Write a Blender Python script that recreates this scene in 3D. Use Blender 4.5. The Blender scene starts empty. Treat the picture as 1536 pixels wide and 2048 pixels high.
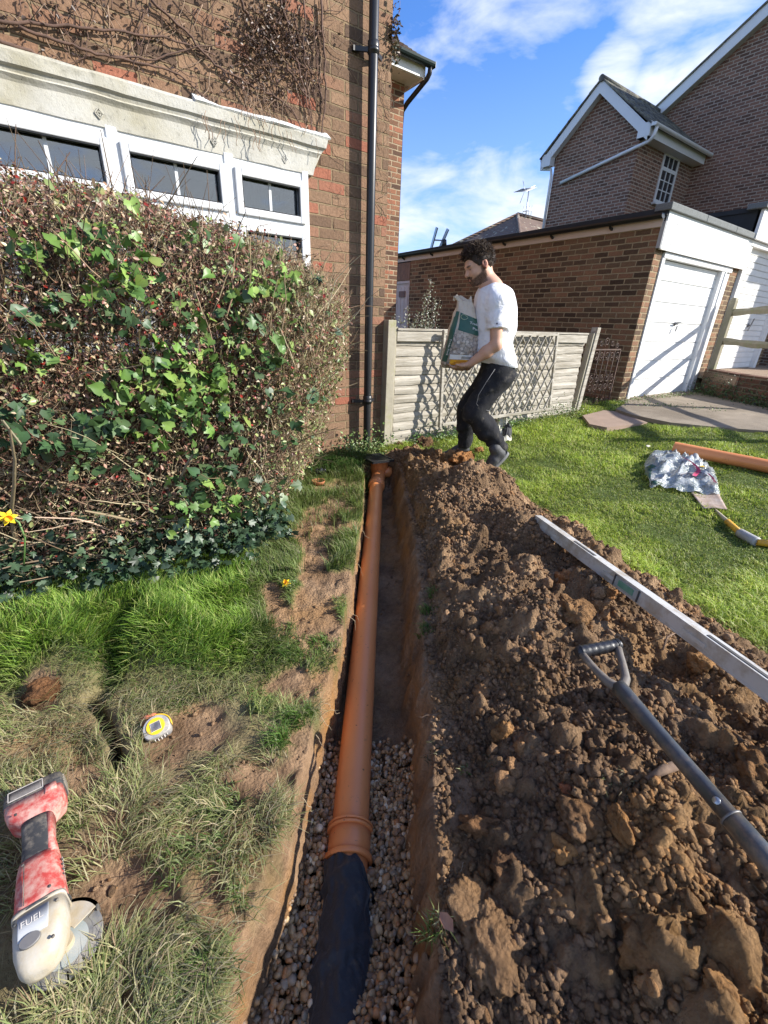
import bpy, bmesh, math, random
import numpy as np
from mathutils import Vector, Matrix
random.seed(7)
rng = np.random.default_rng(7)
S = bpy.context.scene
C = S.collection

# ---------------------------------------------------------------- camera, sky, sun, exposure
FPX, YAW, PITCH, ROLL, CZ = 861.19, 0.621821, 0.416198, -0.0360435, 1.15   # focal length in photo pixels, angles, eye height
def _rot():
    c, s = math.cos, math.sin
    Rz = np.array([[c(YAW), -s(YAW), 0], [s(YAW), c(YAW), 0], [0, 0, 1]])
    r = np.array([1, 0, 0.]); f = np.array([0, c(PITCH), -s(PITCH)]); d = np.array([0, -s(PITCH), -c(PITCH)])
    return np.array([c(ROLL)*r + s(ROLL)*d, -s(ROLL)*r + c(ROLL)*d, f]) @ Rz
RM = _rot()
cam_data = bpy.data.cameras.new('camera')
cam_data.sensor_fit = 'VERTICAL'; cam_data.sensor_height = 36; cam_data.lens = FPX/2048*36
cam_data.clip_start = 0.02; cam_data.clip_end = 2000
cam = bpy.data.objects.new('camera', cam_data); C.objects.link(cam)
m = Matrix.Identity(4)
for i in range(3):
    m[i][0] = RM[0][i]; m[i][1] = -RM[1][i]; m[i][2] = -RM[2][i]
m[2][3] = CZ
cam.matrix_world = m
S.camera = cam

SUN_AZ, SUN_EL = math.radians(128), math.radians(29)      # clockwise from +Y, elevation
tosun = Vector((math.sin(SUN_AZ)*math.cos(SUN_EL), math.cos(SUN_AZ)*math.cos(SUN_EL), math.sin(SUN_EL)))
sl = bpy.data.lights.new('sun', 'SUN'); sl.energy = 4.6; sl.angle = math.radians(0.55); sl.color = (1.0, 0.95, 0.86)
so = bpy.data.objects.new('sun', sl); C.objects.link(so)
so.rotation_euler = tosun.to_track_quat('Z', 'Y').to_euler(); so.location = (20, -20, 20)

W = bpy.data.worlds.new('World'); S.world = W; W.use_nodes = True
nt = W.node_tree; N = nt.nodes; L = nt.links
bg = N['Background']; bg.inputs['Strength'].default_value = 0.15
sky = N.new('ShaderNodeTexSky'); sky.sky_type = 'NISHITA'; sky.sun_disc = False
sky.sun_elevation = SUN_EL; sky.sun_rotation = SUN_AZ; sky.air_density = 1.0; sky.dust_density = 0.3; sky.ozone_density = 4.0
tc = N.new('ShaderNodeTexCoord')
mp = N.new('ShaderNodeMapping'); mp.inputs['Scale'].default_value = (1.0, 1.0, 2.6); mp.inputs['Rotation'].default_value = (0.25, 0.2, 0.5)
L.new(tc.outputs['Generated'], mp.inputs['Vector'])
n1 = N.new('ShaderNodeTexNoise'); n1.inputs['Scale'].default_value = 6.5; n1.inputs['Detail'].default_value = 7; n1.inputs['Roughness'].default_value = 0.56; n1.inputs['Distortion'].default_value = 0.25
L.new(mp.outputs[0], n1.inputs['Vector'])
cr = N.new('ShaderNodeValToRGB'); cr.color_ramp.elements[0].position = 0.585; cr.color_ramp.elements[1].position = 0.92
cr.color_ramp.elements[0].color = (0, 0, 0, 1); cr.color_ramp.elements[1].color = (1, 1, 1, 1)
# cloud banks stand in fixed directions of the sky (azimuth from +Y towards +X, elevation, radius in degrees)
_bank = None
for az_, el_, ra_, k_ in ((60, 25, 4, .85), (64.5, 23, 4, .85), (56, 21, 2.6, .85), (60.5, 20, 2.8, .85), (43, 11, 7, .95), (48, 8.5, 7, 1.), (38, 9, 6, .9), (50, 14, 3.5, .8), (40, 29, 9, .55), (47, 27, 6, .42), (-60, 40, 30, .8), (190, 35, 35, .9), (130, 50, 20, .6), (-120, 25, 30, .8), (165, 22, 40, 1.35)):
    a_, e_ = math.radians(az_), math.radians(el_)
    vd = N.new('ShaderNodeVectorMath'); vd.operation = 'DOT_PRODUCT'; L.new(tc.outputs['Generated'], vd.inputs[0]); vd.inputs[1].default_value = (math.sin(a_)*math.cos(e_), math.cos(a_)*math.cos(e_), math.sin(e_))
    mr_ = N.new('ShaderNodeMapRange'); mr_.interpolation_type = 'SMOOTHSTEP'; L.new(vd.outputs['Value'], mr_.inputs[0]); mr_.inputs[1].default_value = math.cos(math.radians(ra_*1.25)); mr_.inputs[2].default_value = math.cos(math.radians(ra_*.25)); mr_.inputs[4].default_value = k_
    if _bank is None: _bank = mr_.outputs[0]
    else:
        mm_ = N.new('ShaderNodeMath'); mm_.operation = 'MAXIMUM'; L.new(_bank, mm_.inputs[0]); L.new(mr_.outputs[0], mm_.inputs[1]); _bank = mm_.outputs[0]
mb_ = N.new('ShaderNodeMath'); mb_.operation = 'MULTIPLY_ADD'; L.new(_bank, mb_.inputs[0]); mb_.inputs[1].default_value = .26; L.new(n1.outputs['Fac'], mb_.inputs[2])
L.new(mb_.outputs[0], cr.inputs[0])
sx = N.new('ShaderNodeSeparateXYZ'); L.new(tc.outputs['Generated'], sx.inputs[0])
hz = N.new('ShaderNodeMapRange'); hz.inputs[1].default_value = 0.0; hz.inputs[2].default_value = 0.42; hz.inputs[3].default_value = 0.34; hz.inputs[4].default_value = 0.0
L.new(sx.outputs['Z'], hz.inputs[0])
ad = N.new('ShaderNodeMath'); ad.operation = 'ADD'; ad.use_clamp = True
L.new(cr.outputs[0], ad.inputs[0]); L.new(hz.outputs[0], ad.inputs[1])
mx = N.new('ShaderNodeMix'); mx.data_type = 'RGBA'
tint = N.new('ShaderNodeMix'); tint.data_type = 'RGBA'; tint.blend_type = 'MULTIPLY'; tint.inputs[0].default_value = 1
tint.inputs['B'].default_value = (0.46, 0.66, 0.95, 1)
L.new(sky.outputs[0], tint.inputs['A'])
L.new(ad.outputs[0], mx.inputs[0]); L.new(tint.outputs['Result'], mx.inputs['A'])
mx.inputs['B'].default_value = (3.5, 3.75, 4.2, 1)
L.new(mx.outputs['Result'], bg.inputs['Color'])

S.view_settings.view_transform = 'Standard'; S.view_settings.look = 'None'
S.view_settings.exposure = 0.98; S.view_settings.gamma = 1; S.view_settings.use_curve_mapping = False
S.render.engine = 'CYCLES'
S.cycles.max_bounces = 6; S.cycles.transparent_max_bounces = 12; S.cycles.use_denoising = True
S.cycles.caustics_reflective = False; S.cycles.caustics_refractive = False

# ---------------------------------------------------------------- measuring: a photo pixel as a ray, met with a real plane
def ray(px, py): return RM.T @ np.array([(px-768)/FPX, (py-1024)/FPX, 1.])
EYE = np.array([0, 0, CZ])
def onY(px, py, Y): r = ray(px, py); return EYE + r*(Y/r[1])
def onX(px, py, X): r = ray(px, py); return EYE + r*(X/r[0])
def onZ(px, py, Z): r = ray(px, py); return EYE + r*((Z-CZ)/r[2])
CU, SU = math.cos(YAW), math.sin(YAW)
RGT = np.array([CU, -SU, 0]); FWD = np.array([SU, CU, 0]); UPV = np.array([0, 0, 1.])
def onV(px, py, v): r = ray(px, py); return EYE + r*(v/(r[0]*SU + r[1]*CU))
def uv(x, y): return CU*x - SU*y, SU*x + CU*y
def xy(u, v): return CU*u + SU*v, -SU*u + CU*v
def to_px(x, y, z):
    c = RM @ np.array([x, y, z - CZ]) if np.isscalar(x) else np.tensordot(RM, np.array([x, y, z-CZ]), 1)
    return c[0]/c[2]*FPX+768, c[1]/c[2]*FPX+1024

# ---------------------------------------------------------------- noise
_perm = np.random.default_rng(3).random((64, 64, 64)).astype(np.float32)
def vnoise(x, y, z=0.0):
    x, y, z = np.broadcast_arrays(np.asarray(x, float), np.asarray(y, float), np.asarray(z, float))
    xi, yi, zi = np.floor(x).astype(int), np.floor(y).astype(int), np.floor(z).astype(int)
    xf, yf, zf = x-xi, y-yi, z-zi
    xf, yf, zf = [t*t*(3-2*t) for t in (xf, yf, zf)]
    g = lambda a, b, c: _perm[(xi+a) & 63, (yi+b) & 63, (zi+c) & 63]
    l = lambda a, b, t: a+(b-a)*t
    return l(l(l(g(0,0,0), g(1,0,0), xf), l(g(0,1,0), g(1,1,0), xf), yf), l(l(g(0,0,1), g(1,0,1), xf), l(g(0,1,1), g(1,1,1), xf), yf), zf)*2-1
def fbm(x, y, z=0.0, o=4, g=.5):
    s, a = 0, 1.
    for i in range(o):
        s = s + a*vnoise(np.asarray(x)*2**i+17.3*i, np.asarray(y)*2**i+5.1*i, np.asarray(z)*2**i+9.7*i); a *= g
    return s
def sstep(a, b, x): t = np.clip((x-a)/(b-a), 0, 1); return t*t*(3-2*t)

# ---------------------------------------------------------------- materials
MATS = {}
def nodes_mat(name):
    mt = bpy.data.materials.new(name); mt.use_nodes = True
    t = mt.node_tree; b = t.nodes['Principled BSDF']
    return mt, t.nodes, t.links, b
def pset(b, **k):
    for a, v in k.items():
        b.inputs[{'rough': 'Roughness', 'metal': 'Metallic', 'spec': 'Specular IOR Level', 'coat': 'Coat Weight', 'trans': 'Transmission Weight', 'sss': 'Subsurface Weight', 'sheen': 'Sheen Weight', 'alpha': 'Alpha', 'ior': 'IOR'}[a]].default_value = v
def rgba(c): return (c[0], c[1], c[2], 1)
def noise_node(nn, ll, scale, detail=5, rough=.6, vec=None, dist=0):
    n = nn.new('ShaderNodeTexNoise'); n.inputs['Scale'].default_value = scale; n.inputs['Detail'].default_value = detail
    n.inputs['Roughness'].default_value = rough; n.inputs['Distortion'].default_value = dist
    if vec is not None: ll.new(vec, n.inputs['Vector'])
    return n
def ramp(nn, ll, src, stops):
    r = nn.new('ShaderNodeValToRGB'); e = r.color_ramp.elements
    while len(e) < len(stops): e.new(.5)
    for i, (p, c) in enumerate(stops): e[i].position = p; e[i].color = rgba(c) if len(c) == 3 else c
    ll.new(src, r.inputs[0]); return r
def mixc(nn, ll, fac, a, b, mode='MIX'):
    x = nn.new('ShaderNodeMix'); x.data_type = 'RGBA'; x.blend_type = mode
    for s, v in ((x.inputs[0], fac), (x.inputs['A'], a), (x.inputs['B'], b)):
        if isinstance(v, (int, float)): s.default_value = v
        elif isinstance(v, (tuple, list)): s.default_value = rgba(v)
        else: ll.new(v, s)
    return x.outputs['Result']
def mth(nn, ll, op, a, b=None, c=None, clamp=False):
    x = nn.new('ShaderNodeMath'); x.operation = op; x.use_clamp = clamp
    for s, v in zip(x.inputs, (a, b, c)):
        if v is None: continue
        if isinstance(v, (int, float)): s.default_value = v
        else: ll.new(v, s)
    return x.outputs[0]
def bump(nn, ll, b, h, strength=.3, dist=.01, prev=None):
    x = nn.new('ShaderNodeBump'); x.inputs['Strength'].default_value = strength; x.inputs['Distance'].default_value = dist
    ll.new(h, x.inputs['Height'])
    if prev is not None: ll.new(prev, x.inputs['Normal'])
    ll.new(x.outputs[0], b.inputs['Normal']); return x.outputs[0]
def mat(name, c1, c2=None, scale=8, rough=.6, bmp=.0, bscale=60, bdist=.004, dirt=None, dirt_amt=.5, dscale=5, stretch=None, **k):
    if name in MATS: return MATS[name]
    mt, nn, ll, b = nodes_mat(name)
    tc = nn.new('ShaderNodeTexCoord'); vec = tc.outputs['Object']
    if stretch: mp_ = nn.new('ShaderNodeMapping'); mp_.inputs['Scale'].default_value = stretch; ll.new(vec, mp_.inputs['Vector']); vec = mp_.outputs[0]
    pset(b, rough=rough, **k)
    n = noise_node(nn, ll, scale, 6, .6, vec)
    col = ramp(nn, ll, n.outputs['Fac'], [(.3, c1), (.7, c2 or tuple(x*.75 for x in c1))]).outputs[0]
    if dirt is not None:
        n2 = noise_node(nn, ll, dscale, 8, .7, vec)
        f = nn.new('ShaderNodeMapRange'); f.inputs[1].default_value = .62-dirt_amt*.35; f.inputs[2].default_value = .72-dirt_amt*.15
        ll.new(n2.outputs['Fac'], f.inputs[0]); col = mixc(nn, ll, f.outputs[0], col, dirt)
    ll.new(col, b.inputs['Base Color'])
    if bmp: bump(nn, ll, b, noise_node(nn, ll, bscale, 5, .6, vec).outputs['Fac'], bmp, bdist)
    MATS[name] = mt; return mt
def brick(name, stops, mortar, bw=.225, rh=.075, ms=.011, bmpd=.006, shift=(0, 0), patch=None):
    mt, nn, ll, b = nodes_mat(name)
    g = nn.new('ShaderNodeNewGeometry'); sp = nn.new('ShaderNodeSeparateXYZ'); ll.new(g.outputs['Position'], sp.inputs[0])
    sn = nn.new('ShaderNodeSeparateXYZ'); ll.new(g.outputs['True Normal'], sn.inputs[0])
    ax = mth(nn, ll, 'ABSOLUTE', sn.outputs[0]); fx = mth(nn, ll, 'GREATER_THAN', ax, .5)
    h = mth(nn, ll, 'ADD', mth(nn, ll, 'MULTIPLY', sp.outputs[0], mth(nn, ll, 'SUBTRACT', 1, fx)), mth(nn, ll, 'MULTIPLY', sp.outputs[1], fx))
    cb = nn.new('ShaderNodeCombineXYZ'); ll.new(mth(nn, ll, 'ADD', h, shift[0]), cb.inputs[0]); ll.new(mth(nn, ll, 'ADD', sp.outputs[2], shift[1]), cb.inputs[1])
    wob = noise_node(nn, ll, 9, 3, .6, g.outputs['Position']); wv = nn.new('ShaderNodeVectorMath'); wv.operation = 'MULTIPLY_ADD'
    ll.new(wob.outputs['Color'], wv.inputs[0]); wv.inputs[1].default_value = (.022, .015, 0); ll.new(cb.outputs[0], wv.inputs[2])
    bt = nn.new('ShaderNodeTexBrick'); bt.offset = .5; bt.squash = 1
    for k_, v in (('Scale', 1), ('Mortar Size', ms), ('Mortar Smooth', .45), ('Bias', 0), ('Brick Width', bw), ('Row Height', rh)): bt.inputs[k_].default_value = v
    bt.inputs['Color1'].default_value = (0, 0, 0, 1); bt.inputs['Color2'].default_value = (1, 1, 1, 1); bt.inputs['Mortar'].default_value = (.5, .5, .5, 1)
    ll.new(wv.outputs[0], bt.inputs['Vector'])
    big = noise_node(nn, ll, .9, 3, .5, g.outputs['Position'])
    f = mth(nn, ll, 'MULTIPLY_ADD', mth(nn, ll, 'SUBTRACT', big.outputs['Fac'], .5), .5, bt.outputs['Color'])
    col = ramp(nn, ll, f, stops).outputs[0]
    fine = noise_node(nn, ll, 55, 6, .7, g.outputs['Position'])
    col = mixc(nn, ll, .55, col, ramp(nn, ll, fine.outputs['Fac'], [(.3, (.35, .33, .32)), (.75, (1.35, 1.3, 1.25))]).outputs[0], 'MULTIPLY')
    mn = noise_node(nn, ll, 14, 5, .6, g.outputs['Position'])
    mc = ramp(nn, ll, mn.outputs['Fac'], [(.3, tuple(x*.7 for x in mortar)), (.7, mortar)]).outputs[0]
    col = mixc(nn, ll, bt.outputs['Fac'], col, mc)
    ll.new(col, b.inputs['Base Color']); pset(b, rough=.9, spec=.25)
    hh = mth(nn, ll, 'MULTIPLY_ADD', fine.outputs['Fac'], .35, mth(nn, ll, 'SUBTRACT', 1, bt.outputs['Fac']))
    bump(nn, ll, b, hh, 1, bmpd)
    MATS[name] = mt; return mt
def attr_mat(name, rough=.55, transl=0., spec=.4, attr='Col', bmp=0, bscale=80):
    mt, nn, ll, b = nodes_mat(name)
    a = nn.new('ShaderNodeAttribute'); a.attribute_name = attr
    ll.new(a.outputs['Color'], b.inputs['Base Color']); pset(b, rough=rough, spec=spec)
    if bmp:
        tc = nn.new('ShaderNodeTexCoord'); bump(nn, ll, b, noise_node(nn, ll, bscale, 6, .7, tc.outputs['Object']).outputs['Fac'], bmp, .006)
    if transl:
        tr = nn.new('ShaderNodeBsdfTranslucent'); ll.new(a.outputs['Color'], tr.inputs['Color'])
        ms_ = nn.new('ShaderNodeMixShader'); ms_.inputs[0].default_value = transl
        ll.new(b.outputs[0], ms_.inputs[1]); ll.new(tr.outputs[0], ms_.inputs[2]); ll.new(ms_.outputs[0], nn['Material Output'].inputs['Surface'])
    MATS[name] = mt; return mt

# ---------------------------------------------------------------- things, parts
def setp(o, label=None, cat=None, group=None, kind=None):
    if label: o['label'] = label
    if cat: o['category'] = cat
    if group: o['group'] = group
    if kind: o['kind'] = kind
    return o
def thing(name, label, cat, loc=(0, 0, 0), group=None, rot=None):
    o = bpy.data.objects.new(name, None); C.objects.link(o); o.empty_display_size = .1
    o.location = Vector([float(x) for x in loc])
    if rot is not None: o.rotation_euler = Matrix(rot.tolist() if hasattr(rot, 'tolist') else rot).to_euler()
    return setp(o, label, cat, group)
def npmesh(name, V, quads=None, tris=None, smooth=True, col=None, polys=None):
    me = bpy.data.meshes.new(name); V = np.asarray(V, np.float32)
    idx, tot = [], []
    if quads is not None and len(quads): q = np.asarray(quads, np.int32); idx.append(q.ravel()); tot.append(np.full(len(q), 4, np.int32))
    if tris is not None and len(tris): q = np.asarray(tris, np.int32); idx.append(q.ravel()); tot.append(np.full(len(q), 3, np.int32))
    if polys:
        idx.append(np.array([i for p in polys for i in p], np.int32)); tot.append(np.array([len(p) for p in polys], np.int32))
    idx = np.concatenate(idx); tot = np.concatenate(tot); st = np.concatenate([[0], np.cumsum(tot)[:-1]]).astype(np.int32)
    me.vertices.add(len(V)); me.vertices.foreach_set('co', V.ravel())
    me.loops.add(len(idx)); me.loops.foreach_set('vertex_index', idx)
    me.polygons.add(len(tot)); me.polygons.foreach_set('loop_start', st); me.polygons.foreach_set('loop_total', tot)
    me.polygons.foreach_set('use_smooth', np.full(len(tot), bool(smooth)))
    if col is not None:
        a = me.attributes.new('Col', 'FLOAT_COLOR', 'POINT'); c4 = np.ones((len(V), 4), np.float32); c4[:, :3] = col
        a.data.foreach_set('color', c4.ravel())
    me.update(calc_edges=True); return me
def link(name, me, material, parent=None, label=None, cat=None, group=None, kind=None, bevel=0, world=True, autos=True):
    o = bpy.data.objects.new(name, me); C.objects.link(o)
    if material is not None: me.materials.append(material)
    if parent is not None:
        o.parent = parent
        if world:
            off = Vector((0, 0, 0)); p = parent
            while p is not None: off += p.location; p = p.parent
            n_ = len(me.vertices); co = np.empty(n_*3, np.float32); me.vertices.foreach_get('co', co)
            me.vertices.foreach_set('co', (co.reshape(-1, 3)-np.array(off, np.float32)).ravel()); me.update()
    if bevel:
        md = o.modifiers.new('Bevel', 'BEVEL'); md.width = bevel; md.segments = 2; md.limit_method = 'ANGLE'; md.angle_limit = math.radians(40)
    return setp(o, label, cat, group, kind)
class MB:
    def __init__(s): s.v = []; s.f = []; s.sm = []; s.n = 0
    def add(s, V, F, smooth=False):
        s.v.append(np.asarray(V, float).reshape(-1, 3)); s.f += [tuple(int(i)+s.n for i in f) for f in F]; s.sm += [smooth]*len(F); s.n += len(s.v[-1]); return s
    def box(s, a, b, R=None, c=None):
        a, b = np.array(a, float), np.array(b, float); lo, hi = np.minimum(a, b), np.maximum(a, b)
        V = np.array([[x, y, z] for x in (lo[0], hi[0]) for y in (lo[1], hi[1]) for z in (lo[2], hi[2])])
        if R is not None: V = V @ np.array(R).T
        if c is not None: V = V+np.array(c)
        return s.add(V, [(0,1,3,2), (4,6,7,5), (0,4,5,1), (2,3,7,6), (0,2,6,4), (1,5,7,3)])
    def beam(s, p, q, w, h, up=(0, 0, 1)):
        p, q = np.array(p, float), np.array(q, float); d = q-p; L_ = np.linalg.norm(d); d /= L_
        x = np.cross(d, up); x /= np.linalg.norm(x)+1e-9; z = np.cross(x, d)
        R = np.array([x, d, z]).T
        return s.box((-w/2, 0, -h/2), (w/2, L_, h/2), R, p)
    def tube(s, P, r, n=8, cap=True, smooth=True, closed=False):
        P = np.array(P, float); m_ = len(P); r = np.full(m_, r) if np.isscalar(r) else np.array(r, float)
        T = np.gradient(P, axis=0) if not closed else np.roll(P, -1, 0)-np.roll(P, 1, 0)
        T /= np.linalg.norm(T, axis=1)[:, None]+1e-12
        a = np.array([0, 0, 1.]) if abs(T[0][2]) < .9 else np.array([1., 0, 0]); x = np.cross(T[0], a); x /= np.linalg.norm(x)
        V = []; an = np.linspace(0, 2*np.pi, n, endpoint=False)
        for i in range(m_):
            x = x-T[i]*(x@T[i]); x /= np.linalg.norm(x)+1e-12; y = np.cross(T[i], x)
            V.append(P[i]+r[i]*(np.cos(an)[:, None]*x+np.sin(an)[:, None]*y))
        F = [(i*n+j, i*n+(j+1) % n, ((i+1) % m_)*n+(j+1) % n, ((i+1) % m_)*n+j) for i in range(m_ if closed else m_-1) for j in range(n)]
        s.add(np.concatenate(V), F, smooth)
        if cap and not closed: s.f += [tuple(s.n-m_*n+j for j in range(n))[::-1], tuple(s.n-n+j for j in range(n))]; s.sm += [False]*2
        return s
    def lathe(s, prof, n=24, o=(0, 0, 0), R=None, smooth=True):
        V = []
        for r, z in prof:
            for j in range(n): a = 2*math.pi*j/n; V.append((r*math.cos(a), r*math.sin(a), z))
        V = np.array(V)
        if R is not None: V = V @ np.array(R).T
        V = V+np.array(o)
        m_ = len(prof)
        return s.add(V, [(i*n+j, i*n+(j+1) % n, (i+1)*n+(j+1) % n, (i+1)*n+j) for i in range(m_-1) for j in range(n)], smooth)
    def prism(s, P, d):
        P = np.array(P, float); n = len(P); d = np.array(d, float)
        return s.add(np.concatenate([P, P+d]), [tuple(range(n))[::-1], tuple(range(n, 2*n))]+[(i, (i+1) % n, n+(i+1) % n, n+i) for i in range(n)])
    def rings(s, RG, capa=True, capb=True, smooth=True):
        RG = np.array(RG); m_, n = RG.shape[:2]
        s.add(RG.reshape(-1, 3), [(i*n+j, i*n+(j+1) % n, (i+1)*n+(j+1) % n, (i+1)*n+j) for i in range(m_-1) for j in range(n)], smooth)
        if capa: s.f.append(tuple(s.n-m_*n+j for j in range(n))[::-1]); s.sm.append(False)
        if capb: s.f.append(tuple(s.n-n+j for j in range(n))); s.sm.append(False)
        return s
    def mesh(s, name):
        me = bpy.data.meshes.new(name); V = np.concatenate(s.v)
        me.from_pydata(V.tolist(), [], s.f); me.polygons.foreach_set('use_smooth', s.sm)
        bm_ = bmesh.new(); bm_.from_mesh(me); bmesh.ops.recalc_face_normals(bm_, faces=bm_.faces); bm_.to_mesh(me); bm_.free()
        me.update(); return me
    def part(s, name, material, parent=None, **k): return link(name, s.mesh(name), material, parent, **k)
def circ(c, x, y, rx, ry, n=20, e=2.0):
    a = np.linspace(0, 2*np.pi, n, endpoint=False); ca, sa = np.cos(a), np.sin(a)
    return np.array(c)+np.outer(rx*np.sign(ca)*abs(ca)**(2/e), x)+np.outer(ry*np.sign(sa)*abs(sa)**(2/e), y)
def text_mesh(txt, size=.1, ext=.001):
    cu = bpy.data.curves.new('txt', 'FONT'); cu.body = txt; cu.size = size; cu.extrude = ext; cu.align_x = 'CENTER'; cu.align_y = 'CENTER'
    o = bpy.data.objects.new('txt', cu); C.objects.link(o); dg = bpy.context.evaluated_depsgraph_get(); dg.update()
    me = bpy.data.meshes.new_from_object(o.evaluated_get(dg)); bpy.data.objects.remove(o); bpy.data.curves.remove(cu)
    V = np.array([v.co[:] for v in me.vertices]); F = [tuple(p.vertices) for p in me.polygons]; bpy.data.meshes.remove(me)
    return V, F

# ---------------------------------------------------------------- implicit surfaces -> mesh (surface nets)
def grid(lo, hi, h):
    ax = [np.arange(lo[i], hi[i]+h, h, dtype=np.float32) for i in range(3)]
    return np.meshgrid(*ax, indexing='ij')
def nets(F, lo, h):
    n = F.shape; acc = np.zeros((n[0]-1, n[1]-1, n[2]-1, 3), np.float32); cnt = np.zeros(acc.shape[:3], np.float32); crs = []
    for ax in range(3):
        s0 = [slice(None)]*3; s1 = [slice(None)]*3; s0[ax] = slice(0, -1); s1[ax] = slice(1, None)
        a, b = F[tuple(s0)], F[tuple(s1)]; cr_ = (a < 0) != (b < 0); t = np.where(cr_, a/np.where(cr_, a-b, 1), 0)
        o1, o2 = [x for x in range(3) if x != ax]; crs.append((cr_, a < 0))
        for d1 in (0, 1):
            for d2 in (0, 1):
                q = [slice(None)]*3; q[o1] = slice(d1, n[o1]-1+d1); q[o2] = slice(d2, n[o2]-1+d2)
                c = cr_[tuple(q)]; cnt += c; acc[..., ax] += c*t[tuple(q)]; acc[..., o1] += c*d1; acc[..., o2] += c*d2
    act = cnt > 0; idx = -np.ones(cnt.shape, np.int64); idx[act] = np.arange(act.sum())
    I = np.argwhere(act); V = (I+acc[act]/cnt[act][:, None])*h+np.array(lo)
    Q = []
    for ax in range(3):
        cr_, ins = crs[ax]; o1, o2 = [(1, 2), (2, 0), (0, 1)][ax]
        E_ = np.argwhere(cr_); ok = (E_[:, o1] > 0) & (E_[:, o2] > 0) & (E_[:, o1] < n[o1]-1) & (E_[:, o2] < n[o2]-1); E_ = E_[ok]
        def cell(a_, b_):
            e = E_.copy(); e[:, o1] -= a_; e[:, o2] -= b_; return idx[e[:, 0], e[:, 1], e[:, 2]]
        q = np.stack([cell(1, 1), cell(0, 1), cell(0, 0), cell(1, 0)], 1); fl = ~ins[E_[:, 0], E_[:, 1], E_[:, 2]]
        q[fl] = q[fl][:, ::-1]; Q.append(q)
    return V, np.concatenate(Q)
def smin(a, b, k): h = np.clip(.5+.5*(b-a)/k, 0, 1); return b+(a-b)*h-k*h*(1-h)
def cone(G, p, q, r1, r2, sc=None):
    X, Y, Z = G; p, q = np.array(p, float), np.array(q, float); d = q-p
    t = np.clip(((X-p[0])*d[0]+(Y-p[1])*d[1]+(Z-p[2])*d[2])/(d@d+1e-12), 0, 1)
    dx, dy, dz = X-p[0]-t*d[0], Y-p[1]-t*d[1], Z-p[2]-t*d[2]
    if sc is not None:           # sc = (axis, factor): squash along an axis
        a, k = np.array(sc[0]), sc[1]; m_ = (dx*a[0]+dy*a[1]+dz*a[2])*(k-1); dx, dy, dz = dx+m_*a[0], dy+m_*a[1], dz+m_*a[2]
    return np.sqrt(dx*dx+dy*dy+dz*dz)-(r1+(r2-r1)*t)
def ell(G, c, ax, r):
    d = [G[i]-c[i] for i in range(3)]; k = 0
    for a, ri in zip(ax, r): k = k+((d[0]*a[0]+d[1]*a[1]+d[2]*a[2])/ri)**2
    return (np.sqrt(k)-1)*min(r)

# ================================================================ GROUND
TV = [-1.2, .2, .33, .5, .605, .722, .866, 1.05, 1.29, 1.61, 2.2, 2.8, 3.3, 3.55, 3.75]
TL = [-.36, -.30, -.27, -.235, -.205, -.195, -.190, -.182, -.150, -.140, -.140, -.142, -.16, -.20, -.17]
TR_V = [-1.2, .34, .436, .733, 1.063, 1.30, 1.63, 2.1, 2.8, 3.3, 3.55, 3.75]
TR_U = [.10, .105, .112, .13, .15, .145, .152, .165, .125, .11, .10, .06]
def rise(x, y): return .13*sstep(3.0, 7.0, x)
def px0(x, y, z=0.):
    c = np.tensordot(RM, np.array([x, y, np.full_like(x, z-CZ)]), 1)
    w = np.where(c[2] > .05, c[2], np.nan); return c[0]/w*FPX+768, c[1]/w*FPX+1024
BARE = [(570, 1385, 95, 50, .9), (640, 1190, 70, 150, .9), (655, 1045, 60, 80, .8), (265, 1790, 110, 75, 1), (425, 1800, 52, 100, 1), (500, 1545, 120, 75, 1), (350, 1500, 60, 60, .8), (130, 1760, 40, 60, .6), (330, 1990, 30, 60, .7), (165, 1545, 45, 50, .8), (245, 2000, 48, 62, 1),
        (410, 1465, 100, 60, .9), (555, 1215, 34, 60, 1), (345, 1610, 36, 36, .8), (660, 1380, 45, 120, .9), (600, 1640, 60, 190, .9), (480, 1920, 70, 190, .9), (40, 1500, 40, 30, .6), (85, 1390, 40, 30, 1), (620, 1480, 60, 70, .8), (380, 1960, 40, 90, .7), (690, 975, 50, 30, .6), (300, 1740, 50, 60, .6)]
def bare_mask(x, y):
    X, Y = px0(x, y); X = np.nan_to_num(X, nan=-9e3); Y = np.nan_to_num(Y, nan=-9e3)
    wob = fbm(x*9, y*9, 3, 3)*.55; m_ = np.zeros_like(x)
    for cx, cy, a, b, k in BARE: m_ = np.maximum(m_, k*(1-sstep(.55, 1.15, np.sqrt(((X-cx)/a)**2+((Y-cy)/b)**2)+wob)))
    return m_
HOLE = [(178, 1395), (205, 1425), (222, 1470), (240, 1530)]
_hole = np.array([onZ(a, b, 0)[:2] for a, b in HOLE])
_gap = np.array([onZ(a, b, 0)[:2] for a, b in ((268, 1225), (248, 1290), (232, 1340), (205, 1380))])
def seg_dist(x, y, P):
    d = np.full(np.shape(x), 1e9)
    for a, b in zip(P[:-1], P[1:]):
        e = b-a; t = np.clip(((x-a[0])*e[0]+(y-a[1])*e[1])/(e@e), 0, 1); d = np.minimum(d, np.hypot(x-a[0]-t*e[0], y-a[1]-t*e[1]))
    return d
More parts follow.
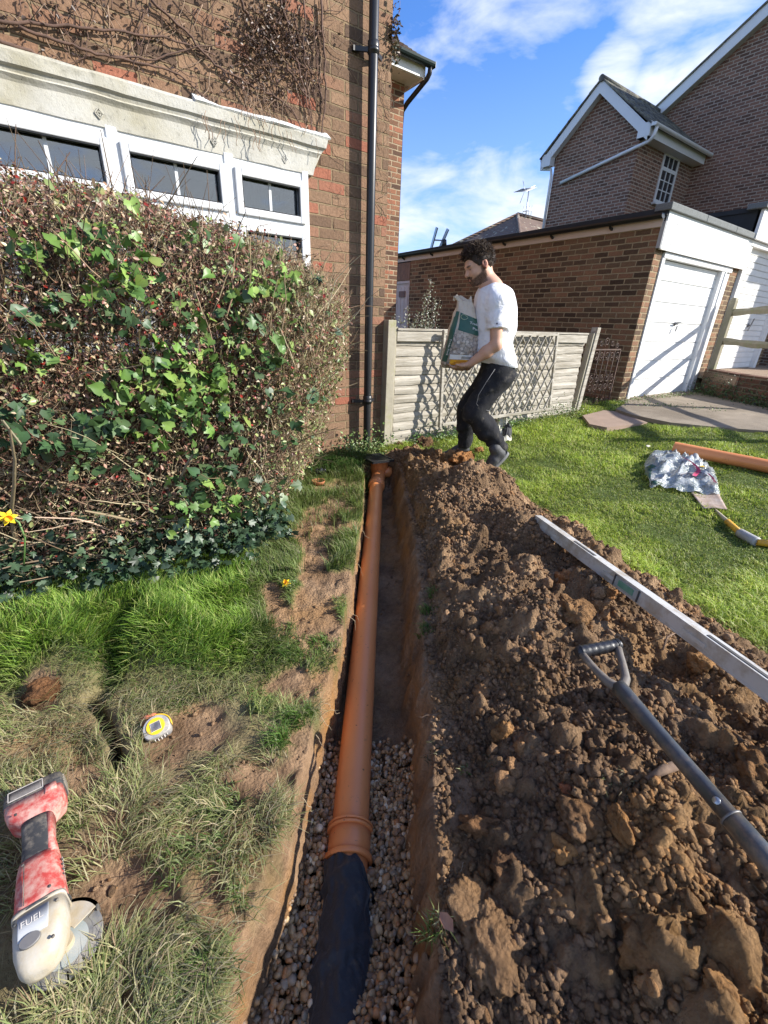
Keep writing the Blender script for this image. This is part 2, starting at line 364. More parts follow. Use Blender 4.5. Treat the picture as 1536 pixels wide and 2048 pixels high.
def trench_mask(u, v):
    x, y = xy(u, v)
    ul = np.interp(v, TV, TL)+.008*fbm(x*11, y*11, 1, 3)+.004*fbm(x*45, y*45, 2, 2)
    ur = np.interp(v, TR_V, TR_U)+.012*fbm(x*10, y*10, 6, 3)+.010*fbm(x*40, y*40, 5, 2)
    wl = .022+.06*(1-sstep(.3, 1.1, v))
    return sstep(ul-.012, ul+wl*.6, u)*(1-sstep(ur-.045, ur+.03, u))*(1-sstep(3.68, 3.8, v))
UBV, UBU = [-1.5, .6, 1.32, 2.3, 2.9, 3.3, 3.75, 3.95], [1.75, 1.66, 1.50, 1.22, 1.02, .84, .50, .25]
def heap_h(u, v):
    x, y = xy(u, v)
    ur = np.interp(v, TR_V, TR_U)
    u0 = ur+.03+.05*(1-sstep(.4, 1.3, v)); u0 = np.where(v > 3.45, u0-.14*sstep(3.62, 3.85, v), u0); u1 = np.interp(v, UBV, UBU)+.05*fbm(x*4, y*4, 8, 3)
    t = np.clip((u-u0)/np.maximum(u1-u0, .05), -.2, 1.2)
    hc = np.interp(v, [-1.5, .3, 1., 2., 3., 3.5, 3.8, 3.98], [.19, .20, .25, .25, .24, .21, .15, .0])
    prof = (.35*sstep(0, .12+.12*(1-sstep(.8, 1.4, v)), t)+.65*sstep(0, .42+.2*(1-sstep(.8, 1.4, v)), t))*(1-sstep(.72, 1.0, t))
    band = .75+.5*fbm(x*2.6+3, y*2.6, 4, 3)
    n = fbm(x*7, y*7, 0, 3); n2 = np.abs(vnoise(x*19, y*19, 7)); n3 = fbm(x*42, y*42, 2, 2)
    e = sstep(0, .08, t)*(1-sstep(.95, 1.02, t))
    return hc*prof*band + e*(.022*n*(.4+prof)+.020*n2+.010*np.abs(vnoise(x*33, y*33, 9))+.007*n3) - .03*(1-e)
def ground_h(x, y):
    u, v = uv(x, y); near = 1-sstep(3.5, 6, np.hypot(u, v-1))
    b = rise(x, y)+near*(.016*fbm(x*1.7, y*1.7, 0, 3)+.007*fbm(x*9, y*9, 4, 3))
    left = (1-sstep(-.18, -.12, u))*near
    m_ = bare_mask(x, y); b = b-.022*m_*near+left*.012*np.abs(vnoise(x*17, y*17, 3))+m_*near*.010*fbm(x*28, y*28, 6, 3)
    X, Y = px0(x, y); X = np.nan_to_num(X, nan=-9e3); Y = np.nan_to_num(Y, nan=-9e3)
    for cx, cy, a, c, h in ((340, 1290, 120, 95, .075), (130, 1330, 120, 70, .05), (90, 1380, 60, 40, .03), (480, 1560, 70, 45, .03), (150, 1560, 60, 50, .03)):
        b = b+h*(1-sstep(.2, 1.1, np.sqrt(((X-cx)/a)**2+((Y-cy)/c)**2)))
    b = b-.17*(1-sstep(.004, .020, seg_dist(x, y, _hole)+.006*fbm(x*30, y*30, 0, 2)))
    b = b-.06*(1-sstep(.01, .05, seg_dist(x, y, _gap)+.012*fbm(x*22, y*22, 3, 2)))
    t = trench_mask(u, v)
    fl = np.interp(v, [-1, .9, 1.4, 3.4, 3.7], [-.30, -.30, -.255, -.225, -.20])+.010*fbm(x*18, y*18, 5, 3)+.02*sstep(.0, .2, u)
    return b*(1-t)+fl*t
def hmax(x, y):
    u, v = uv(x, y); g = ground_h(x, y)
    ok = (v < 4.0) & (u > np.interp(v, TR_V, TR_U)-.3) & (u < 1.9) & (v > -1.5)
    return np.where(ok, np.maximum(g, rise(x, y)+heap_h(u, v)), g)
def hit(px, py, lift=0.):
    r = ray(px, py); t = .15
    T = np.arange(.4, 9, .004); P = EYE[:, None]+r[:, None]*T; h = hmax(P[0], P[1])+lift
    i = int(np.argmax(P[2] < h)); return P[:, i]

def lines(*seg): return np.unique(np.round(np.concatenate(seg), 5))
far = np.array([3.4, 4, 5, 6.5, 8.5, 11, 15, 22, 35, 60, 120.])
gu = lines(-far[::-1], np.arange(-3, -2.0, .07), np.arange(-2.0, -.42, .016), np.arange(-.42, .32, .0065), np.arange(.32, 1.4, .03), np.arange(1.4, 3.2, .045), far)
gv = lines(-far[::-1], np.arange(-3, 0, .12), np.arange(0, 1.6, .010), np.arange(1.6, 4.1, .016), np.arange(4.1, 7, .09), [8, 9, 10, 12, 15, 20, 30, 45, 70, 120])
U, V_ = np.meshgrid(gu, gv, indexing='ij'); X, Y = xy(U, V_)
Z = ground_h(X, Y)
TM = trench_mask(U, V_); BM = bare_mask(X, Y)
lawnfar = np.clip(np.hypot(U, V_), 0, 9)
soil = np.clip(np.maximum(TM*4, BM*1.2), 0, 1); soil = np.maximum(soil, .75*sstep(-.1, .4, fbm(X*8, Y*8, 13, 3))*(1-sstep(-.3, 0, U)*0)*(1-sstep(.75, 1.1, V_+.3*(U+.6)))*(U < 0))
dry = (1-sstep(-.5, 0, U))*(1-sstep(.9, 1.5, V_)) 
_ub = np.interp(V_, UBV, UBU); stripm = sstep(.0, .12, U)*(1-sstep(_ub-.02, _ub+.10, U))*(V_ < 4.0)*(V_ > -1.6)
soil = np.maximum(soil, stripm)
colg = np.stack([soil, sstep(.02, .2, -Z)*0+np.clip(fbm(X*3, Y*3, 9, 3)*.8+.25, 0, 1), dry], -1)
nu, nv = U.shape; I = np.arange(nu*nv).reshape(nu, nv)
Q = np.stack([I[:-1, :-1], I[1:, :-1], I[1:, 1:], I[:-1, 1:]], -1).reshape(-1, 4)
gm = npmesh('ground', np.stack([X, Y, Z], -1).reshape(-1, 3), Q, col=colg.reshape(-1, 3))

def soil_nodes(nn, ll, b, vec, orange=None):
    nA = noise_node(nn, ll, 5, 8, .65, vec); nB = noise_node(nn, ll, 38, 8, .75, vec); nC = noise_node(nn, ll, 2.2, 5, .6, vec)
    col = ramp(nn, ll, nA.outputs['Fac'], [(.30, (.135, .086, .051)), (.50, (.25, .160, .096)), (.70, (.40, .27, .165))]).outputs[0]
    of = ramp(nn, ll, nC.outputs['Fac'], [(.50, (0, 0, 0)), (.66, (1, 1, 1))]).outputs[0]
    of = mth(nn, ll, 'MULTIPLY', of, .6 if orange is None else orange)
    col = mixc(nn, ll, of, col, (.36, .205, .085))
    col = mixc(nn, ll, .7, col, ramp(nn, ll, nB.outputs['Fac'], [(.3, (.55, .52, .5)), (.72, (1.4, 1.36, 1.3))]).outputs[0], 'MULTIPLY')
    vo = nn.new('ShaderNodeTexVoronoi'); vo.inputs['Scale'].default_value = 95; ll.new(vec, vo.inputs['Vector'])
    nD = noise_node(nn, ll, 170, 6, .8, vec); hh = mth(nn, ll, 'MULTIPLY_ADD', nD.outputs['Fac'], .35, mth(nn, ll, 'MULTIPLY', vo.outputs['Distance'], -.45)); hh = mth(nn, ll, 'MULTIPLY_ADD', hh, 1.0, mth(nn, ll, 'MULTIPLY_ADD', nB.outputs['Fac'], 1.0, mth(nn, ll, 'MULTIPLY', nA.outputs['Fac'], 1.5)))
    return col, hh
def soil_mat(name, strength=1., dist=.02):
    mt, nn, ll, b = nodes_mat(name); g = nn.new('ShaderNodeNewGeometry')
    col, hh = soil_nodes(nn, ll, b, g.outputs['Position'])
    a = nn.new('ShaderNodeAttribute'); a.attribute_name = 'Col'
    col = mixc(nn, ll, 1., col, a.outputs['Color'], 'MULTIPLY')
    ll.new(col, b.inputs['Base Color']); pset(b, rough=.95, spec=.15); bump(nn, ll, b, hh, strength, dist); MATS[name] = mt; return mt
mt, nn, ll, b = nodes_mat('ground')
g = nn.new('ShaderNodeNewGeometry'); P_ = g.outputs['Position']; a = nn.new('ShaderNodeAttribute'); a.attribute_name = 'Col'
sp = nn.new('ShaderNodeSeparateColor'); ll.new(a.outputs['Color'], sp.inputs[0])
sz = nn.new('ShaderNodeSeparateXYZ'); ll.new(P_, sz.inputs[0])
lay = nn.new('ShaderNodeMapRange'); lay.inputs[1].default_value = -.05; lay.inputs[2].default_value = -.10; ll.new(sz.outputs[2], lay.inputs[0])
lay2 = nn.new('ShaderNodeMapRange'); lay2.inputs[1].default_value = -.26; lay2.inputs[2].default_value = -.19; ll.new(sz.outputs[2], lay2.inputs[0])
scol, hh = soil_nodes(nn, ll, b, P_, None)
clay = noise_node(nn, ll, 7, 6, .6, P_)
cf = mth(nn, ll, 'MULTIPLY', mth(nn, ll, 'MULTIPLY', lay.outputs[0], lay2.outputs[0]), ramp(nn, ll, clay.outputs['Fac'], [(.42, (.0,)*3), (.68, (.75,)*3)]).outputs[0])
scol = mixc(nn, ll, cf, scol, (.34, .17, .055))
gn = noise_node(nn, ll, 11, 7, .7, P_)
gcol = ramp(nn, ll, gn.outputs['Fac'], [(.3, (.045, .07, .016)), (.55, (.10, .14, .035)), (.75, (.16, .17, .06))]).outputs[0]
dcol = ramp(nn, ll, gn.outputs['Fac'], [(.3, (.17, .14, .07)), (.7, (.30, .24, .13))]).outputs[0]
gcol = mixc(nn, ll, sp.outputs[2], gcol, dcol)
col = mixc(nn, ll, sp.outputs[0], gcol, scol)
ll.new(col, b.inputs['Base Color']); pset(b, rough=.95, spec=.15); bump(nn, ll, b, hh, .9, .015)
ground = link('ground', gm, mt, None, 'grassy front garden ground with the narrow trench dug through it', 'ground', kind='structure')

# ---------------------------------------------------------------- spoil heap
hu = np.concatenate([np.arange(-.16, 1.0, .010), np.arange(1.0, 2.0, .014)]); hv = np.concatenate([np.arange(-1.4, .1, .03), np.arange(.1, 2.0, .010), np.arange(2.0, 4.02, .014)])
U, V_ = np.meshgrid(hu, hv, indexing='ij'); X, Y = xy(U, V_); H = heap_h(U, V_)
rel = rise(X, Y)+H+.006*fbm(X*70, Y*70, 3, 2)*(H > 0)
# crumbly lumps pushed up out of the surface
rr = np.random.default_rng(11)
for k in range(1500):
    cu_, cv_ = rr.uniform(.15, 1.7), rr.uniform(.15, 3.9); r_ = rr.uniform(.008, .036)*(1 if rr.random() < .9 else 1.6)
    i0, i1 = np.searchsorted(hu, [cu_-r_, cu_+r_]); j0, j1 = np.searchsorted(hv, [cv_-r_, cv_+r_])
    if i1-i0 < 2 or j1-j0 < 2: continue
    uu, vv = U[i0:i1, j0:j1], V_[i0:i1, j0:j1]; an = rr.uniform(0, 3.14); a_, b_ = (uu-cu_)*math.cos(an)+(vv-cv_)*math.sin(an), -(uu-cu_)*math.sin(an)+(vv-cv_)*math.cos(an)
    d = np.sqrt((a_/r_)**2+(b_/(r_*rr.uniform(.55, 1)))**2)+.25*fbm(X[i0:i1, j0:j1]*40, Y[i0:i1, j0:j1]*40, k, 2)
    rel[i0:i1, j0:j1] += r_*rr.uniform(.4, .9)*np.sqrt(np.clip(1-d*d, 0, 1))*(H[i0:i1, j0:j1] > .02)
tone = 1+.35*fbm(X*6, Y*6, 2, 3); colh = np.clip(np.stack([tone]*3, -1), .5, 1.7)
colh[..., 2] *= .95
nu, nv = U.shape; I = np.arange(nu*nv).reshape(nu, nv); Q = np.stack([I[:-1, :-1], I[1:, :-1], I[1:, 1:], I[:-1, 1:]], -1).reshape(-1, 4)
_u1 = np.interp(V_, UBV, UBU)+.05*fbm(X*4, Y*4, 8, 3)
keep = (H > -.029).reshape(-1)
Q = Q[(keep[Q].any(1))]
soilM = soil_mat('soil', 1., .022)
link('spoil_heap', npmesh('spoil_heap', np.stack([X, Y, rel], -1).reshape(-1, 3), Q, col=colh.reshape(-1, 3)), soilM, None, 'long heap of freshly dug brown clods and clay along the right of the trench', 'soil', kind='stuff')
# loose crumbs on heap, trench floor and left bank
def ico(n=1):
    bm_ = bmesh.new(); bmesh.ops.create_icosphere(bm_, subdivisions=n, radius=1); V = np.array([v.co[:] for v in bm_.verts]); F = np.array([[v.index for v in f.verts] for f in bm_.faces]); bm_.free(); return V, F
def scatter_rocks(name, P, R, sub, material, label, cat, colf, flat=.7, amp=.35, seed=5, kind='stuff', bmpseed=0):
    V0, F0 = ico(sub); n, k = len(P), len(V0); r_ = np.random.default_rng(seed)
    ph = r_.uniform(0, 50, (n, 3)); nb = 1+amp*vnoise(V0[None, :, 0]*1.6+ph[:, 0:1], V0[None, :, 1]*1.6+ph[:, 1:2], V0[None, :, 2]*1.6+ph[:, 2:3])
    nb += amp*.5*vnoise(V0[None, :, 0]*4+ph[:, 1:2], V0[None, :, 1]*4+ph[:, 2:3], V0[None, :, 2]*4+ph[:, 0:1])
    sc = np.stack([r_.uniform(.75, 1.25, n), r_.uniform(.6, 1., n), r_.uniform(.5, 1., n)*flat/.7], 1)
    A = V0[None]*nb[..., None]*sc[:, None]*R[:, None, None]
    q = r_.normal(size=(n, 4)); q /= np.linalg.norm(q, axis=1)[:, None]; w, x, y, z = q.T
    M = np.stack([1-2*(y*y+z*z), 2*(x*y-z*w), 2*(x*z+y*w), 2*(x*y+z*w), 1-2*(x*x+z*z), 2*(y*z-x*w), 2*(x*z-y*w), 2*(y*z+x*w), 1-2*(x*x+y*y)], 1).reshape(n, 3, 3)
    A = np.einsum('nij,nkj->nki', M, A)+P[:, None]
    F = (F0[None]+np.arange(n)[:, None, None]*k).reshape(-1, 3); cc = np.repeat(colf(r_, n), k, 0)
    return link(name, npmesh(name, A.reshape(-1, 3), tris=F, smooth=True, col=cc), material, None, label, cat, kind=kind)
n = 190000; _r = .25+3.8*rr.random(n)**1.9; _t = rr.uniform(-.1, 1.45, n); cu_ = _r*np.sin(_t); cv_ = _r*np.cos(_t); cx_, cy_ = xy(cu_, cv_); hh_ = heap_h(cu_, cv_)
ok = (hh_ > .0) | ((rr.random(n) < .35) & (cu_ > np.interp(cv_, TR_V, TR_U)+.03) & (cu_ < np.interp(cv_, UBV, UBU)+.04)); ok &= (cu_ > .08) & (cu_ < 1.85) & (cv_ < 3.95); ok &= rr.random(n) < (.30+.70*sstep(-.35, .25, fbm(cx_*5, cy_*5, 31, 2)))
cu_, cv_, cx_, cy_, hh_ = [q[ok] for q in (cu_, cv_, cx_, cy_, hh_)]
R_ = (.0022+.0019*np.hypot(cu_, cv_)+.010*rr.random(len(cu_))**6)*np.where(rr.random(len(cu_)) < .02, 1.6, 1)
hz_ = np.maximum(rise(cx_, cy_)+hh_, ground_h(cx_, cy_))
def crumbcol(r_, n): t = r_.uniform(.75, 1.5, (n, 1)); w = (r_.random((n, 1)) < .12)*1.; return np.concatenate([t*(1+.25*w), t*(1+.1*w), t*(1-.1*w)], 1)
scatter_rocks('soil_crumbs', np.stack([cx_, cy_, hz_+R_*.35], 1), R_, 1, soilM, 'loose crumbs of brown soil strewn over the heap', 'soil', crumbcol, amp=.55)
n = 2600; cu_ = rr.uniform(-1.3, .2, n); cv_ = rr.uniform(.15, 3.6, n); cx_, cy_ = xy(cu_, cv_); bmk = np.maximum(bare_mask(cx_, cy_), trench_mask(cu_, cv_)*.6*(cv_ > 1.3)); ok = rr.random(n) < bmk
cx_, cy_ = cx_[ok], cy_[ok]; R_ = .003+.009*rr.random(len(cx_))**3
scatter_rocks('soil_crumbs', np.stack([cx_, cy_, ground_h(cx_, cy_)+R_*.3], 1), R_, 1, soilM, 'small crumbs of soil on the bare patches left of the trench', 'soil', crumbcol, seed=8)

# gravel bedding in the near half of the trench
gravM = attr_mat('gravel', .5, 0, .5, bmp=.35, bscale=130)
def gravcol(r_, n):
    base = np.array([[.42, .235, .10], [.28, .16, .075], [.50, .33, .165], [.34, .25, .16], [.18, .11, .06], [.66, .52, .34], [.48, .21, .075]])
    c = base[r_.choice(7, n, p=[.24, .26, .16, .12, .12, .05, .05])]*r_.uniform(.7, 1.15, (n, 1)); return c
P, R_ = [], []
rg = np.random.default_rng(21)
for k in range(7000):
    v = rg.uniform(.12, 1.12); ul, ur = np.interp(v, TV, TL), np.interp(v, TR_V, TR_U); u = rg.uniform(ul-.005, ur+.01); x, y = xy(u, v)
    if v > .9 and rg.random() < (v-.9)/.22: continue
    lev = np.interp(v, [.1, .4, 1., 1.42], [-.215, -.225, -.245, -.262])+.02*abs(u+.07)/.2+.07*float(sstep(.52, .30, v)*sstep(-.10, -.02, u))
    g_ = float(ground_h(x, y)); P.append((x, y, max(lev+rg.uniform(-.012, .008), g_-.004 if g_ < lev+.05 else -9))); R_.append(rg.uniform(.0045, .0110)*(1.25 if rg.random() < .1 else 1))
P = np.array(P); R_ = np.array(R_); ok = P[:, 2] > -1; P, R_ = P[ok], R_[ok]
scatter_rocks('trench_gravel', P, R_, 2, gravM, 'rounded brown pea gravel bedding under the near end of the pipe', 'gravel', gravcol, amp=.22, seed=4)

# ================================================================ DRIVES AND PATH
def sheet(name, pts, z, material, label, cat, kind='structure', dz=0.):
    P = np.array([(p[0], p[1], z if not callable(z) else z(p[0], p[1])) for p in pts]); mb = MB(); n = len(P)
    top = P.copy(); bot = P.copy(); bot[:, 2] -= .12; mb.prism(bot, (0, 0, .12)); return mb.part(name, material, None, label=label, cat=cat, kind=kind)
conc = mat('drive_concrete', (.30, .245, .18), (.21, .17, .125), 3, .95, .8, 90, .006, dirt=(.16, .125, .085), dirt_amt=.6, dscale=1.3)
dr = [onZ(a, b, .15) for a, b in ((1252, 806), (1232, 818), (1262, 829), (1340, 845), (1440, 855), (1536, 862))]
dr += [np.array([7.2, -1.5, 0]), np.array([8.0, -2., 0]), np.array([8.55, 2.2, 0]), np.array([9.45, 3.45, 0]), np.array([9.3, 3.62, 0]), np.array([7.1, 3.62, 0])]
sheet('driveway', dr, .152, conc, 'worn concrete driveway in front of the white garage door', 'driveway')
pv = [onZ(a, b, .135) for a, b in ((1166, 828), (1208, 818), (1236, 820), (1296, 842), (1215, 852), (1180, 845))]
sheet('path', pv, .118, mat('path_slab', (.34, .235, .175), (.25, .18, .13), 4, .9, .4, 70), 'pinkish slab path at the foot of the iron gate', 'path')
grv = mat('gravel_drive', (.42, .30, .20), (.20, .14, .10), 55, .95, 1., 70, .02)
WL = [np.array([9.62, 3.44]), np.array([8.98, 2.72]), np.array([8.72, 2.2]), np.array([8.2, 1.0]), np.array([7.6, -.6])]
sheet('gravel_drive', [(*w, 0) for w in WL]+[(14, -.6, 0), (14, 3.6, 0), (9.62, 3.6, 0)], .50, grv, "neighbour's raised drive of tan gravel behind the low brick wall", 'driveway')

# ================================================================ BRICK MATERIALS
bk_house = brick('brick_house', [(.0, (.13, .085, .06)), (.25, (.215, .135, .085)), (.50, (.30, .19, .12)), (.76, (.26, .155, .098)), (.9, (.31, .155, .10)), (1, (.35, .135, .085))], (.29, .205, .12), ms=.0075, bmpd=.016)
bk_gar = brick('brick_garage', [(.0, (.075, .048, .032)), (.3, (.13, .082, .052)), (.55, (.19, .125, .075)), (.8, (.25, .135, .08)), (1, (.30, .17, .10))], (.40, .31, .19), ms=.011, bmpd=.008, shift=(.06, .03))
bk_far = brick('brick_far', [(.0, (.13, .075, .055)), (.4, (.20, .11, .080)), (.75, (.25, .135, .095)), (1, (.28, .15, .105))], (.46, .37, .29), ms=.013, bmpd=.008)
white = mat('white_upvc', (.70, .70, .70), (.65, .66, .67), 4, .35)
whitew = mat('white_paint', (.80, .80, .78), (.70, .70, .69), 5, .55, .12, 40, .003, dirt=(.66, .65, .60), dirt_amt=.2, dscale=6)
black = mat('black_plastic', (.022, .022, .024), (.014, .014, .016), 6, .38, .1, 30, .002)
felt = mat('roof_felt', (.20, .21, .21), (.11, .12, .12), 60, .9, .5, 200, .003)
feltd = mat('felt_dark', (.035, .037, .04), (.022, .023, .025), 5, .9, .3, 60)
glass, nn, ll, b = nodes_mat('glass'); nn.remove(b)
gl = nn.new('ShaderNodeBsdfGlossy'); gl.inputs['Roughness'].default_value = .02; gl.inputs['Color'].default_value = (.9, .92, .93, 1); tr = nn.new('ShaderNodeBsdfTransparent'); tr.inputs['Color'].default_value = (.75, .78, .78, 1)
fr = nn.new('ShaderNodeFresnel'); fr.inputs['IOR'].default_value = 1.6; ms_ = nn.new('ShaderNodeMixShader'); ll.new(mth(nn, ll, 'MULTIPLY_ADD', fr.outputs[0], 1.3, .10, clamp=True), ms_.inputs[0]); ll.new(tr.outputs[0], ms_.inputs[1]); ll.new(gl.outputs[0], ms_.inputs[2]); ll.new(ms_.outputs[0], nn['Material Output'].inputs['Surface'])
MATS['glass'] = glass
room = mat('room_dark', (.34, .32, .29), (.26, .24, .22), 2, .95)
tile = mat('roof_tile', (.145, .085, .065), (.075, .05, .042), 9, .9, .6, 25, .01, dirt=(.19, .18, .14), dirt_amt=.5, dscale=4)
tileg = mat('roof_tile_grey', (.10, .095, .09), (.055, .052, .05), 9, .9, .6, 25, .01, dirt=(.27, .26, .19), dirt_amt=.55, dscale=5)
def tiled(mb, A, B, n, m_, th=.02, step=.014, jit=.003):
    """roof slope: A->B eave line (two points), n = up-slope vector, courses of tiles with real steps"""
    A, B, n = np.array(A, float), np.array(B, float), np.array(n, float); L_ = np.linalg.norm(n); k = max(1, int(round(L_/.11))) if m_ is None else m_
    nm = np.cross(B-A, n); nm /= np.linalg.norm(nm); nm = nm if nm[2] > 0 else -nm
    w = np.linalg.norm(B-A); c = max(1, int(w/.17)); r_ = random.Random(5)
    for i in range(k):
        for j in range(c):
            a0, a1 = (j+(.5 if i % 2 else 0))/c, (j+1+(.5 if i % 2 else 0))/c; a1 = min(a1, 1)
            if a0 >= 1: continue
            if i % 2 and j == 0: 
                p = A+(B-A)*0; 
            P = [A+(B-A)*a0+n*(i/k-.02)+nm*step, A+(B-A)*(a1-.004/w)+n*(i/k-.02)+nm*step, A+(B-A)*(a1-.004/w)+n*((i+1)/k)+nm*.004, A+(B-A)*a0+n*((i+1)/k)+nm*.004]
            o = nm*r_.uniform(-jit, jit); mb.prism([p+o-nm*th for p in P], nm*th)
    return mb

# ================================================================ NEAR HOUSE
HY, HX = 3.474, 2.41
house = thing('brick_house', 'red brick house with white window, stone lintel and bare creeper beside the hedge', 'house', (0, 5, 0))
wall = MB(); WX0, WX1, WZ0, WZ1 = -2.15, 1.70, .92, 2.11
wall.box((-5, HY, -.3), (WX0, HY+.25, 5.2)).box((WX1, HY, -.3), (HX, HY+.25, 5.2)).box((WX0, HY, WZ1), (WX1, HY+.25, 5.2)).box((WX0, HY, -.3), (WX1, HY+.25, WZ0))
wall.box((HX-.25, HY+.25, -.3), (HX, 9.5, 5.2)).box((-5, 9.25, -.3), (HX-.25, 9.5, 5.2)).box((-5, HY+.25, -.3), (-4.75, 9.25, 5.2))
wl = wall.part('wall', bk_house, house)
wing = MB(); wing.box((HX, 7.2, -.3), (5.26, 9.5, 4.66)); wing.part('wing_wall', brick('brick_wing', [(.0, (.09, .055, .04)), (.35, (.19, .10, .062)), (.6, (.27, .135, .08)), (1, (.36, .14, .085))], (.42, .33, .22), ms=.011, shift=(.1, .02)), house)
rf = MB(); rf.prism([(-5.3, 3.15, 5.15), (-5.3, 6.5, 7.6), (-5.3, 9.8, 5.15)], (8.0, 0, 0)); rf.part('roof', tile, house)
wr = MB(); tiled(wr, (HX, 6.80, 4.75), (5.40, 6.80, 4.75), (0, 1.6, 1.0), 14); wr.prism([(HX, 6.87, 4.735), (HX, 8.4, 5.70), (HX, 9.6, 4.735)], (2.96, 0, 0)); wr.part('wing_roof', tile, house)
sf = MB(); sf.box((HX, 6.89, 4.565), (5.36, 7.198, 4.585)).box((HX, 6.86, 4.57), (5.36, 6.888, 4.73)).box((5.362, 6.86, 4.55), (5.395, 9.5, 4.75)).box((5.262, 7.2, 4.6), (5.36, 9.5, 4.62)); sf.part('soffit', whitew, house)
gt = MB(); a = np.linspace(math.pi, 2*math.pi, 9); P = [(HX, 6.79+.065*math.cos(t), 4.74+.065*math.sin(t)) for t in a]+[(HX, 6.79+.055*math.cos(t), 4.74+.055*math.sin(t)) for t in a[::-1]]
gt.prism(P, (5.48-HX, 0, 0)); gt.box((5.478, 6.725, 4.675), (5.485, 6.855, 4.745)); gtr = gt.part('gutter', mat('gutter_green', (.02, .035, .032), (.015, .025, .024), 4, .35), house)
dp = MB(); dp.tube([(5.43, 6.79, 4.70), (5.43, 6.80, 4.62), (5.42, 6.84, 4.57), (5.33, 7.2, 4.36), (5.31, 7.3, 4.28), (5.31, 7.32, 4.1), (5.31, 7.32, .3)], .036, 10); dp.part('swan_neck', black, gtr)
# main downpipe
pi = MB(); PX, PY = 2.19, HY-.075
pi.tube([(PX+.012, PY, .005), (PX+.012, PY, .06), (PX+.012, PY, .46), (PX+.012, PY, 1.9), (PX+.012, PY, 5.1)], .034, 20)
for z in (.52, 1.9+1.02, 4.2): pi.tube([(PX+.012, PY, z-.07), (PX+.012, PY, z-.065), (PX+.012, PY, z), (PX+.012, PY, z+.005)], [.034, .0405, .0405, .034], 20, cap=False)
pp = pi.part('drainpipe', black, house)
for z in (.46, 2.86, 4.15):
    br = MB(); br.tube([(PX+.012, PY, z), (PX+.012, PY, z+.028)], .0425, 18); br.beam((PX-.10, PY+.055, z+.014), (PX-.02, PY+.01, z+.014), .016, .026); br.beam((PX+.115, PY+.055, z+.014), (PX+.04, PY+.01, z+.014), .016, .026); br.box((PX-.12, PY+.05, z-.0), (PX-.075, HY-.002, z+.028)); br.part('pipe_bracket', black, pp)
# stone lintel
stone = mat('stone_lintel', (.62, .60, .53), (.48, .46, .40), 6, .9, .6, 45, .005, dirt=(.20, .19, .16), dirt_amt=.22, dscale=9)
mt, nn, ll, b = nodes_mat('lintel_stone'); tc_ = nn.new('ShaderNodeTexCoord'); v_ = tc_.outputs['Object']
c_ = ramp(nn, ll, noise_node(nn, ll, 3, 6, .6, v_).outputs['Fac'], [(.3, (.36, .33, .24)), (.5, (.46, .44, .38)), (.75, (.54, .53, .50))]).outputs[0]
c_ = mixc(nn, ll, ramp(nn, ll, noise_node(nn, ll, 16, 8, .75, v_).outputs['Fac'], [(.54, (0, 0, 0)), (.70, (.85, .85, .85))]).outputs[0], c_, (.22, .21, .17)); c_ = mixc(nn, ll, ramp(nn, ll, noise_node(nn, ll, 70, 4, .7, v_).outputs['Fac'], [(.66, (0, 0, 0)), (.7, (1, 1, 1))]).outputs[0], c_, (.12, .12, .11))
ll.new(c_, b.inputs['Base Color']); pset(b, rough=.9); bump(nn, ll, b, noise_node(nn, ll, 60, 6, .7, v_).outputs['Fac'], .6, .006)
lt = MB(); prof = [(HY-.001, 2.335), (HY-.050, 2.325), (HY-.068, 2.308), (HY-.066, 2.258), (HY-.052, 2.248), (HY-.046, 2.232), (HY-.052, 2.224), (HY-.040, 2.208), (HY-.034, 2.198), (HY-.030, 2.095), (HY-.001, 2.095)]
x1 = [1.84, 1.845, 1.84, 1.825, 1.815, 1.80, 1.79, 1.77, 1.765, 1.735, 1.735]
NL = 60; RGs = []
for i in range(NL+1):
    t = i/NL; RGs.append([(-5.0+(xx+5.0)*t, y+.004*float(fbm(t*40, y*20, z*20, 2)), z+.003*float(fbm(t*55, 3, z*9, 2))) for (y, z), xx in zip(prof, x1)])
lt.rings(RGs, smooth=False); lin = lt.part('lintel', mt, house)
for dx_, dz_ in ((.43, 2.15), (1.05, 2.15), (-.35, 2.15), (1.52, 2.15), (-1.1, 2.15)):
    d_ = MB(); q = .020
    for s_ in (1., .45):
        for k in range(4):
            a0, a1 = k*math.pi/2, (k+1)*math.pi/2; p0, p1 = [(dx_+q*s_*math.cos(t), HY-.036, dz_+q*1.2*s_*math.sin(t)) for t in (a0, a1)]; d_.beam(p0, p1, .005, .004, (0, 1, 0))
    d_.part('carved_diamond', mt, lin)
ledge = MB(); ledge.rings([[(x, HY-.072-.008*(abs(vnoise(x*6, 1.))), 2.322), (x, HY-.004, 2.36+.012*float(vnoise(x*9, 2.))), (x, HY-.004, 2.33), (x, HY-.066, 2.312)] for x in np.linspace(.95, 1.86, 24)], smooth=False); ledge.part('mortar_fillet', mat('mortar_white', (.74, .74, .72), (.6, .6, .57), 20, .9, .6, 50, .006), lin)
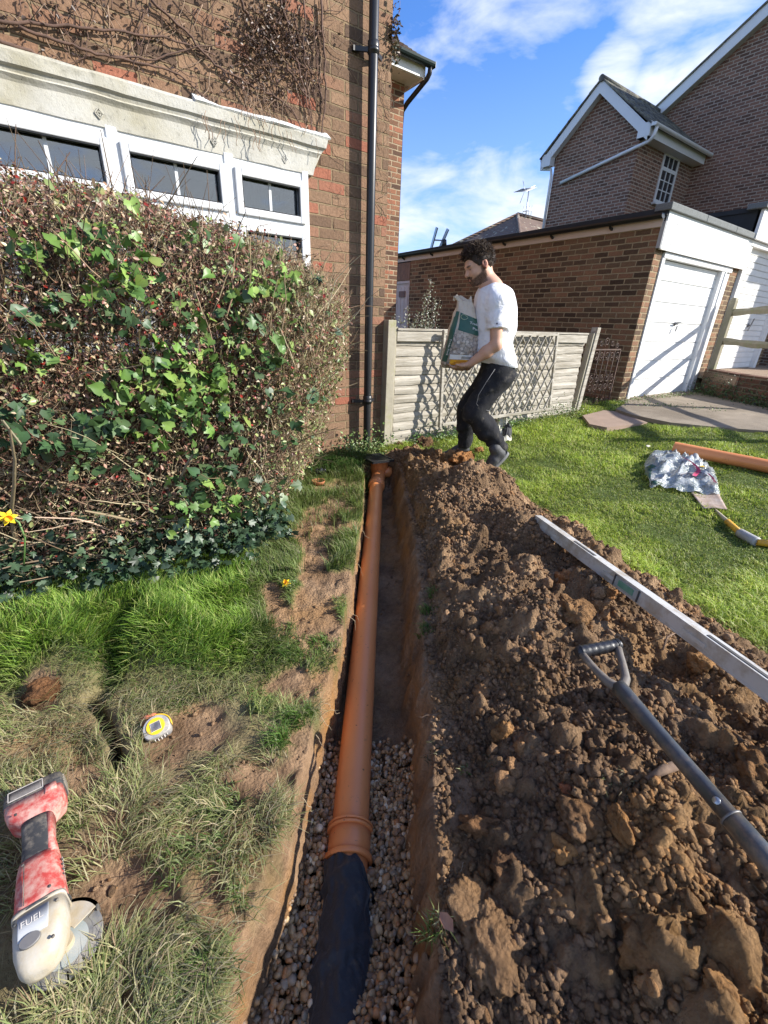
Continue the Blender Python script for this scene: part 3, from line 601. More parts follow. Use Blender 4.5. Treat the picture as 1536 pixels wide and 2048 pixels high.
# window
win = thing('window_set', None, None, (0, 3.47, 1.5)); win.parent = house; win.location = Vector((0, 3.47-5, 1.5)); win.name = 'window'
edges = [1.69, 1.13, .475, -.18, -.835, -1.49, -2.145]
FY0, FY1 = HY-.035, HY+.035
fr_ = MB(); fr_.box((-2.145, FY0+.012, 2.045), (1.69, FY1, 2.108)).box((-2.145, FY0+.012, .93), (1.69, FY1, .985)).box((-2.145, FY0+.005, 1.735), (1.69, FY1, 1.785))
for e in edges: fr_.box((e-.03 if e < 1.6 else e-.045, FY0+.003, .93), (e+.03 if e < 1.6 else e+.003, FY1-.002, 2.11))
fr_.box((-2.2, HY-.09, .90), (1.72, FY1, .93)); wfr = fr_.part('window_frame', white, win, bevel=.004)
for xr, xl in zip(edges[:-1], edges[1:]):
    xa, xb = xl+.03, xr-.03
    for z0, z1, bars in ((1.785, 2.045, 1), (.985, 1.735, 0)):
        s_ = MB(); w_ = .042
        s_.box((xa, FY0-.014, z0), (xa+w_, FY1-.01, z1)).box((xb-w_, FY0-.014, z0), (xb, FY1-.01, z1)).box((xa+w_, FY0-.014, z0), (xb-w_, FY1-.01, z0+w_)).box((xa+w_, FY0-.014, z1-w_), (xb-w_, FY1-.01, z1))
        sash = s_.part('sash', white, win, bevel=.006)
        if bars: MB().box(((xa+xb)/2-.009, HY-.004, z0+w_), ((xa+xb)/2+.009, HY+.012, z1-w_)).part('glazing_bar', white, sash)
        sp_ = MB()
        for q0, q1 in (((xa+w_, z0+w_), (xa+w_+.006, z1-w_)), ((xb-w_-.006, z0+w_), (xb-w_, z1-w_)), ((xa+w_+.006, z0+w_), (xb-w_-.006, z0+w_+.006)), ((xa+w_+.006, z1-w_-.006), (xb-w_-.006, z1-w_))): sp_.box((q0[0], FY0-.008, q0[1]), (q1[0], FY0+.02, q1[1]))
        sp_.part('gasket', black, sash)
        MB().box((xa+w_-.004, HY+.001, z0+w_-.004), (xb-w_+.004, HY+.0035, z1-w_+.004)).part('pane', glass, sash)
ro = MB(); ro.box((-4.7, 6.4, 0), (2.1, 6.45, 2.6)).box((-4.7, 3.75, -.02), (2.1, 6.4, 0)).box((-4.7, 3.75, 2.6), (2.1, 6.4, 2.65)); ro.part('room', room, house)
cu2 = MB()
for x0_, x1_, sgn in ((1.22, 1.52, 1), (-2.1, -1.7, 1)):
    RGs = []
    for i in range(30):
        t = i/29; x = x0_+(x1_-x0_)*t; RGs.append([(x-.10*(z < 1.5)*t, 3.66+.012*math.sin(t*34), z) for z in (.95, 1.3, 1.6, 1.9, 2.08)])
    RG = np.array(RGs); m1, m2 = RG.shape[:2]; cu2.add(RG.reshape(-1, 3), [(i*m2+j, i*m2+j+1, (i+1)*m2+j+1, (i+1)*m2+j) for i in range(m1-1) for j in range(m2-1)], True)
cu2.part('curtain', mat('curtain', (.42, .38, .30), (.34, .30, .24), 8, .9), house)

# ================================================================ GARAGE ONE
GX, GY = 6.95, 3.526
gar = thing('garage', 'brown brick garage with white sectional door and wide white fascia, behind the man', 'garage', (8.4, 6.5, .15))
w = MB(); w.box((GX, GY, -.2), (7.17, 9.0, 2.44)).box((GX, 9.62, -.2), (7.17, 11.0, 2.44)).box((GX, 9.0, 2.02), (7.17, 9.62, 2.2)).box((7.17, 10.8, -.2), (9.98, 11.0, 2.44)).box((9.62, GY, -.2), (9.94, 4.0, 2.2)).box((9.76, 4.0, -.2), (9.94, 10.8, 2.44))
w.part('wall', bk_gar, gar)
w = MB(); w.box((GX-.02, GY-.012, 2.44), (GX+.015, 11.0, 2.545)); w.part('fascia_board', mat('side_fascia', (.66, .56, .50), (.56, .48, .43), 3, .6), gar)
gt = MB(); a = np.linspace(math.pi, 2*math.pi, 9); P = [(GX-.075+.055*math.cos(t), GY-.03, 2.575+.055*math.sin(t)) for t in a]+[(GX-.075+.046*math.cos(t), GY-.03, 2.575+.046*math.sin(t)) for t in a[::-1]]
gt.prism(P, (0, 7.5, 0)); gt.prism([(GX-.13, GY-.034, 2.578), (GX-.12, GY-.034, 2.54), (GX-.075, GY-.034, 2.518), (GX-.03, GY-.034, 2.54), (GX-.02, GY-.034, 2.578)], (0, .004, 0)); gut = gt.part('gutter', black, gar)
for y in np.arange(4.2, 11, 1.0): MB().prism([(GX-.135, y, 2.58), (GX-.075, y, 2.49), (GX-.02, y, 2.47), (GX-.02, y, 2.50), (GX-.075, y, 2.516), (GX-.12, y, 2.55)], (0, .03, 0)).part('gutter_bracket', black, gut)
rb = MB(); rb.prism([(GX-.03, GY-.05, 2.56), (GX-.03, GY-.05, 2.655), (GX-.03, 11.1, 2.62), (GX-.03, 11.1, 2.56)], (3.05, 0, 0)); rb.part('roof', feltd, gar)
fa = MB(); fa.box((GX+.01, GY-.06, 2.175), (9.97, GY-.03, 2.625)); fas = fa.part('front_fascia', whitew, gar, bevel=.004)
for x, z in ((7.25, 2.5), (7.5, 2.42), (7.62, 2.3), (7.85, 2.52), (8.1, 2.4), (8.15, 2.28), (8.5, 2.5), (8.6, 2.25), (8.85, 2.42), (9.1, 2.3), (9.2, 2.5), (9.45, 2.4), (9.6, 2.26), (7.2, 2.26), (7.95, 2.24)): MB().lathe([(0, -.002), (.008, -.002), (.006, .003), (0, .003)], 8, (x, GY-.062, z), [[1, 0, 0], [0, 0, -1], [0, 1, 0]]).part('screw', mat('screw_grey', (.3, .3, .3), rough=.5), fas)
MB().box((GX-.015, GY-.055, 2.19), (GX+.012, GY+.0, 2.50)).part('end_trim', mat('trim_grey', (.42, .42, .42), rough=.6), fas)
cp = MB(); 
for x0, x1_ in ((GX-.05, 8.0), (8.005, 9.1), (9.105, 9.96)): cp.box((x0, GY-.10, 2.618), (x1_, GY+.12, 2.705))
cp.part('coping', felt, gar, bevel=.01)
hd = MB(); hd.box((7.19, GY-.028, 2.10), (9.62, GY+.05, 2.17)).box((7.172, GY-.02, .14), (7.25, GY+.06, 2.10)).box((9.25, GY-.02, .14), (9.36, GY+.06, 2.10)); hd.box((9.36, GY-.035, .14), (9.41, GY+.0, 2.10)).box((9.41, GY-.0, -.1), (9.62, GY+.2, 2.17)); hd.part('door_frame', whitew, gar, bevel=.004)
dr_ = MB(); z = .155
gn_ = 0
while z < 2.08:
    hgt = .135; dr_.box((7.25, GY+.045, z), (9.25, GY+.075, min(z+hgt-.004, 2.09))); gn_ += 1; z += hgt
    if gn_ % 2 == 0: z += .012
dr_.box((7.25, GY+.062, .15), (9.25, GY+.08, 2.1)); gd = dr_.part('garage_door', whitew, gar, bevel=.003)
ha = MB(); ha.lathe([(0, 0), (.03, 0), (.03, .01), (.012, .014), (.012, .05), (0, .05)], 14, (8.22, GY+.045, 1.27), [[1, 0, 0], [0, 0, -1], [0, 1, 0]]); ha.beam((8.22, GY-.005, 1.24), (8.20, GY-.005, 1.16), .022, .012, (0, 1, 0)); ha.beam((8.14, GY-.005, 1.285), (8.32, GY-.005, 1.30), .018, .012, (0, 1, 0)); ha.part('handle', mat('handle_grey', (.25, .25, .26), rough=.35, metal=.8), gd)
sd = MB(); sd.box((GX+.02, 9.03, .0), (GX+.08, 9.59, 2.02)); sd.box((GX-.006, 9.0, 0), (GX+.09, 9.03, 2.04)).box((GX-.006, 9.59, 0), (GX+.09, 9.62, 2.04)).box((GX-.006, 9.03, 1.99), (GX+.09, 9.59, 2.04))
pk = mat('door_pink', (.60, .50, .47), (.52, .43, .40), 4, .6)
sdo = sd.part('side_door', pk, gar)
for k in range(4): MB().box((GX+.012, 9.07+k*.135, .1), (GX+.022, 9.19+k*.135, 1.92)).part('door_plank', pk, sdo)
MB().box((GX-.008, 9.16, 1.70), (GX+.012, 9.40, 1.83)).part('door_plaque', mat('plaque', (.12, .05, .035), (.2, .10, .07), 20, .6), sdo)
cl = MB()
for k in range(7): cl.box((GX-.01, 9.0+k*.09, 2.06), (GX+.01, 9.085+k*.09, 2.42))
cl.part('timber_cladding', mat('cladding', (.26, .13, .07), (.17, .085, .05), 12, .7), gar)

# ================================================================ GARAGE TWO
g2 = thing('garage', "neighbour's taller white fronted garage with a close ribbed door above the gravel", 'garage', (11.2, 6.5, .5))
w = MB(); w.box((9.95, GY+.02, .2), (10.06, 10.9, 3.0)).box((12.31, GY+.02, .2), (12.75, 4.4, 2.6)).box((12.6, 4.4, .2), (12.75, 10.9, 3.0)).box((10.06, 10.7, .2), (12.6, 10.9, 3.0)); w.part('wall', bk_gar, g2)
MB().box((9.90, GY-.02, 2.71), (9.945, 10.9, 3.06)).part('side_upstand', feltd, g2)
MB().box((9.88, GY-.03, 3.02), (12.8, 10.9, 3.09)).part('roof', feltd, g2)
MB().box((9.88, GY-.12, 2.62), (12.8, GY-.07, 3.05)).part('front_fascia', whitew, g2, bevel=.004)
MB().box((9.80, GY-.16, 3.045), (12.85, GY+.12, 3.13)).part('coping', felt, g2, bevel=.01)
MB().box((9.97, GY-.05, .5), (10.08, GY+.05, 2.58)).box((12.17, GY-.06, .5), (12.30, GY+.05, 2.58)).box((9.97, GY-.065, 2.54), (12.3, GY+.05, 2.615)).part('door_frame', whitew, g2)
dr_ = MB(); z = .515
while z < 2.53: dr_.box((10.08, GY+.02, z), (12.17, GY+.05, z+.092)); z += .102
dr_.box((10.08, GY+.04, .5), (12.17, GY+.06, 2.54)); gd = dr_.part('garage_door', whitew, g2, bevel=.004)
ha = MB(); ha.lathe([(0, 0), (.035, 0), (.035, .012), (.012, .02), (.012, .05), (0, .05)], 12, (11.3, GY+.02, 1.32), [[1, 0, 0], [0, 0, -1], [0, 1, 0]]); ha.beam((11.22, GY-.03, 1.22), (11.36, GY-.03, 1.44), .025, .014, (0, 1, 0)); ha.part('handle', MATS['handle_grey'], gd)

# ================================================================ FAR HOUSE
fh = thing('brick_house', 'tall dark brick house with white bargeboards and a small gabled bay, beyond the garages', 'house', (16, 8, 0))
BX, BY0, BY1, BZ = 13.0, 7.66, 10.14, 5.85
RY, RZ = 8.92, 6.93
w = MB(); w.prism([(BX, BY0, 0), (BX, BY1, 0), (BX, BY1, BZ), (BX, RY, RZ-.04), (BX, BY0, BZ)], (3.0, 0, 0)); w.part('bay_wall', bk_far, fh)
AX, AY0, AYR, AZE, AZR = 16.0, -.2, 5.3, 5.95, 9.35
w = MB(); w.prism([(AX, AY0, 0), (AX, 10.8, 0), (AX, 10.8, AZE), (AX, AYR, AZR), (AX, AY0, AZE)], (7, 0, 0)); w.part('wall', bk_far, fh)
def chevron(mb, X0, outer, w_, d_):
    (ya, za), (yb, zb), (yc, zc) = outer; mb.prism([(X0, ya, za), (X0, yb, zb), (X0, yc, zc), (X0, yc, zc-w_), (X0, yb, zb-w_), (X0, ya, za-w_)], (d_, 0, 0))
def rakes(mb, X0, pts, w_, d_):
    for (y0, z0), (y1, z1) in pts:
        n = np.array([0, -(z1-z0), y1-y0]); n = n/np.linalg.norm(n); n = n if n[2] > 0 else -n
        a, b_ = np.array([X0, y0, z0]), np.array([X0, y1, z1]); mb.prism([a, b_, b_-n*w_, a-n*w_], (d_, 0, 0))
k1 = (RZ-BZ)/(RY-BY0)
r1 = MB(); chevron(r1, BX-.20, [(BY0-.28, BZ-.14), (RY, RZ+.10), (BY1+.28, BZ-.14)], .27, .03); r1.box((BX-.206, BY0-.32, BZ-.33), (BX-.005, BY0-.02, BZ-.05)).box((BX-.206, BY1+.02, BZ-.36), (BX-.005, BY1+.32, BZ-.06))
bb = r1.part('bargeboard', white, fh)
r1 = MB(); chevron(r1, BX-.17, [(BY0-.02, BZ-.10), (RY, RZ-.10), (BY1+.02, BZ-.10)], .05, .168); r1.box((BX-.17, BY0-.30, BZ-.33), (16.0, BY0-.002, BZ-.29)).part('soffit', white, fh)
r1 = MB(); r1.box((BX-.02, BY0-.30, BZ-.29), (16.0, BY0-.275, BZ-.10)); r1.part('eaves_board', white, fh)
r1 = MB(); chevron(r1, BX-.235, [(BY0-.36, BZ-.10), (RY, RZ+.145), (BY1+.34, BZ-.08)], .04, .2); tiled(r1, (BX-.24, BY0-.40, BZ-.14), (16.05, BY0-.40, BZ-.14), (0, RY-BY0+.40, RZ+.14-BZ+.14), 12, th=.025); tiled(r1, (BX-.24, BY1+.36, BZ-.12), (16.05, BY1+.36, BZ-.12), (0, -(BY1-RY+.36), RZ+.14-BZ+.12), 12, th=.025)
chevron(r1, BX-.18, [(BY0-.36, BZ-.13), (RY, RZ+.115), (BY1+.34, BZ-.11)], .03, 3.2); r1.tube([(BX-.25, RY, RZ+.12), (BX+1.5, RY, RZ+.12), (16.5, RY, RZ+.12)], .075, 10); r1.part('bay_roof', tileg, fh)
ut = MB(); a = np.linspace(math.pi, 2*math.pi, 8); P = [(BX-.28, BY0-.43+.06*math.cos(t), BZ-.12+.06*math.sin(t)) for t in a]+[(BX-.28, BY0-.43+.05*math.cos(t), BZ-.12+.05*math.sin(t)) for t in a[::-1]]; ut.prism(P, (3.3, 0, 0)); ut.box((BX-.285, BY0-.49, BZ-.18), (BX-.275, BY0-.37, BZ-.115)); gu_ = ut.part('gutter', white, fh)
ut = MB(); q = onX(1300, 245, BX-.1); q2 = onX(1121, 366, BX-.06); ut.tube([(BX-.12, BY0-.43, BZ-.15), (BX-.12, BY0-.42, BZ-.30), (BX-.11, BY0-.38, BZ-.36), (BX-.09, BY0-.28, BZ-.42), tuple(q2*.3+.7*np.array([BX-.09, BY0-.28, BZ-.42])), tuple(q2)], .042, 10); t0 = onX(1112, 312, BX-.05); ut.part('drainpipe', white, fh)
ut = MB(); q3 = onX(1105, 445, BX-.06); yl = BY1+.02; ut.tube([(BX-.06, yl+.42, BZ-.12), (BX-.06, yl+.40, BZ-.35), (BX-.05, yl+.05, BZ-.42), (BX-.05, yl, BZ-.6), (BX-.05, yl, 3.2)], .04, 10); ut.box((BX-.1, yl+.33, BZ-.16), (15, yl+.45, BZ-.10)); ut.part('drainpipe', white, fh)
r1 = MB(); chevron(r1, AX-.22, [(9.6, AZR+.12-.618*(9.6-AYR)), (AYR, AZR+.12), (AY0-.3, AZE)], .31, .03); r1.part('bargeboard', white, fh)
r1 = MB(); chevron(r1, AX-.19, [(9.6, AZR-.12-.618*(9.6-AYR)), (AYR, AZR-.12), (AY0-.3, AZE-.24)], .06, .189); r1.part('soffit', mat('soffit_grey', (.42, .40, .37), (.34, .32, .30), 4, .7), fh)
r1 = MB(); y9 = 9.9; tiled(r1, (AX-.26, y9, AZR+.13-.618*(y9-AYR)), (AX+1.6, y9, AZR+.13-.618*(y9-AYR)), (0, AYR-y9, .618*(y9-AYR)), 34, th=.025, step=.018); chevron(r1, AX-.262, [(9.7, AZR+.155-.618*(9.7-AYR)), (AYR, AZR+.155), (AY0-.3, AZE+.04)], .045, .2); r1.prism([(AX-.2, AYR, AZR+.12), (AX-.2, 11.2, AZR+.12-.618*(11.2-AYR)), (AX-.2, 11.2, AZR-.618*(11.2-AYR))], (7.3, 0, 0)).prism([(AX-.2, AYR, AZR+.12), (AX-.2, AY0-.4, AZE-.1), (AX-.2, AY0-.4, AZE-.2), (AX-.2, AYR, AZR)], (7.3, 0, 0)); r1.part('roof', tileg, fh)
wn = MB(); X0, X1, Z0_, Z1_ = 14.30, 15.18, 4.42, 5.56; Yw = BY0-.03
wn.box((X0, Yw, Z0_), (X0+.07, Yw+.06, Z1_)).box((X1-.07, Yw, Z0_), (X1, Yw+.06, Z1_)).box((X0+.07, Yw, Z1_-.07), (X1-.07, Yw+.06, Z1_)).box((X0+.07, Yw, Z0_), (X1-.07, Yw+.06, Z0_+.09)).box((X0+.07, Yw, 5.17), (X1-.07, Yw+.06, 5.25)); wn.box((X0-.06, Yw-.08, Z0_-.04), (X1+.06, Yw+.03, Z0_)); wf = wn.part('window', white, fh)
gb = MB()
for k in (1, 2): gb.box((X0+.07+k*(X1-X0-.14)/3-.011, Yw+.002, Z0_+.09), (X0+.07+k*(X1-X0-.14)/3+.011, Yw+.02, Z1_-.07))
for z in (4.73, 4.95): gb.box((X0+.07, Yw+.004, z), (X1-.07, Yw+.018, z+.02))
gb.part('glazing_bars', white, wf); MB().box((X0+.06, Yw+.024, Z0_+.08), (X1-.06, Yw+.028, Z1_-.06)).part('pane', mat('dark_glass', (.03, .035, .04), (.02, .024, .03), 3, .08, spec=.8), wf)

# ================================================================ HIPPED HOUSE, AERIAL, LADDER
hp = thing('hipped_house', 'distant low house with brown hipped tile roof and an aerial on its ridge', 'house', (24, 18, 0))
r_ = ray(1035, 430); k = 27/math.hypot(r_[0], r_[1]); A = EYE+r_*k; HW = 4.6; ez = A[2]-HW*.62
w = MB(); w.box((A[0]-HW+.3, A[1]-HW+.3, 0), (A[0]+9, A[1]+HW-.3, ez)); w.part('wall', bk_far, hp)
w = MB(); e0, e1, e2, e3 = (A[0]-HW, A[1]-HW, ez), (A[0]+12, A[1]-HW, ez), (A[0]+12, A[1]+HW, ez), (A[0]-HW, A[1]+HW, ez); R0, R1_ = tuple(A), (A[0]+8, A[1], A[2])
w.add([e0, e1, e2, e3, R0, R1_], [(0, 1, 5, 4), (1, 2, 5), (2, 3, 4, 5), (3, 0, 4), (0, 3, 2, 1)]); w.tube([R0, R1_], .12, 8); w.tube([e0, R0], .10, 8); w.tube([e3, R0], .10, 8)
mt, nn, ll, b = nodes_mat('mossy_tile'); tc_ = nn.new('ShaderNodeTexCoord'); v_ = tc_.outputs['Object']
c_ = ramp(nn, ll, noise_node(nn, ll, 1.2, 6, .7, v_).outputs['Fac'], [(.3, (.12, .08, .062)), (.7, (.20, .135, .10))]).outputs[0]; c_ = mixc(nn, ll, ramp(nn, ll, noise_node(nn, ll, 3.4, 3, .6, v_).outputs['Fac'], [(.6, (0, 0, 0)), (.66, (1, 1, 1))]).outputs[0], c_, (.42, .38, .28))
wv_ = nn.new('ShaderNodeTexWave'); wv_.bands_direction = 'Z'; wv_.inputs['Scale'].default_value = 3.2; ll.new(v_, wv_.inputs['Vector']); bump(nn, ll, b, wv_.outputs['Fac'], .8, .05); ll.new(c_, b.inputs['Base Color']); pset(b, rough=.95); w.part('roof', mt, hp)
al = mat('aluminium', (.45, .47, .50), (.35, .37, .40), 8, .4, metal=.7)
ae = MB(); p0 = EYE+ray(1051, 436)*k*1.005; p1 = EYE+ray(1058, 380)*k*1.005; ae.tube([p0, p1], .028, 6)
q0, q1 = EYE+ray(1043, 383)*k, EYE+ray(1071, 371)*k; ae.tube([q0, q1], .022, 6); dq = q1-q0
for t in np.linspace(.0, .55, 6): c = q0+dq*t; ae.tube([c-np.array([.35, -.2, .05]), c+np.array([.35, -.2, .05])], .011, 4)
ae.tube([q0+(0, 0, .45), q0+dq*.25+(0, 0, -.0), q0+(0, 0, -.5)], .015, 4); q2, q3 = EYE+ray(1046, 423)*k, EYE+ray(1063, 421)*k; ae.tube([q2, q3], .018, 5)
for t in (.0, .4, .7, 1): c = q2+(q3-q2)*t; ae.tube([c-(0, 0, .22), c+(0, 0, .22)], .011, 4)
ae.part('aerial', al, hp)
ld = thing('ladder', 'aluminium ladder leaning behind the garage roof', 'ladder', (7.5, 11.3, 0))
for pa, pb in (((860, 505), (874, 455)), ((876, 505), (896, 458))):
    a_, b_ = onV(*pa, 13.3), onV(*pb, 13.1); d = (a_-b_)/(a_-b_)[2]; MB().beam(a_-d*(a_[2]-.0), b_, .035, .075).part('rail', al, ld)
for py in (480, 503): 
    a_, b_ = onV(867-(py-480)*.3, py, 13.2), onV(887-(py-480)*.42, py+1, 13.2); MB().tube([a_, b_], .018, 6).part('rung', al, ld)
a_ = onV(889, 481, 13.15); MB().tube([a_-(.0, .0, .14), a_+(0, 0, .02)], [.07, .05], 8).part('rail_clamp', black, ld)

# ================================================================ FENCE, TRELLIS, GATE
wood = mat('weathered_wood', (.52, .48, .41), (.30, .27, .22), 3, .85, .7, 7, .006, dirt=(.24, .21, .16), dirt_amt=.45, dscale=1.6, stretch=(1.2, 6, 16))
woodd = mat('weathered_post', (.42, .38, .29), (.28, .25, .19), 5, .85, .5, 50, .004, dirt=(.30, .29, .15), dirt_amt=.3, dscale=7)
fn = thing('wooden_fence', 'bleached wavy overlapping board fence panel between the house corner and the gate', 'fence', (4.05, 3.5, 0))
FX0, FX1, FYY = 2.545, 5.59, 3.475
rf_ = np.random.default_rng(3); zz = -.03
for k in range(12):
    hgt = .112; z0 = zz+k*.0885; xs = np.linspace(FX0, FX1, 70); ph = rf_.uniform(0, 9); amp = rf_.uniform(.003, .007)
    wob = lambda x, s: amp*math.sin(x*2.1+ph+s)+.006*float(vnoise(x*2.3, k*3.1+s))+.004*float(vnoise(x*9, k*1.7+s))
    out = lambda x: .007*float(vnoise(x*1.4+k*5, 4.))+.002*float(vnoise(x*5, k*2.))
    R_ = []
    for x in xs:
        zb, zt, yo = z0+wob(x, 0), z0+hgt+wob(x, 0)*.6, out(x); bow = -.002
        R_.append([(x, FYY-.022-yo, zb), (x, FYY-.024-yo+bow, zb+hgt*.35), (x, FYY-.004-yo*.6, zt), (x, FYY+.004-yo*.6, zt), (x, FYY-.012-yo, zb)])
    MB().rings(R_, smooth=False).part('board', wood, fn)
cp = MB(); cp.rings([[(x, FYY-.05, .985+.004*math.sin(x*3)), (x, FYY-.05, 1.075+.003*math.sin(x*4+1)), (x, FYY-.018, 1.08), (x, FYY-.018, .985)] for x in np.linspace(FX0-.01, FX1, 40)], smooth=False); cp.part('top_rail', wood, fn)
MB().box((FX0-.01, FYY-.06, 1.082), (FX1, FYY+.03, 1.10)).part('capping', wood, fn)
for x in (3.55, 4.6): MB().box((x, FYY+.006, -.02), (x+.04, FYY+.04, 1.06)).part('batten', woodd, fn)
for (xa, za, xb, zb, w_, lab, nm) in ((2.40, 0, 2.415, 1.175, .085, 'square weathered fence post tight against the house corner', 'l'), (5.70, .06, 5.80, 1.165, .10, 'leaning split pale fence post beside the iron gate', 'r')):
    t = thing('fence_post', lab, 'post', (xa, 3.44, za-.1)); p = MB()
    if nm == 'l':
        p.rings([[(x, 3.40, z), (x+.088, 3.40, z), (x+.088, 3.49, z), (x, 3.49, z)] for x, z in ((2.405, -.1), (2.408, .4), (2.412, 1.165))], smooth=False); p.part('post', woodd, t, bevel=.004)
        q = MB(); q.rings([[(x, 3.43, z), (x+.028, 3.43, z), (x+.028, 3.50, z), (x, 3.50, z)] for x, z in ((2.497, -.1), (2.502, 1.11))], smooth=False); q.part('side_batten', woodd, t)
    else:
        p.rings([[(x, 3.41, z), (x+.075, 3.41, z), (x+.075, 3.5, z), (x, 3.5, z)] for x, z in ((5.655, -.1), (5.70, .5), (5.76, 1.17))], smooth=False); p.part('post', wood, t, bevel=.004)
        q = MB(); q.rings([[(x, 3.425, z), (x+.03, 3.425, z), (x+.03, 3.5, z), (x, 3.5, z)] for x, z in ((5.622, -.1), (5.668, .5), (5.72, 1.10))], smooth=False); q.part('side_batten', woodd, t)
tr_ = thing('trellis', 'diamond lattice trellis propped in front of the pale fence panel', 'trellis', (4.0, 3.33, .2))
TY = lambda z: 3.28+.10*(z-.2); tx0, tx1, tz0, tz1 = 3.02, 4.84, .20, 1.075
fm = MB(); fm.beam((tx0, TY(tz0), tz0-.03), (tx0+.03, TY(tz1), tz1+.02), .028, .03, (0, 1, 0)); frm = fm.part('frame', wood, tr_)
fm = MB(); fm.beam((tx1, TY(tz0), tz0), (tx1+.01, TY(tz1), tz1+.02), .03, .028, (0, 1, 0)); fm.part('frame', wood, tr_)
MB().beam((tx0+.02, TY(tz0)-.004, tz0), (tx1, TY(tz0)-.004, tz0+.02), .026, .03, (0, 1, 0)).part('frame', wood, tr_)
MB().beam((tx0+.02, TY(tz1)-.004, tz1), (tx1, TY(tz1)-.004, tz1), .026, .03, (0, 1, 0)).part('frame', wood, tr_)
Hh = tz1-tz0; dxs = .62
for s_, yo in ((1, -.006), (-1, .010)):
    for x in np.arange(tx0-dxs, tx1+dxs, .135):
        a_, b_ = np.array([x, tz0]), np.array([x+s_*dxs, tz1]); d = b_-a_; t0, t1 = 0, 1
        for lo, hi in ((tx0+.01, tx1-.01),):
            ta, tb = (lo-a_[0])/d[0], (hi-a_[0])/d[0]; t0, t1 = max(t0, min(ta, tb)), min(t1, max(ta, tb))
        if t1-t0 < .05: continue
        p_, q_ = a_+d*t0, a_+d*t1; MB().beam((p_[0], TY(p_[1])+yo, p_[1]), (q_[0], TY(q_[1])+yo, q_[1]), .008, .020, (0, 1, 0)).part('slat', wood, tr_)
# iron gate
rust = mat('rusty_iron', (.075, .045, .035), (.12, .065, .045), 30, .7, .3, 80, dirt=(.02, .018, .018), dirt_amt=.4, dscale=12)
gt_ = thing('iron_gate', 'rusty wrought iron scroll gate between fence post and brick garage', 'gate', (6.4, 3.56, .1))
gx0, gx1, gz0, gz1, gy = 5.90, 6.72, .09, .89, 3.56
fr_ = MB()
for a_, b_ in (((gx0, gz0), (gx0, gz1)), ((gx1, gz0), (gx1, gz1)), ((gx0, gz1), (gx1, gz1)), ((gx0, gz0), (gx1, gz0))): fr_.beam((a_[0], gy, a_[1]), (b_[0]+1e-5, gy, b_[1]), .016, .022, (0, 1, 0))
fr_.part('gate_frame', rust, gt_)
for k in range(1, 6):
    x = gx0+(gx1-gx0)*k/6; MB().tube([(x, gy, gz0), (x, gy, gz1)], .006, 6).part('bar', rust, gt_)
def scroll(cx, cz, r, s=1, t0=0, turns=1.35):
    P = []
    for i in range(22): t = i/21*turns*2*math.pi; rr_ = r*(1-.72*i/21); P.append((cx+s*rr_*math.cos(t+t0), gy-.004, cz+rr_*math.sin(t+t0)))
    return MB().tube(P, .0055, 5)
for row, (z, r) in enumerate(((gz1-.085, .06), (gz0+.40, .055), (gz0+.28, .055), (gz0+.075, .055))):
    for k in range(6):
        x = gx0+(gx1-gx0)*(k+.5)/6; scroll(x, z, r, 1 if k % 2 else -1, 1.5 if row % 2 else -1.5).part('scroll', rust, gt_)
for k, x in enumerate(np.linspace(gx0+.12, gx1-.12, 5)): scroll(x, gz1+.05+.05*(1-abs(k-2)/2), .045+.02*(k == 2), 1 if k % 2 else -1, -1.2, 1.5).part('scroll', rust, gt_)
for k in range(3):
    x = gx0+(gx1-gx0)*(k*2+1)/6; MB().tube([(x-.12, gy, gz0+.52), (x, gy, gz0+.30), (x-.1, gy, gz0+.12)], .005, 5).part('scroll', rust, gt_)

# ================================================================ RETAINING WALL, POST AND RAIL
rw = thing('retaining_wall', "low brick retaining wall below the neighbour's post and rail fence", 'wall', (9, 2.6, .1)); w = MB()
bk_low = brick('brick_low', [(.0, (.07, .04, .03)), (.5, (.14, .075, .05)), (1, (.21, .10, .07))], (.20, .17, .12), ms=.010)
for a_, b_ in zip(WL[:-1], WL[1:]):
    d = (b_-a_)/np.linalg.norm(b_-a_); nrm = np.array([d[1], -d[0]]); nrm = nrm if nrm[0] > 0 else -nrm; e = b_+d*.05
    w.prism([(*a_, -.1), (*e, -.1), (*(e+nrm*.2), -.1), (*(a_+nrm*.2), -.1)], (0, 0, .655))
w.part('wall', bk_low, rw)
oak = mat('oak_rail', (.30, .27, .19), (.19, .17, .12), 6, .85, .5, 40, .005, dirt=(.24, .25, .12), dirt_amt=.3, dscale=6)
rfn = thing('rail_fence', 'grey oak post and rail fence standing on the low brick wall', 'fence', (9.5, 3.38, .55))
d = (WL[1]-WL[0])/np.linalg.norm(WL[1]-WL[0]); P0 = np.array([9.60, 3.33])
def post(p, z0, z1):
    R_ = [[(p[0]-.05, p[1]-.045, z), (p[0]+.05, p[1]-.05, z), (p[0]+.055, p[1]+.045, z), (p[0]-.05, p[1]+.05, z)] for z in np.linspace(z0, z1, 5)]
    R_.append([(a[0]*.55+p[0]*.45, a[1]*.55+p[1]*.45, z1+.05) for a in R_[-1]]); MB().rings(R_, smooth=False).part('post', oak, rfn)
post(P0, .5, 1.67); post(P0+d*1.9, .5, 1.67); post(P0+d*3.8, .5, 1.67)
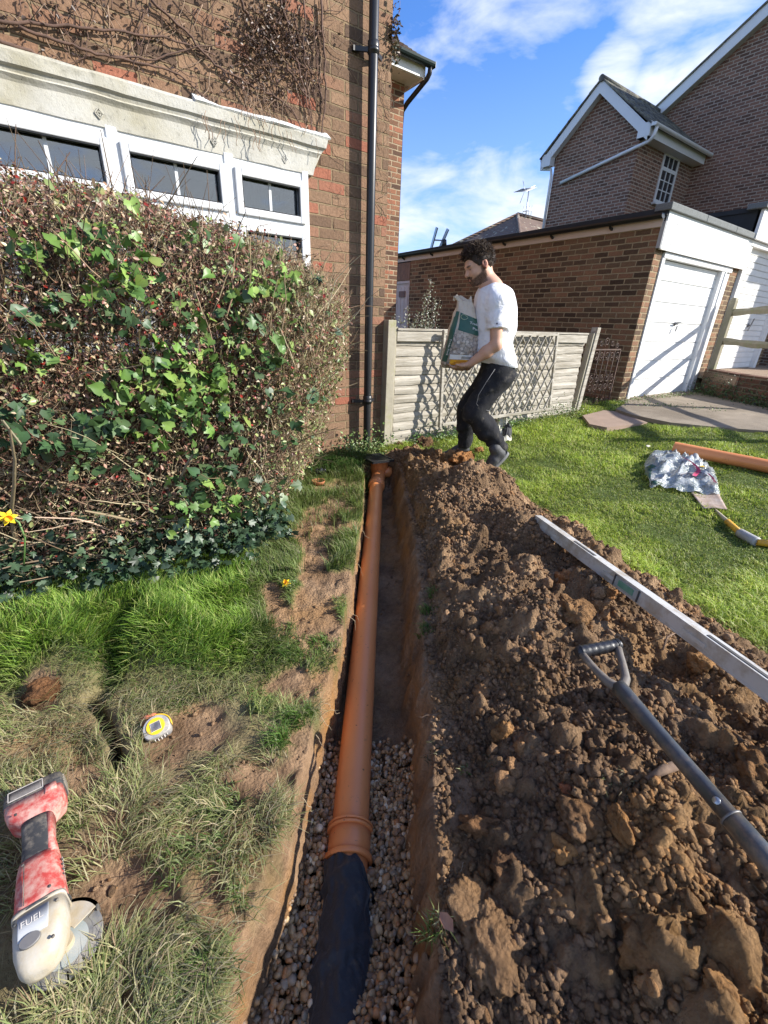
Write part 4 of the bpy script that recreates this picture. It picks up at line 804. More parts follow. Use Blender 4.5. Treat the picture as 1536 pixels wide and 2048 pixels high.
for z in (1.50, 1.02):
    for k in range(2):
        R_ = []
        for t in np.linspace(.03, 1.87, 14): c = P0+d*(t+1.9*k)+.01*np.array([math.sin(t*5+z), 0]); zz_ = z+.010*math.sin(t*4+z*7); hh_ = .052+.006*math.sin(t*9); R_.append([(c[0]+.02, c[1], zz_-hh_), (c[0]+.03, c[1]-.01, zz_+.0), (c[0]+.01, c[1], zz_+hh_), (c[0]-.02, c[1], zz_+.01)])
        MB().rings(R_, smooth=False).part('rail', oak, rfn)

# ================================================================ DRAIN: PIPE, COUPLING, GULLY, WRAP
mt, nn, ll, b = nodes_mat('clay_pvc'); tc_ = nn.new('ShaderNodeTexCoord'); v_ = tc_.outputs['Object']
c_ = ramp(nn, ll, noise_node(nn, ll, 2.5, 5, .6, v_).outputs['Fac'], [(.3, (.66, .23, .075)), (.7, (.76, .29, .10))]).outputs[0]
c_ = mixc(nn, ll, ramp(nn, ll, noise_node(nn, ll, 28, 8, .8, v_).outputs['Fac'], [(.60, (0, 0, 0)), (.72, (.8, .8, .8))]).outputs[0], c_, (.20, .10, .05))
c_ = mixc(nn, ll, ramp(nn, ll, noise_node(nn, ll, 60, 3, .6, v_).outputs['Fac'], [(.69, (0, 0, 0)), (.72, (1, 1, 1))]).outputs[0], c_, (.07, .04, .025))
ll.new(c_, b.inputs['Base Color']); rr_ = ramp(nn, ll, noise_node(nn, ll, 9, 6, .7, v_).outputs['Fac'], [(.3, (.28,)*3), (.7, (.5,)*3)]); ll.new(rr_.outputs[0], b.inputs['Roughness']); pset(b, spec=.5); pvc = mt; MATS['clay_pvc'] = mt
def paxis(v): u = np.interp(v, [.2, .9, 3.55], [-.055, -.068, -.074]); x, y = xy(u, v); return np.array([x, y, np.interp(v, [.2, .88, 3.5], [-.245, -.225, -.125])])
dpipe = thing('drain_pipe', 'long terracotta coloured plastic drain pipe with collared coupling laid in the trench', 'pipe', paxis(1.8))
pb = MB(); pb.tube([paxis(v) for v in np.linspace(.2, 3.40, 40)], .055, 40, cap=False); pb.part('pipe', pvc, dpipe)
cpl = MB(); cpl.tube([paxis(v) for v in (.700, .7005, .74, .787, .7875)], [.055, .0608, .0608, .0608, .055], 48, cap=False); cpl.part('coupling', pvc, dpipe)
for v, w_ in ((.697, .016), (.772, .009), (.783, .008)): MB().tube([paxis(v+w_*q) for q in (0, .02, .12, .35, .65, .88, .98, 1)], [.058, .0645, .0668, .0678, .0678, .0668, .0645, .058], 48, cap=False).part('ring', pvc, dpipe)
# wrapped membrane
wrapm = mat('membrane', (.010, .011, .014), (.018, .019, .023), 12, .66, .9, 26, .008, dirt=(.06, .045, .03), dirt_amt=.12, dscale=30, sheen=.15)
an = np.linspace(0, 2*np.pi, 72, endpoint=False); R_ = []
for i, v in enumerate(np.linspace(.18, .72, 110)):
    c = paxis(v); r_ = .0585+.009*sstep(.62, .35, v)+np.array([.0055*float(abs(vnoise(v*15+a*1.3, math.cos(a)*2.5, math.sin(a)*2.5)))+.004*float(abs(vnoise(v*38-a*2, math.cos(a)*3, math.sin(a)*3+9))) for a in an])*1.5+.009*np.maximum(0, np.sin(an*1.0+v*38))**8+.003*np.sin(an*2+v*30)
    endc = .0+.055*np.clip(np.cos(an-1.1), -1, 1) if v > .6 else 0
    ax_ = FWD
    # ragged, slanting end near the coupling
    vv = np.minimum(v, .692-.075*sstep(.75, .0, np.abs(np.mod(an-.15+np.pi, 2*np.pi)-np.pi)/1.6)+.006*np.sin(an*7))
    pts = [paxis(float(q))+rr2*(math.cos(a)*RGT+math.sin(a)*UPV)-(np.array([0, 0, .0])) for q, a, rr2 in zip(vv, an, r_)]
    R_.append(pts)
wp = MB().rings(R_, smooth=True); link('pipe_wrap', wp.mesh('pipe_wrap'), wrapm, None, 'creased black membrane sleeve wrapped around the near end of the pipe', 'membrane')
# gully
gy_ = thing('gully', 'terracotta drain gully with a black square grating at the far end of the trench', 'gully', paxis(3.6))
gc = onZ(757, 918, .03); gb_ = MB()
R3 = np.array([[.5, .85, 0], [-.85, .5, 0], [0, 0, 1]]).T
gb_.lathe([(.045, -.22), (.06, -.21), (.066, -.14), (.078, -.09), (.082, -.035), (.088, -.02), (.088, -.004), (.078, -.004), (.072, -.05), (0, -.06)], 32, (gc[0]+.03, gc[1]+.03, .02)); bowl = gb_.part('bowl', pvc, gy_)
e = paxis(3.40); f = np.array([gc[0]+.03, gc[1]+.03, -.11]); sk = MB(); dv = f-e; sk.tube([e-dv*.0, e+dv*.03, e+dv*.05, e+dv*.22, e+dv*.26, e+dv*.3, f], [.056, .066, .070, .070, .064, .060, .058], 32, cap=False); sk.part('socket', pvc, gy_)
sk = MB(); f2 = f+np.array([.05, -.04, .01]); sk.tube([f, f2, f2+RGT*.05+np.array([0, 0, .0]), f2+RGT*.055], [.05, .052, .052, .04], 24); sk.part('side_inlet', pvc, gy_)
gg = MB(); ax1 = np.array([math.cos(.30), math.sin(.30), 0.]); ax1 = ax1/np.linalg.norm(ax1); p1_, p2_, p3_ = onZ(722, 912, .035), onZ(757, 930, .03), onZ(784, 921, .035)
cgr = (p1_+p3_)/2; cgr[2] = .036; e1 = (p2_-p1_)[:2]; L1 = .135; ang = math.atan2(e1[1], e1[0]); Rz = np.array([[math.cos(ang), -math.sin(ang), 0], [math.sin(ang), math.cos(ang), 0], [0, 0, 1]]) @ np.array([[1, 0, .0], [0, 1, .05], [0, -.05, 1]]); hw = .115
for a_, b_ in (((-hw, -hw), (hw, -hw+.014)), ((-hw, hw-.014), (hw, hw)), ((-hw, -hw+.014), (-hw+.014, hw-.014)), ((hw-.014, -hw+.014), (hw, hw-.014))): gg.box((*a_, -.012), (*b_, .008), Rz, cgr)
gr = gg.part('grating_frame', black, gy_)
for k in range(1, 11): t = -hw+.014+k*(2*hw-.028)/11; MB().box((t-.0028, -hw+.012, -.010), (t+.0028, hw-.012, .004), Rz, cgr).part('grating_bar', black, gr)
for k in range(1, 11): t = -hw+.014+k*(2*hw-.028)/11; MB().box((-hw+.012, t-.0026, -.009), (hw-.012, t+.0026, .0035), Rz, cgr).part('grating_bar', black, gr)
MB().box((-hw-.03, -.02, -.004), (-hw+.002, .02, .004), Rz, cgr).part('lug', black, gr)

# spare pipe on the lawn
def pw(px, py, z): p = onZ(px, py, z); return p
def zl(p): return float(ground_h(np.array([p[0]]), np.array([p[1]]))[0])
a_ = onZ(1347, 895, .14); b_ = onZ(1536, 929, .135); d_ = (b_-a_); d_[2] = -.02; b2 = a_+d_*1.9
sp_ = thing('drain_pipe', 'spare terracotta drain pipe lying loose on the lawn by the crumpled bag', 'pipe', a_)
m1 = MB(); m1.tube([a_+(b2-a_)*t for t in np.linspace(0, 1, 12)], .0555, 36, cap=False); m1.tube([a_+(b2-a_)*t for t in (0, .3)], .052, 36, cap=False); m1.part('pipe', pvc, sp_)

# ================================================================ VEGETATION
grassM = attr_mat('grass_blade', .5, .42, .3)
leafM = attr_mat('leaf', .42, .15, .5)
ivyM = attr_mat('ivy_leaf', .42, .15, .35)
twigM = attr_mat('twig', .8, 0, .2, bmp=.3, bscale=90)
def inpoly(x, y, P):
    r_ = np.zeros(x.shape, bool); n = len(P)
    for i in range(n):
        x0, y0, x1, y1 = P[i][0], P[i][1], P[(i+1) % n][0], P[(i+1) % n][1]
        c = ((y0 > y) != (y1 > y)) & (x < (x1-x0)*(y-y0)/(y1-y0+1e-12)+x0); r_ ^= c
    return r_
def blades(P, Ln, Wd, lean, az, colr, rg_, curl=.5):
    """curved grass blades: base P, length, width, lean (0 upright..1 flat), azimuth, colour"""
    n = len(P); d = np.stack([np.cos(az), np.sin(az), np.zeros(n)], 1); s = np.stack([-np.sin(az), np.cos(az), np.zeros(n)], 1)
    tw = rg_.uniform(-.9, .9, n)[:, None]; s = s*np.cos(tw)+d*np.sin(tw)
    L_ = Ln[:, None]; le = lean[:, None]; up = np.array([0, 0, 1.])
    p1 = P+L_*.5*(up*np.sqrt(1-np.clip(le*.75, 0, .98)**2)+d*le*.75); l2 = np.clip(le+curl, 0, 1.15)
    p2 = p1+L_*.5*(up*np.cos(l2*1.45)+d*np.sin(l2*1.45)); w = Wd[:, None]
    V = np.stack([P-s*w/2, P+s*w/2, p1-s*w*.42, p1+s*w*.42, p2], 1).reshape(-1, 3); B = np.arange(n)[:, None]*5
    Qd = (B+np.array([0, 1, 3, 2])); T = (B+np.array([2, 3, 4])); c = np.repeat(colr, 5, 0).reshape(n, 5, 3); c[:, :2] *= .7; c[:, 4] *= 1.15
    return V, Qd, T, c.reshape(-1, 3)
def palette(rg_, n, cols, p, var=.2):
    c = np.array(cols)[rg_.choice(len(cols), n, p=p)]; return c*rg_.uniform(1-var, 1+var, (n, 1))*rg_.uniform(.93, 1.07, (n, 3))
class Bag:
    def __init__(s): s.V = []; s.Q = []; s.T = []; s.c = []; s.n = 0
    def add(s, V, Qd, T, c):
        s.V.append(V); s.Q.append(Qd+s.n); s.T.append(T+s.n); s.c.append(c); s.n += len(V)
    def obj(s, name, m_, **k): return link(name, npmesh(name, np.concatenate(s.V), np.concatenate(s.Q) if s.Q else None, np.concatenate(s.T) if s.T else None, smooth=k.pop('smooth', True), col=np.concatenate(s.c)), m_, k.pop('parent', None), **k)
dpoly, ppoly = dr, pv
g = np.random.default_rng(40)
def lawn_ok(x, y, u, v):
    ok = (y < 3.40) | ((x > 5.75) & (y < 3.62)); ok &= (x < 6.93) | (y < 3.45)
    ok &= ~inpoly(x, y, dpoly) & ~inpoly(x, y, ppoly); ok &= ~((u > -.14) & (u < np.interp(v, UBV, UBU)-.04) & (v < 3.95)); ok &= trench_mask(u, v) < .2
    return ok
# ---- right hand lawn
B = Bag()
n = 330000; r_ = 1.0+7.5*g.random(n)**1.15; th = g.uniform(-.25, 1.15, n); u, v = r_*np.sin(th), r_*np.cos(th); x, y = xy(u, v)
X, Y = px0(x, y); ok = lawn_ok(x, y, u, v) & (u > -.05) & (X > -50) & (X < 1640) & (Y < 2150) & (x < 8.6)
x, y, u, v, r_ = x[ok], y[ok], u[ok], v[ok], r_[ok]; n = len(x)
ck = fbm(x*3.2, y*3.2, 50, 3); ln = (.030+.022*g.random(n))*(1+.7*np.clip(ck, -.9, 1))*(1+.5*sstep(3.0, 3.35, y)*(x < 6)); far_ = sstep(2, 6, r_)
P = np.stack([x, y, ground_h(x, y)-.004], 1); az = g.uniform(0, 6.28, n)*.75+fbm(x*1.7, y*1.7, 3, 2)*3
cA = palette(g, n, [(.33, .42, .055), (.24, .33, .042), (.42, .48, .10), (.52, .49, .20), (.13, .19, .035)], [.36, .26, .2, .10, .08])
cA *= (1+.42*np.clip(ck, -1, 1))[:, None]
B.add(*blades(P, ln*1.15, .0028+.0028*far_+.001*g.random(n), g.uniform(.25, .95, n), az, cA, g, .45))
B.obj('lawn_grass', grassM, label='sunlit green lawn on the right beside the soil heap', cat='grass', kind='stuff')
# ---- left bank
B = Bag()
n = 230000; r_ = .35+3.9*g.random(n)**1.15; th = g.uniform(-1.25, .05, n); u, v = r_*np.sin(th), r_*np.cos(th); x, y = xy(u, v); X, Y = px0(x, y)
bm__ = bare_mask(x, y); ok = lawn_ok(x, y, u, v) & (u < -.1) & (X > -120) & (Y < 2250) & (g.random(n) > bm__*1.15) & (y < 3.0+.4*(x > 1.3))
_dc = onZ(118, 1885, .02); ok &= np.hypot(x-_dc[0], y-_dc[1]) > .095
ok &= (seg_dist(x, y, _hole) > .032) & (seg_dist(x, y, _gap) > .02)
x, y, u, v, X, Y, r_ = [q[ok] for q in (x, y, u, v, X, Y, r_)]; n = len(x)
lush = (1-sstep(1330, 1440, Y+60*fbm(x*5, y*5, 7, 2)))*(1-sstep(470, 640, X)*(Y > 1150)); mid = sstep(440, 560, X)*(Y < 1400)
ln = .020+.05*lush*g.uniform(.6, 1.2, n)+.018*g.random(n)+.02*(X < 330)*lush
cl_ = palette(g, n, [(.22, .36, .045), (.14, .26, .033), (.32, .44, .085), (.44, .47, .16), (.06, .12, .024)], [.34, .24, .22, .12, .08])
cd = palette(g, n, [(.44, .42, .20), (.31, .35, .13), (.56, .49, .29), (.18, .23, .07), (.36, .27, .16)], [.28, .24, .25, .11, .12])
cA = cl_*lush[:, None]+cd*(1-lush)[:, None]; cA = np.where((mid > .5)[:, None], palette(g, n, [(.15, .21, .045), (.21, .25, .08), (.10, .16, .03), (.28, .27, .14)], [.35, .3, .2, .15]), cA)
lean = np.clip(.30+.72*(1-lush)+g.uniform(-.25, .25, n), .05, 1); az = g.normal(0, .9, n)+fbm(x*3, y*3, 5, 2)*4+1.0
near_ = (1-lush)*(mid < .5)*(r_ < 1.6); ln = np.where(near_ > .5, g.uniform(.035, .095, n), ln); lean = np.where(near_ > .5, g.uniform(.72, 1.05, n), lean); wd_ = np.where(near_ > .5, .0016+.0012*g.random(n), .0026+.0018*g.random(n))
keepn = g.random(n) < np.where(lush+mid > .5, .5+.5*sstep(-.5, .3, fbm(x*7, y*7, 12, 3)), .04+.46*sstep(-.25, .30, fbm(x*7, y*7, 12, 3))+.45*sstep(1.05, 1.3, r_)); 
P = np.stack([x, y, ground_h(x, y)-.003], 1)
V, Qd, T, cc = blades(P[keepn], ln[keepn], wd_[keepn], lean[keepn], az[keepn], cA[keepn], g, .4); B.add(V, Qd, T, cc)
B.obj('bank_grass', grassM, label='rough grass, lush by the hedge and flattened and dry towards the grinder', cat='grass', kind='stuff')
# ---- tufts
TUFTS = [(588, 1440, .035, .07, 160, 1), (562, 1480, .03, .08, 150, 1), (455, 1620, .045, .09, 260, 0), (385, 1600, .04, .09, 160, 0), (620, 1425, .02, .05, 80, 1), (430, 1700, .04, .08, 150, 0), (355, 1715, .05, .08, 200, 0), (440, 1925, .035, .10, 130, 0), (400, 1960, .04, .09, 140, 0), (205, 1960, .04, .08, 120, 0),
         (868, 1870, .020, .055, 80, 2), (855, 1225, .03, .06, 110, 1), (865, 1190, .02, .06, 60, 1), (850, 1260, .03, .05, 90, 1), (930, 1545, .012, .03, 40, 2), (985, 1520, .02, .035, 40, 3), (1240, 1580, .04, .05, 70, 3), (1090, 1310, .02, .04, 40, 3), (1045, 1440, .02, .03, 30, 3), (870, 1500, .03, .04, 60, 3), (1080, 1060, .03, .035, 50, 3), (640, 1285, .04, .05, 150, 1), (590, 1310, .05, .06, 170, 1), (500, 1260, .06, .06, 200, 1), (300, 1400, .05, .05, 120, 0), (330, 1000, .01, .1, 1, 1), (880, 1000, .03, .03, 50, 3), (480, 1790, .02, .06, 60, 0), (150, 1640, .04, .06, 100, 0), (370, 1390, .07, .07, 240, 0), (250, 1330, .09, .085, 420, 4), (390, 1290, .09, .085, 420, 4), (320, 1240, .09, .09, 420, 4), (380, 1200, .08, .08, 300, 4)]
for px_, py_, rad, ln_, cnt_, kind_ in TUFTS:
    c = hit(px_, py_); a = g.uniform(0, 6.28, cnt_); rr_ = rad*np.sqrt(g.random(cnt_)); x, y = c[0]+rr_*np.cos(a), c[1]+rr_*np.sin(a)
    z = hmax(x, y)-.003; cols = [([(.20, .24, .09), (.12, .19, .04), (.28, .29, .14)], [.4, .35, .25]), ([(.10, .19, .03), (.06, .13, .02), (.18, .25, .07)], [.4, .3, .3]), ([(.24, .30, .09), (.14, .22, .05), (.40, .40, .20)], [.4, .35, .25]), ([(.16, .15, .08), (.09, .10, .04), (.22, .19, .11)], [.4, .35, .25]), ([(.10, .20, .028), (.065, .15, .022), (.17, .26, .05)], [.4, .35, .25])][kind_]
    B = Bag(); B.add(*blades(np.stack([x, y, z], 1), ln_*(.62 if kind_ in (0, 3) else 1)*g.uniform(.4, 1.1, cnt_), .0020+.0014*g.random(cnt_), np.clip(.25+.35*(kind_ in (0, 3))+rr_/rad*.3+g.uniform(-.25, .3, cnt_), 0, 1), a*.35+g.normal(2.2, 1.1, cnt_), palette(g, cnt_, *cols), g, .5))
    B.obj('grass_tuft', grassM, label='tufts of grass on the trench banks and soil', cat='grass tuft', kind='stuff', group='grass tufts on bare soil')

# ---- roots and straws lying about
rt = MB(); r2 = random.Random(9)
def curlroot(mb, c, L_, r_, up=.02):
    a = r2.uniform(0, 6.28); P = []; x, y, z = c
    for i in range(7): P.append((x, y, z)); a += r2.uniform(-.7, .7); x += L_/6*math.cos(a); y += L_/6*math.sin(a); z += r2.uniform(-.3, .35)*up
    mb.tube(P, [r_*(1-.1*i) for i in range(7)], 5)
RT = [(1335, 1290, .09, .004, 'pale crooked root sticking up by the taped shovel grip'), (1330, 1548, .10, .011, 'thick brown root lying under the shovel shaft'), (880, 1420, .08, .0018, 'thin pale root curling from the right trench edge')]
for px_, py_, L_, r_, lab in RT:
    mb = MB(); c = hit(px_, py_); 
    if 'thick' in lab: mb.tube([hit(1290, 1565)+(0, 0, .012), hit(1325, 1548)+(0, 0, .016), hit(1370, 1532)+(0, 0, .014)], [.006, .011, .012], 8)
    elif 'crooked' in lab: mb.tube([hit(1322, 1312)+(0, 0, .0), hit(1322, 1308)+(0, 0, .03), hit(1326, 1296)+(0, 0, .05), hit(1345, 1285)+(0, 0, .045)], [.004, .0035, .003, .0015], 6)
    else: curlroot(mb, c+(0, 0, .004), L_, r_)
    link('root', mb.mesh('root'), mat('root', (.20, .13, .085), (.12, .075, .05), 30, .9, .4, 80), None, lab, 'root')
mb = MB()
for k in range(150):
    px_, py_ = r2.uniform(60, 1500), r2.uniform(1050, 2040); P_0 = onZ(px_, py_, .02)
    if trench_mask(*[np.array([q]) for q in uv(P_0[0], P_0[1])])[0] > .05: continue
    curlroot(mb, (P_0[0], P_0[1], float(hmax(np.array([P_0[0]]), np.array([P_0[1]]))[0])+.003), r2.uniform(.015, .05), r2.uniform(.0004, .0008), .006)
link('root_fibres', mb.mesh('root_fibres'), mat('straw', (.42, .34, .22), (.26, .19, .12), 30, .9), None, 'fine pale roots and straws scattered over the soil', 'roots', kind='stuff')
mb = MB()
for k in range(8):     # rootlets hanging from the cut left bank
    v = r2.uniform(.4, 2.4); u = float(np.interp(v, TV, TL))+.004; x, y = xy(u, v); z = -.01; P = []
    for i in range(6): P.append((x, y, z)); x += RGT[0]*r2.uniform(.0, .018)+r2.uniform(-.006, .006); y += RGT[1]*r2.uniform(.0, .018)+r2.uniform(-.006, .006); z -= r2.uniform(.004, .022)
    mb.tube(P, [.0012-.00015*i for i in range(6)], 4)
link('root_fibres', mb.mesh('root_fibres'), MATS['straw'], None, 'thin pale rootlets hanging out of the cut left bank', 'roots', kind='stuff')

# ================================================================ HEDGE WITH IVY
XRZ = ([0, .25, .5, .85, 1.15, 1.35, 1.5, 1.62, 1.76], [.74, 1.0, 1.22, 1.42, 1.49, 1.34, 1.08, .74, .22])
YFZ = ([0, .3, .9, 1.3, 1.5, 1.62, 1.76], [2.08, 2.02, 2.06, 2.18, 2.36, 2.58, 2.95])
def hedge_f(x, y, z):
    xr = np.interp(z, *XRZ)+.06*fbm(y*3, z*3, 2, 2); yf = np.interp(z, *YFZ)+.30*sstep(0, -1.0, x)+.06*fbm(x*3, z*3, 6, 2)
    a = np.maximum(0, x-(xr-.5))/.5; b = np.maximum(0, (yf+.5)-y)/.5; f = np.hypot(a, b); top = 1.70+.05*fbm(x*4, y*4, 1, 2)
    return np.maximum(f, 1+(z-top)*4)
hg = np.random.default_rng(77)
def sample_hedge(n, lo, hi):
    out = []
    while sum(map(len, out)) < n:
        q = np.stack([hg.uniform(-1.7, 1.6, n*3), hg.uniform(1.9, 3.38, n*3), hg.uniform(.0, 1.78, n*3)], 1); f = hedge_f(*q.T); out.append(q[(f > lo) & (f < hi)])
    return np.concatenate(out)[:n]
def twigs(P, D, Ln, R, colr, seg=4, wig=.25):
    n = len(P); pts = [P]; d = D/np.linalg.norm(D, axis=1)[:, None]
    for i in range(seg-1):
        pts.append(pts[-1]+d*(Ln/(seg-1))[:, None]); d = d+hg.normal(0, wig, (n, 3)); d /= np.linalg.norm(d, axis=1)[:, None]
    V = []; a = np.cross(D, hg.normal(size=(n, 3))); a /= np.linalg.norm(a, axis=1)[:, None]; b_ = np.cross(D/np.linalg.norm(D, axis=1)[:, None], a)
    for i, p in enumerate(pts):
        r_ = (R*(1-.6*i/(seg-1)))[:, None]
        for k in range(3): V.append(p+r_*(math.cos(k*2.094)*a+math.sin(k*2.094)*b_))
    V = np.stack(V, 1); B_ = np.arange(n)[:, None]*(3*seg); Qs = []
    for i in range(seg-1):
        for k in range(3): Qs.append(B_+np.array([i*3+k, i*3+(k+1) % 3, (i+1)*3+(k+1) % 3, (i+1)*3+k]))
    return V.reshape(-1, 3), np.concatenate(Qs), np.repeat(colr, 3*seg, 0), pts[-1]
hedge = thing('hedge', 'tall bare-twigged hedge with reddish leaves in front of the white window', 'hedge', (.2, 2.7, 0))
def add_twigs(name, P, D, Ln, R, colr, **k):
    V, Q_, c_, tips = twigs(P, D, Ln, R, colr, **k); link(name, npmesh(name, V, Q_, col=c_), twigM, hedge); return tips
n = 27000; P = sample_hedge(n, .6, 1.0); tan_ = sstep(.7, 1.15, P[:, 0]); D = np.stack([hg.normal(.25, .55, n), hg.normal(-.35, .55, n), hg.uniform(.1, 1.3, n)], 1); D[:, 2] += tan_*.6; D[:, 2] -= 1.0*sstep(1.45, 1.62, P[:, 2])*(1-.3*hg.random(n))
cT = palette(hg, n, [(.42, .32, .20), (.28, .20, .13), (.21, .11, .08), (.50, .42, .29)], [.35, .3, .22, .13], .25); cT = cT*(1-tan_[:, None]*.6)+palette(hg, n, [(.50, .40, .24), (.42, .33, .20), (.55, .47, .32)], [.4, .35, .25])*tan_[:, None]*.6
_ = 0
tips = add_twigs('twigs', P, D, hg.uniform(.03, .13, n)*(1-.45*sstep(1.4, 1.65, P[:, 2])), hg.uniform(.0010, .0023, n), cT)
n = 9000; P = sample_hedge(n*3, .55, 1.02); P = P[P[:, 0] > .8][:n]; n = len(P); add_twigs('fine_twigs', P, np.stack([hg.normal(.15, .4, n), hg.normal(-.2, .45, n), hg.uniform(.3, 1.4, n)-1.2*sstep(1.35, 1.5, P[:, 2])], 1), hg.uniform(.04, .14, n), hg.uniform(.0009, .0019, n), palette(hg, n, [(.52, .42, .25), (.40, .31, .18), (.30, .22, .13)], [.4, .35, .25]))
n = 1300; P = sample_hedge(n, .5, .93); P = P[P[:, 2] < 1.15]; n = len(P); D = np.stack([hg.normal(.1, .45, n), hg.normal(-.25, .45, n), hg.uniform(.5, 1.5, n)], 1)
low = (P[:, 0] < .6) & (P[:, 2] < .8); D[low] = np.stack([hg.normal(-.9, .3, low.sum()), hg.normal(-.2, .3, low.sum()), hg.uniform(.2, .9, low.sum())], 1)
add_twigs('branches', P, D, hg.uniform(.2, .5, n), hg.uniform(.003, .0055, n), palette(hg, n, [(.30, .22, .14), (.40, .33, .22), (.20, .14, .09)], [.4, .3, .3]), seg=6, wig=.16)
n = 60; P = np.stack([hg.uniform(-.6, .7, n), hg.uniform(2.35, 2.9, n), np.zeros(n)], 1); add_twigs('main_stems', P, np.stack([hg.normal(.2, .5, n), hg.normal(-.3, .35, n), np.ones(n)], 1), hg.uniform(.7, 1.1, n), hg.uniform(.008, .014, n), palette(hg, n, [(.26, .20, .13), (.33, .28, .20)], [.5, .5]), seg=8, wig=.12)
n = 5200; P = sample_hedge(n, .0, .6); P = P[P[:, 2] < 1.6]; n = len(P); add_twigs('inner_twigs', P, hg.normal(0, 1, (n, 3))+(0, 0, .8), hg.uniform(.15, .4, n), hg.uniform(.002, .005, n), palette(hg, n, [(.13, .09, .06), (.18, .13, .09)], [.5, .5]))  # dark browns paint in the shade inside the hedge
def small_leaves(P, size, colr, rg_, shape='oval', nrm=(0, -.6, .6)):
    n = len(P); N_ = np.array(nrm)+rg_.normal(0, .65, (n, 3)); N_ /= np.linalg.norm(N_, axis=1)[:, None]; t = rg_.normal(size=(n, 3)); t -= N_*(t*N_).sum(1)[:, None]; t /= np.linalg.norm(t, axis=1)[:, None]; s = np.cross(N_, t)
    if shape == 'heart': pr = [(0, -.32, 0), (.24, -.50, .02), (.50, -.22, .05), (.40, .12, .03), (.16, .36, -.02), (0, .62, -.10), (-.16, .36, -.02), (-.40, .12, .03), (-.50, -.22, .05), (-.24, -.50, .02)]; F = [(0, 1, 2, 3), (0, 3, 4, 5), (0, 5, 6, 7), (0, 7, 8, 9)]
    elif shape == 'oval': pr = [(0, -.5, 0), (.32, -.1, .08), (.22, .3, .06), (0, .55, -.05), (-.22, .3, .06), (-.32, -.1, .08)]; F = [(0, 1, 2, 3), (0, 3, 4, 5)]
    else: pr = [(0, -.38, 0), (0, .62, -.07), (.16, -.5, .02), (.56, -.20, .0), (.27, .02, .08), (.50, .26, -.02), (.17, .26, .07), (-.16, -.5, .02), (-.56, -.20, .0), (-.27, .02, .08), (-.50, .26, -.02), (-.17, .26, .07)]; F = [(0, 2, 3, 4), (0, 4, 5, 6), (0, 6, 1, 1), (0, 9, 8, 7), (0, 11, 10, 9), (0, 1, 11, 11)]
    pr = np.array(pr); k = len(pr); fold = rg_.uniform(.3, 1.8, n)[:, None, None]
    V = P[:, None]+size[:, None, None]*(pr[None, :, 0:1]*s[:, None]+pr[None, :, 1:2]*t[:, None]+pr[None, :, 2:3]*fold*N_[:, None]*1.6)
    B_ = np.arange(n)[:, None]*k; Qs = [B_+np.array(f) for f in F if len(set(f)) == 4]; Ts = [B_+np.array(list(dict.fromkeys(f))) for f in F if len(set(f)) == 3]
    cc = np.repeat(colr, k, 0).reshape(n, k, 3); cc[:, 0] *= 1.25
    if shape == 'ivy': cc[:, 1] *= 1.1; cc[:, [4, 6, 9, 11]] *= .92
    return V.reshape(-1, 3), np.concatenate(Qs), (np.concatenate(Ts) if Ts else np.zeros((0, 3), int)), cc.reshape(-1, 3)
# buds and reddish brown small leaves, densest up and to the left
n = 64000; P = np.concatenate([tips[hg.choice(len(tips), n//2)], sample_hedge(n-n//2, .8, 1.04)])+hg.normal(0, .012, (n, 3)); ok = hg.random(n) < .22+.78*sstep(.35, 1.05, P[:, 2])*(1-.55*sstep(.75, 1.2, P[:, 0])); P = P[ok]; n = len(P)
B = Bag(); B.add(*small_leaves(P, hg.uniform(.010, .024, n), palette(hg, n, [(.19, .085, .06), (.26, .14, .09), (.15, .12, .06), (.30, .03, .02), (.38, .29, .18), (.15, .19, .06)], [.24, .24, .16, .04, .18, .14], .3), hg)); n = 8500; P = sample_hedge(n, .85, 1.05); P = P[hg.random(n) < .25+.75*sstep(.3, 1.1, P[:, 0])]; B.add(*small_leaves(P, hg.uniform(.012, .030, len(P)), palette(hg, len(P), [(.22, .27, .09), (.32, .36, .14), (.12, .17, .05)], [.4, .3, .3]), hg)); B.obj('small_leaves', leafM, parent=hedge)
n = 6000; P = sample_hedge(n, .2, .8); B = Bag(); B.add(*small_leaves(P, hg.uniform(.02, .05, n), palette(hg, n, [(.05, .06, .025), (.07, .05, .03)], [.5, .5]), hg)); B.obj('inner_leaves', leafM, parent=hedge)  # leaf tones kept dark to paint the hedge's inner shade
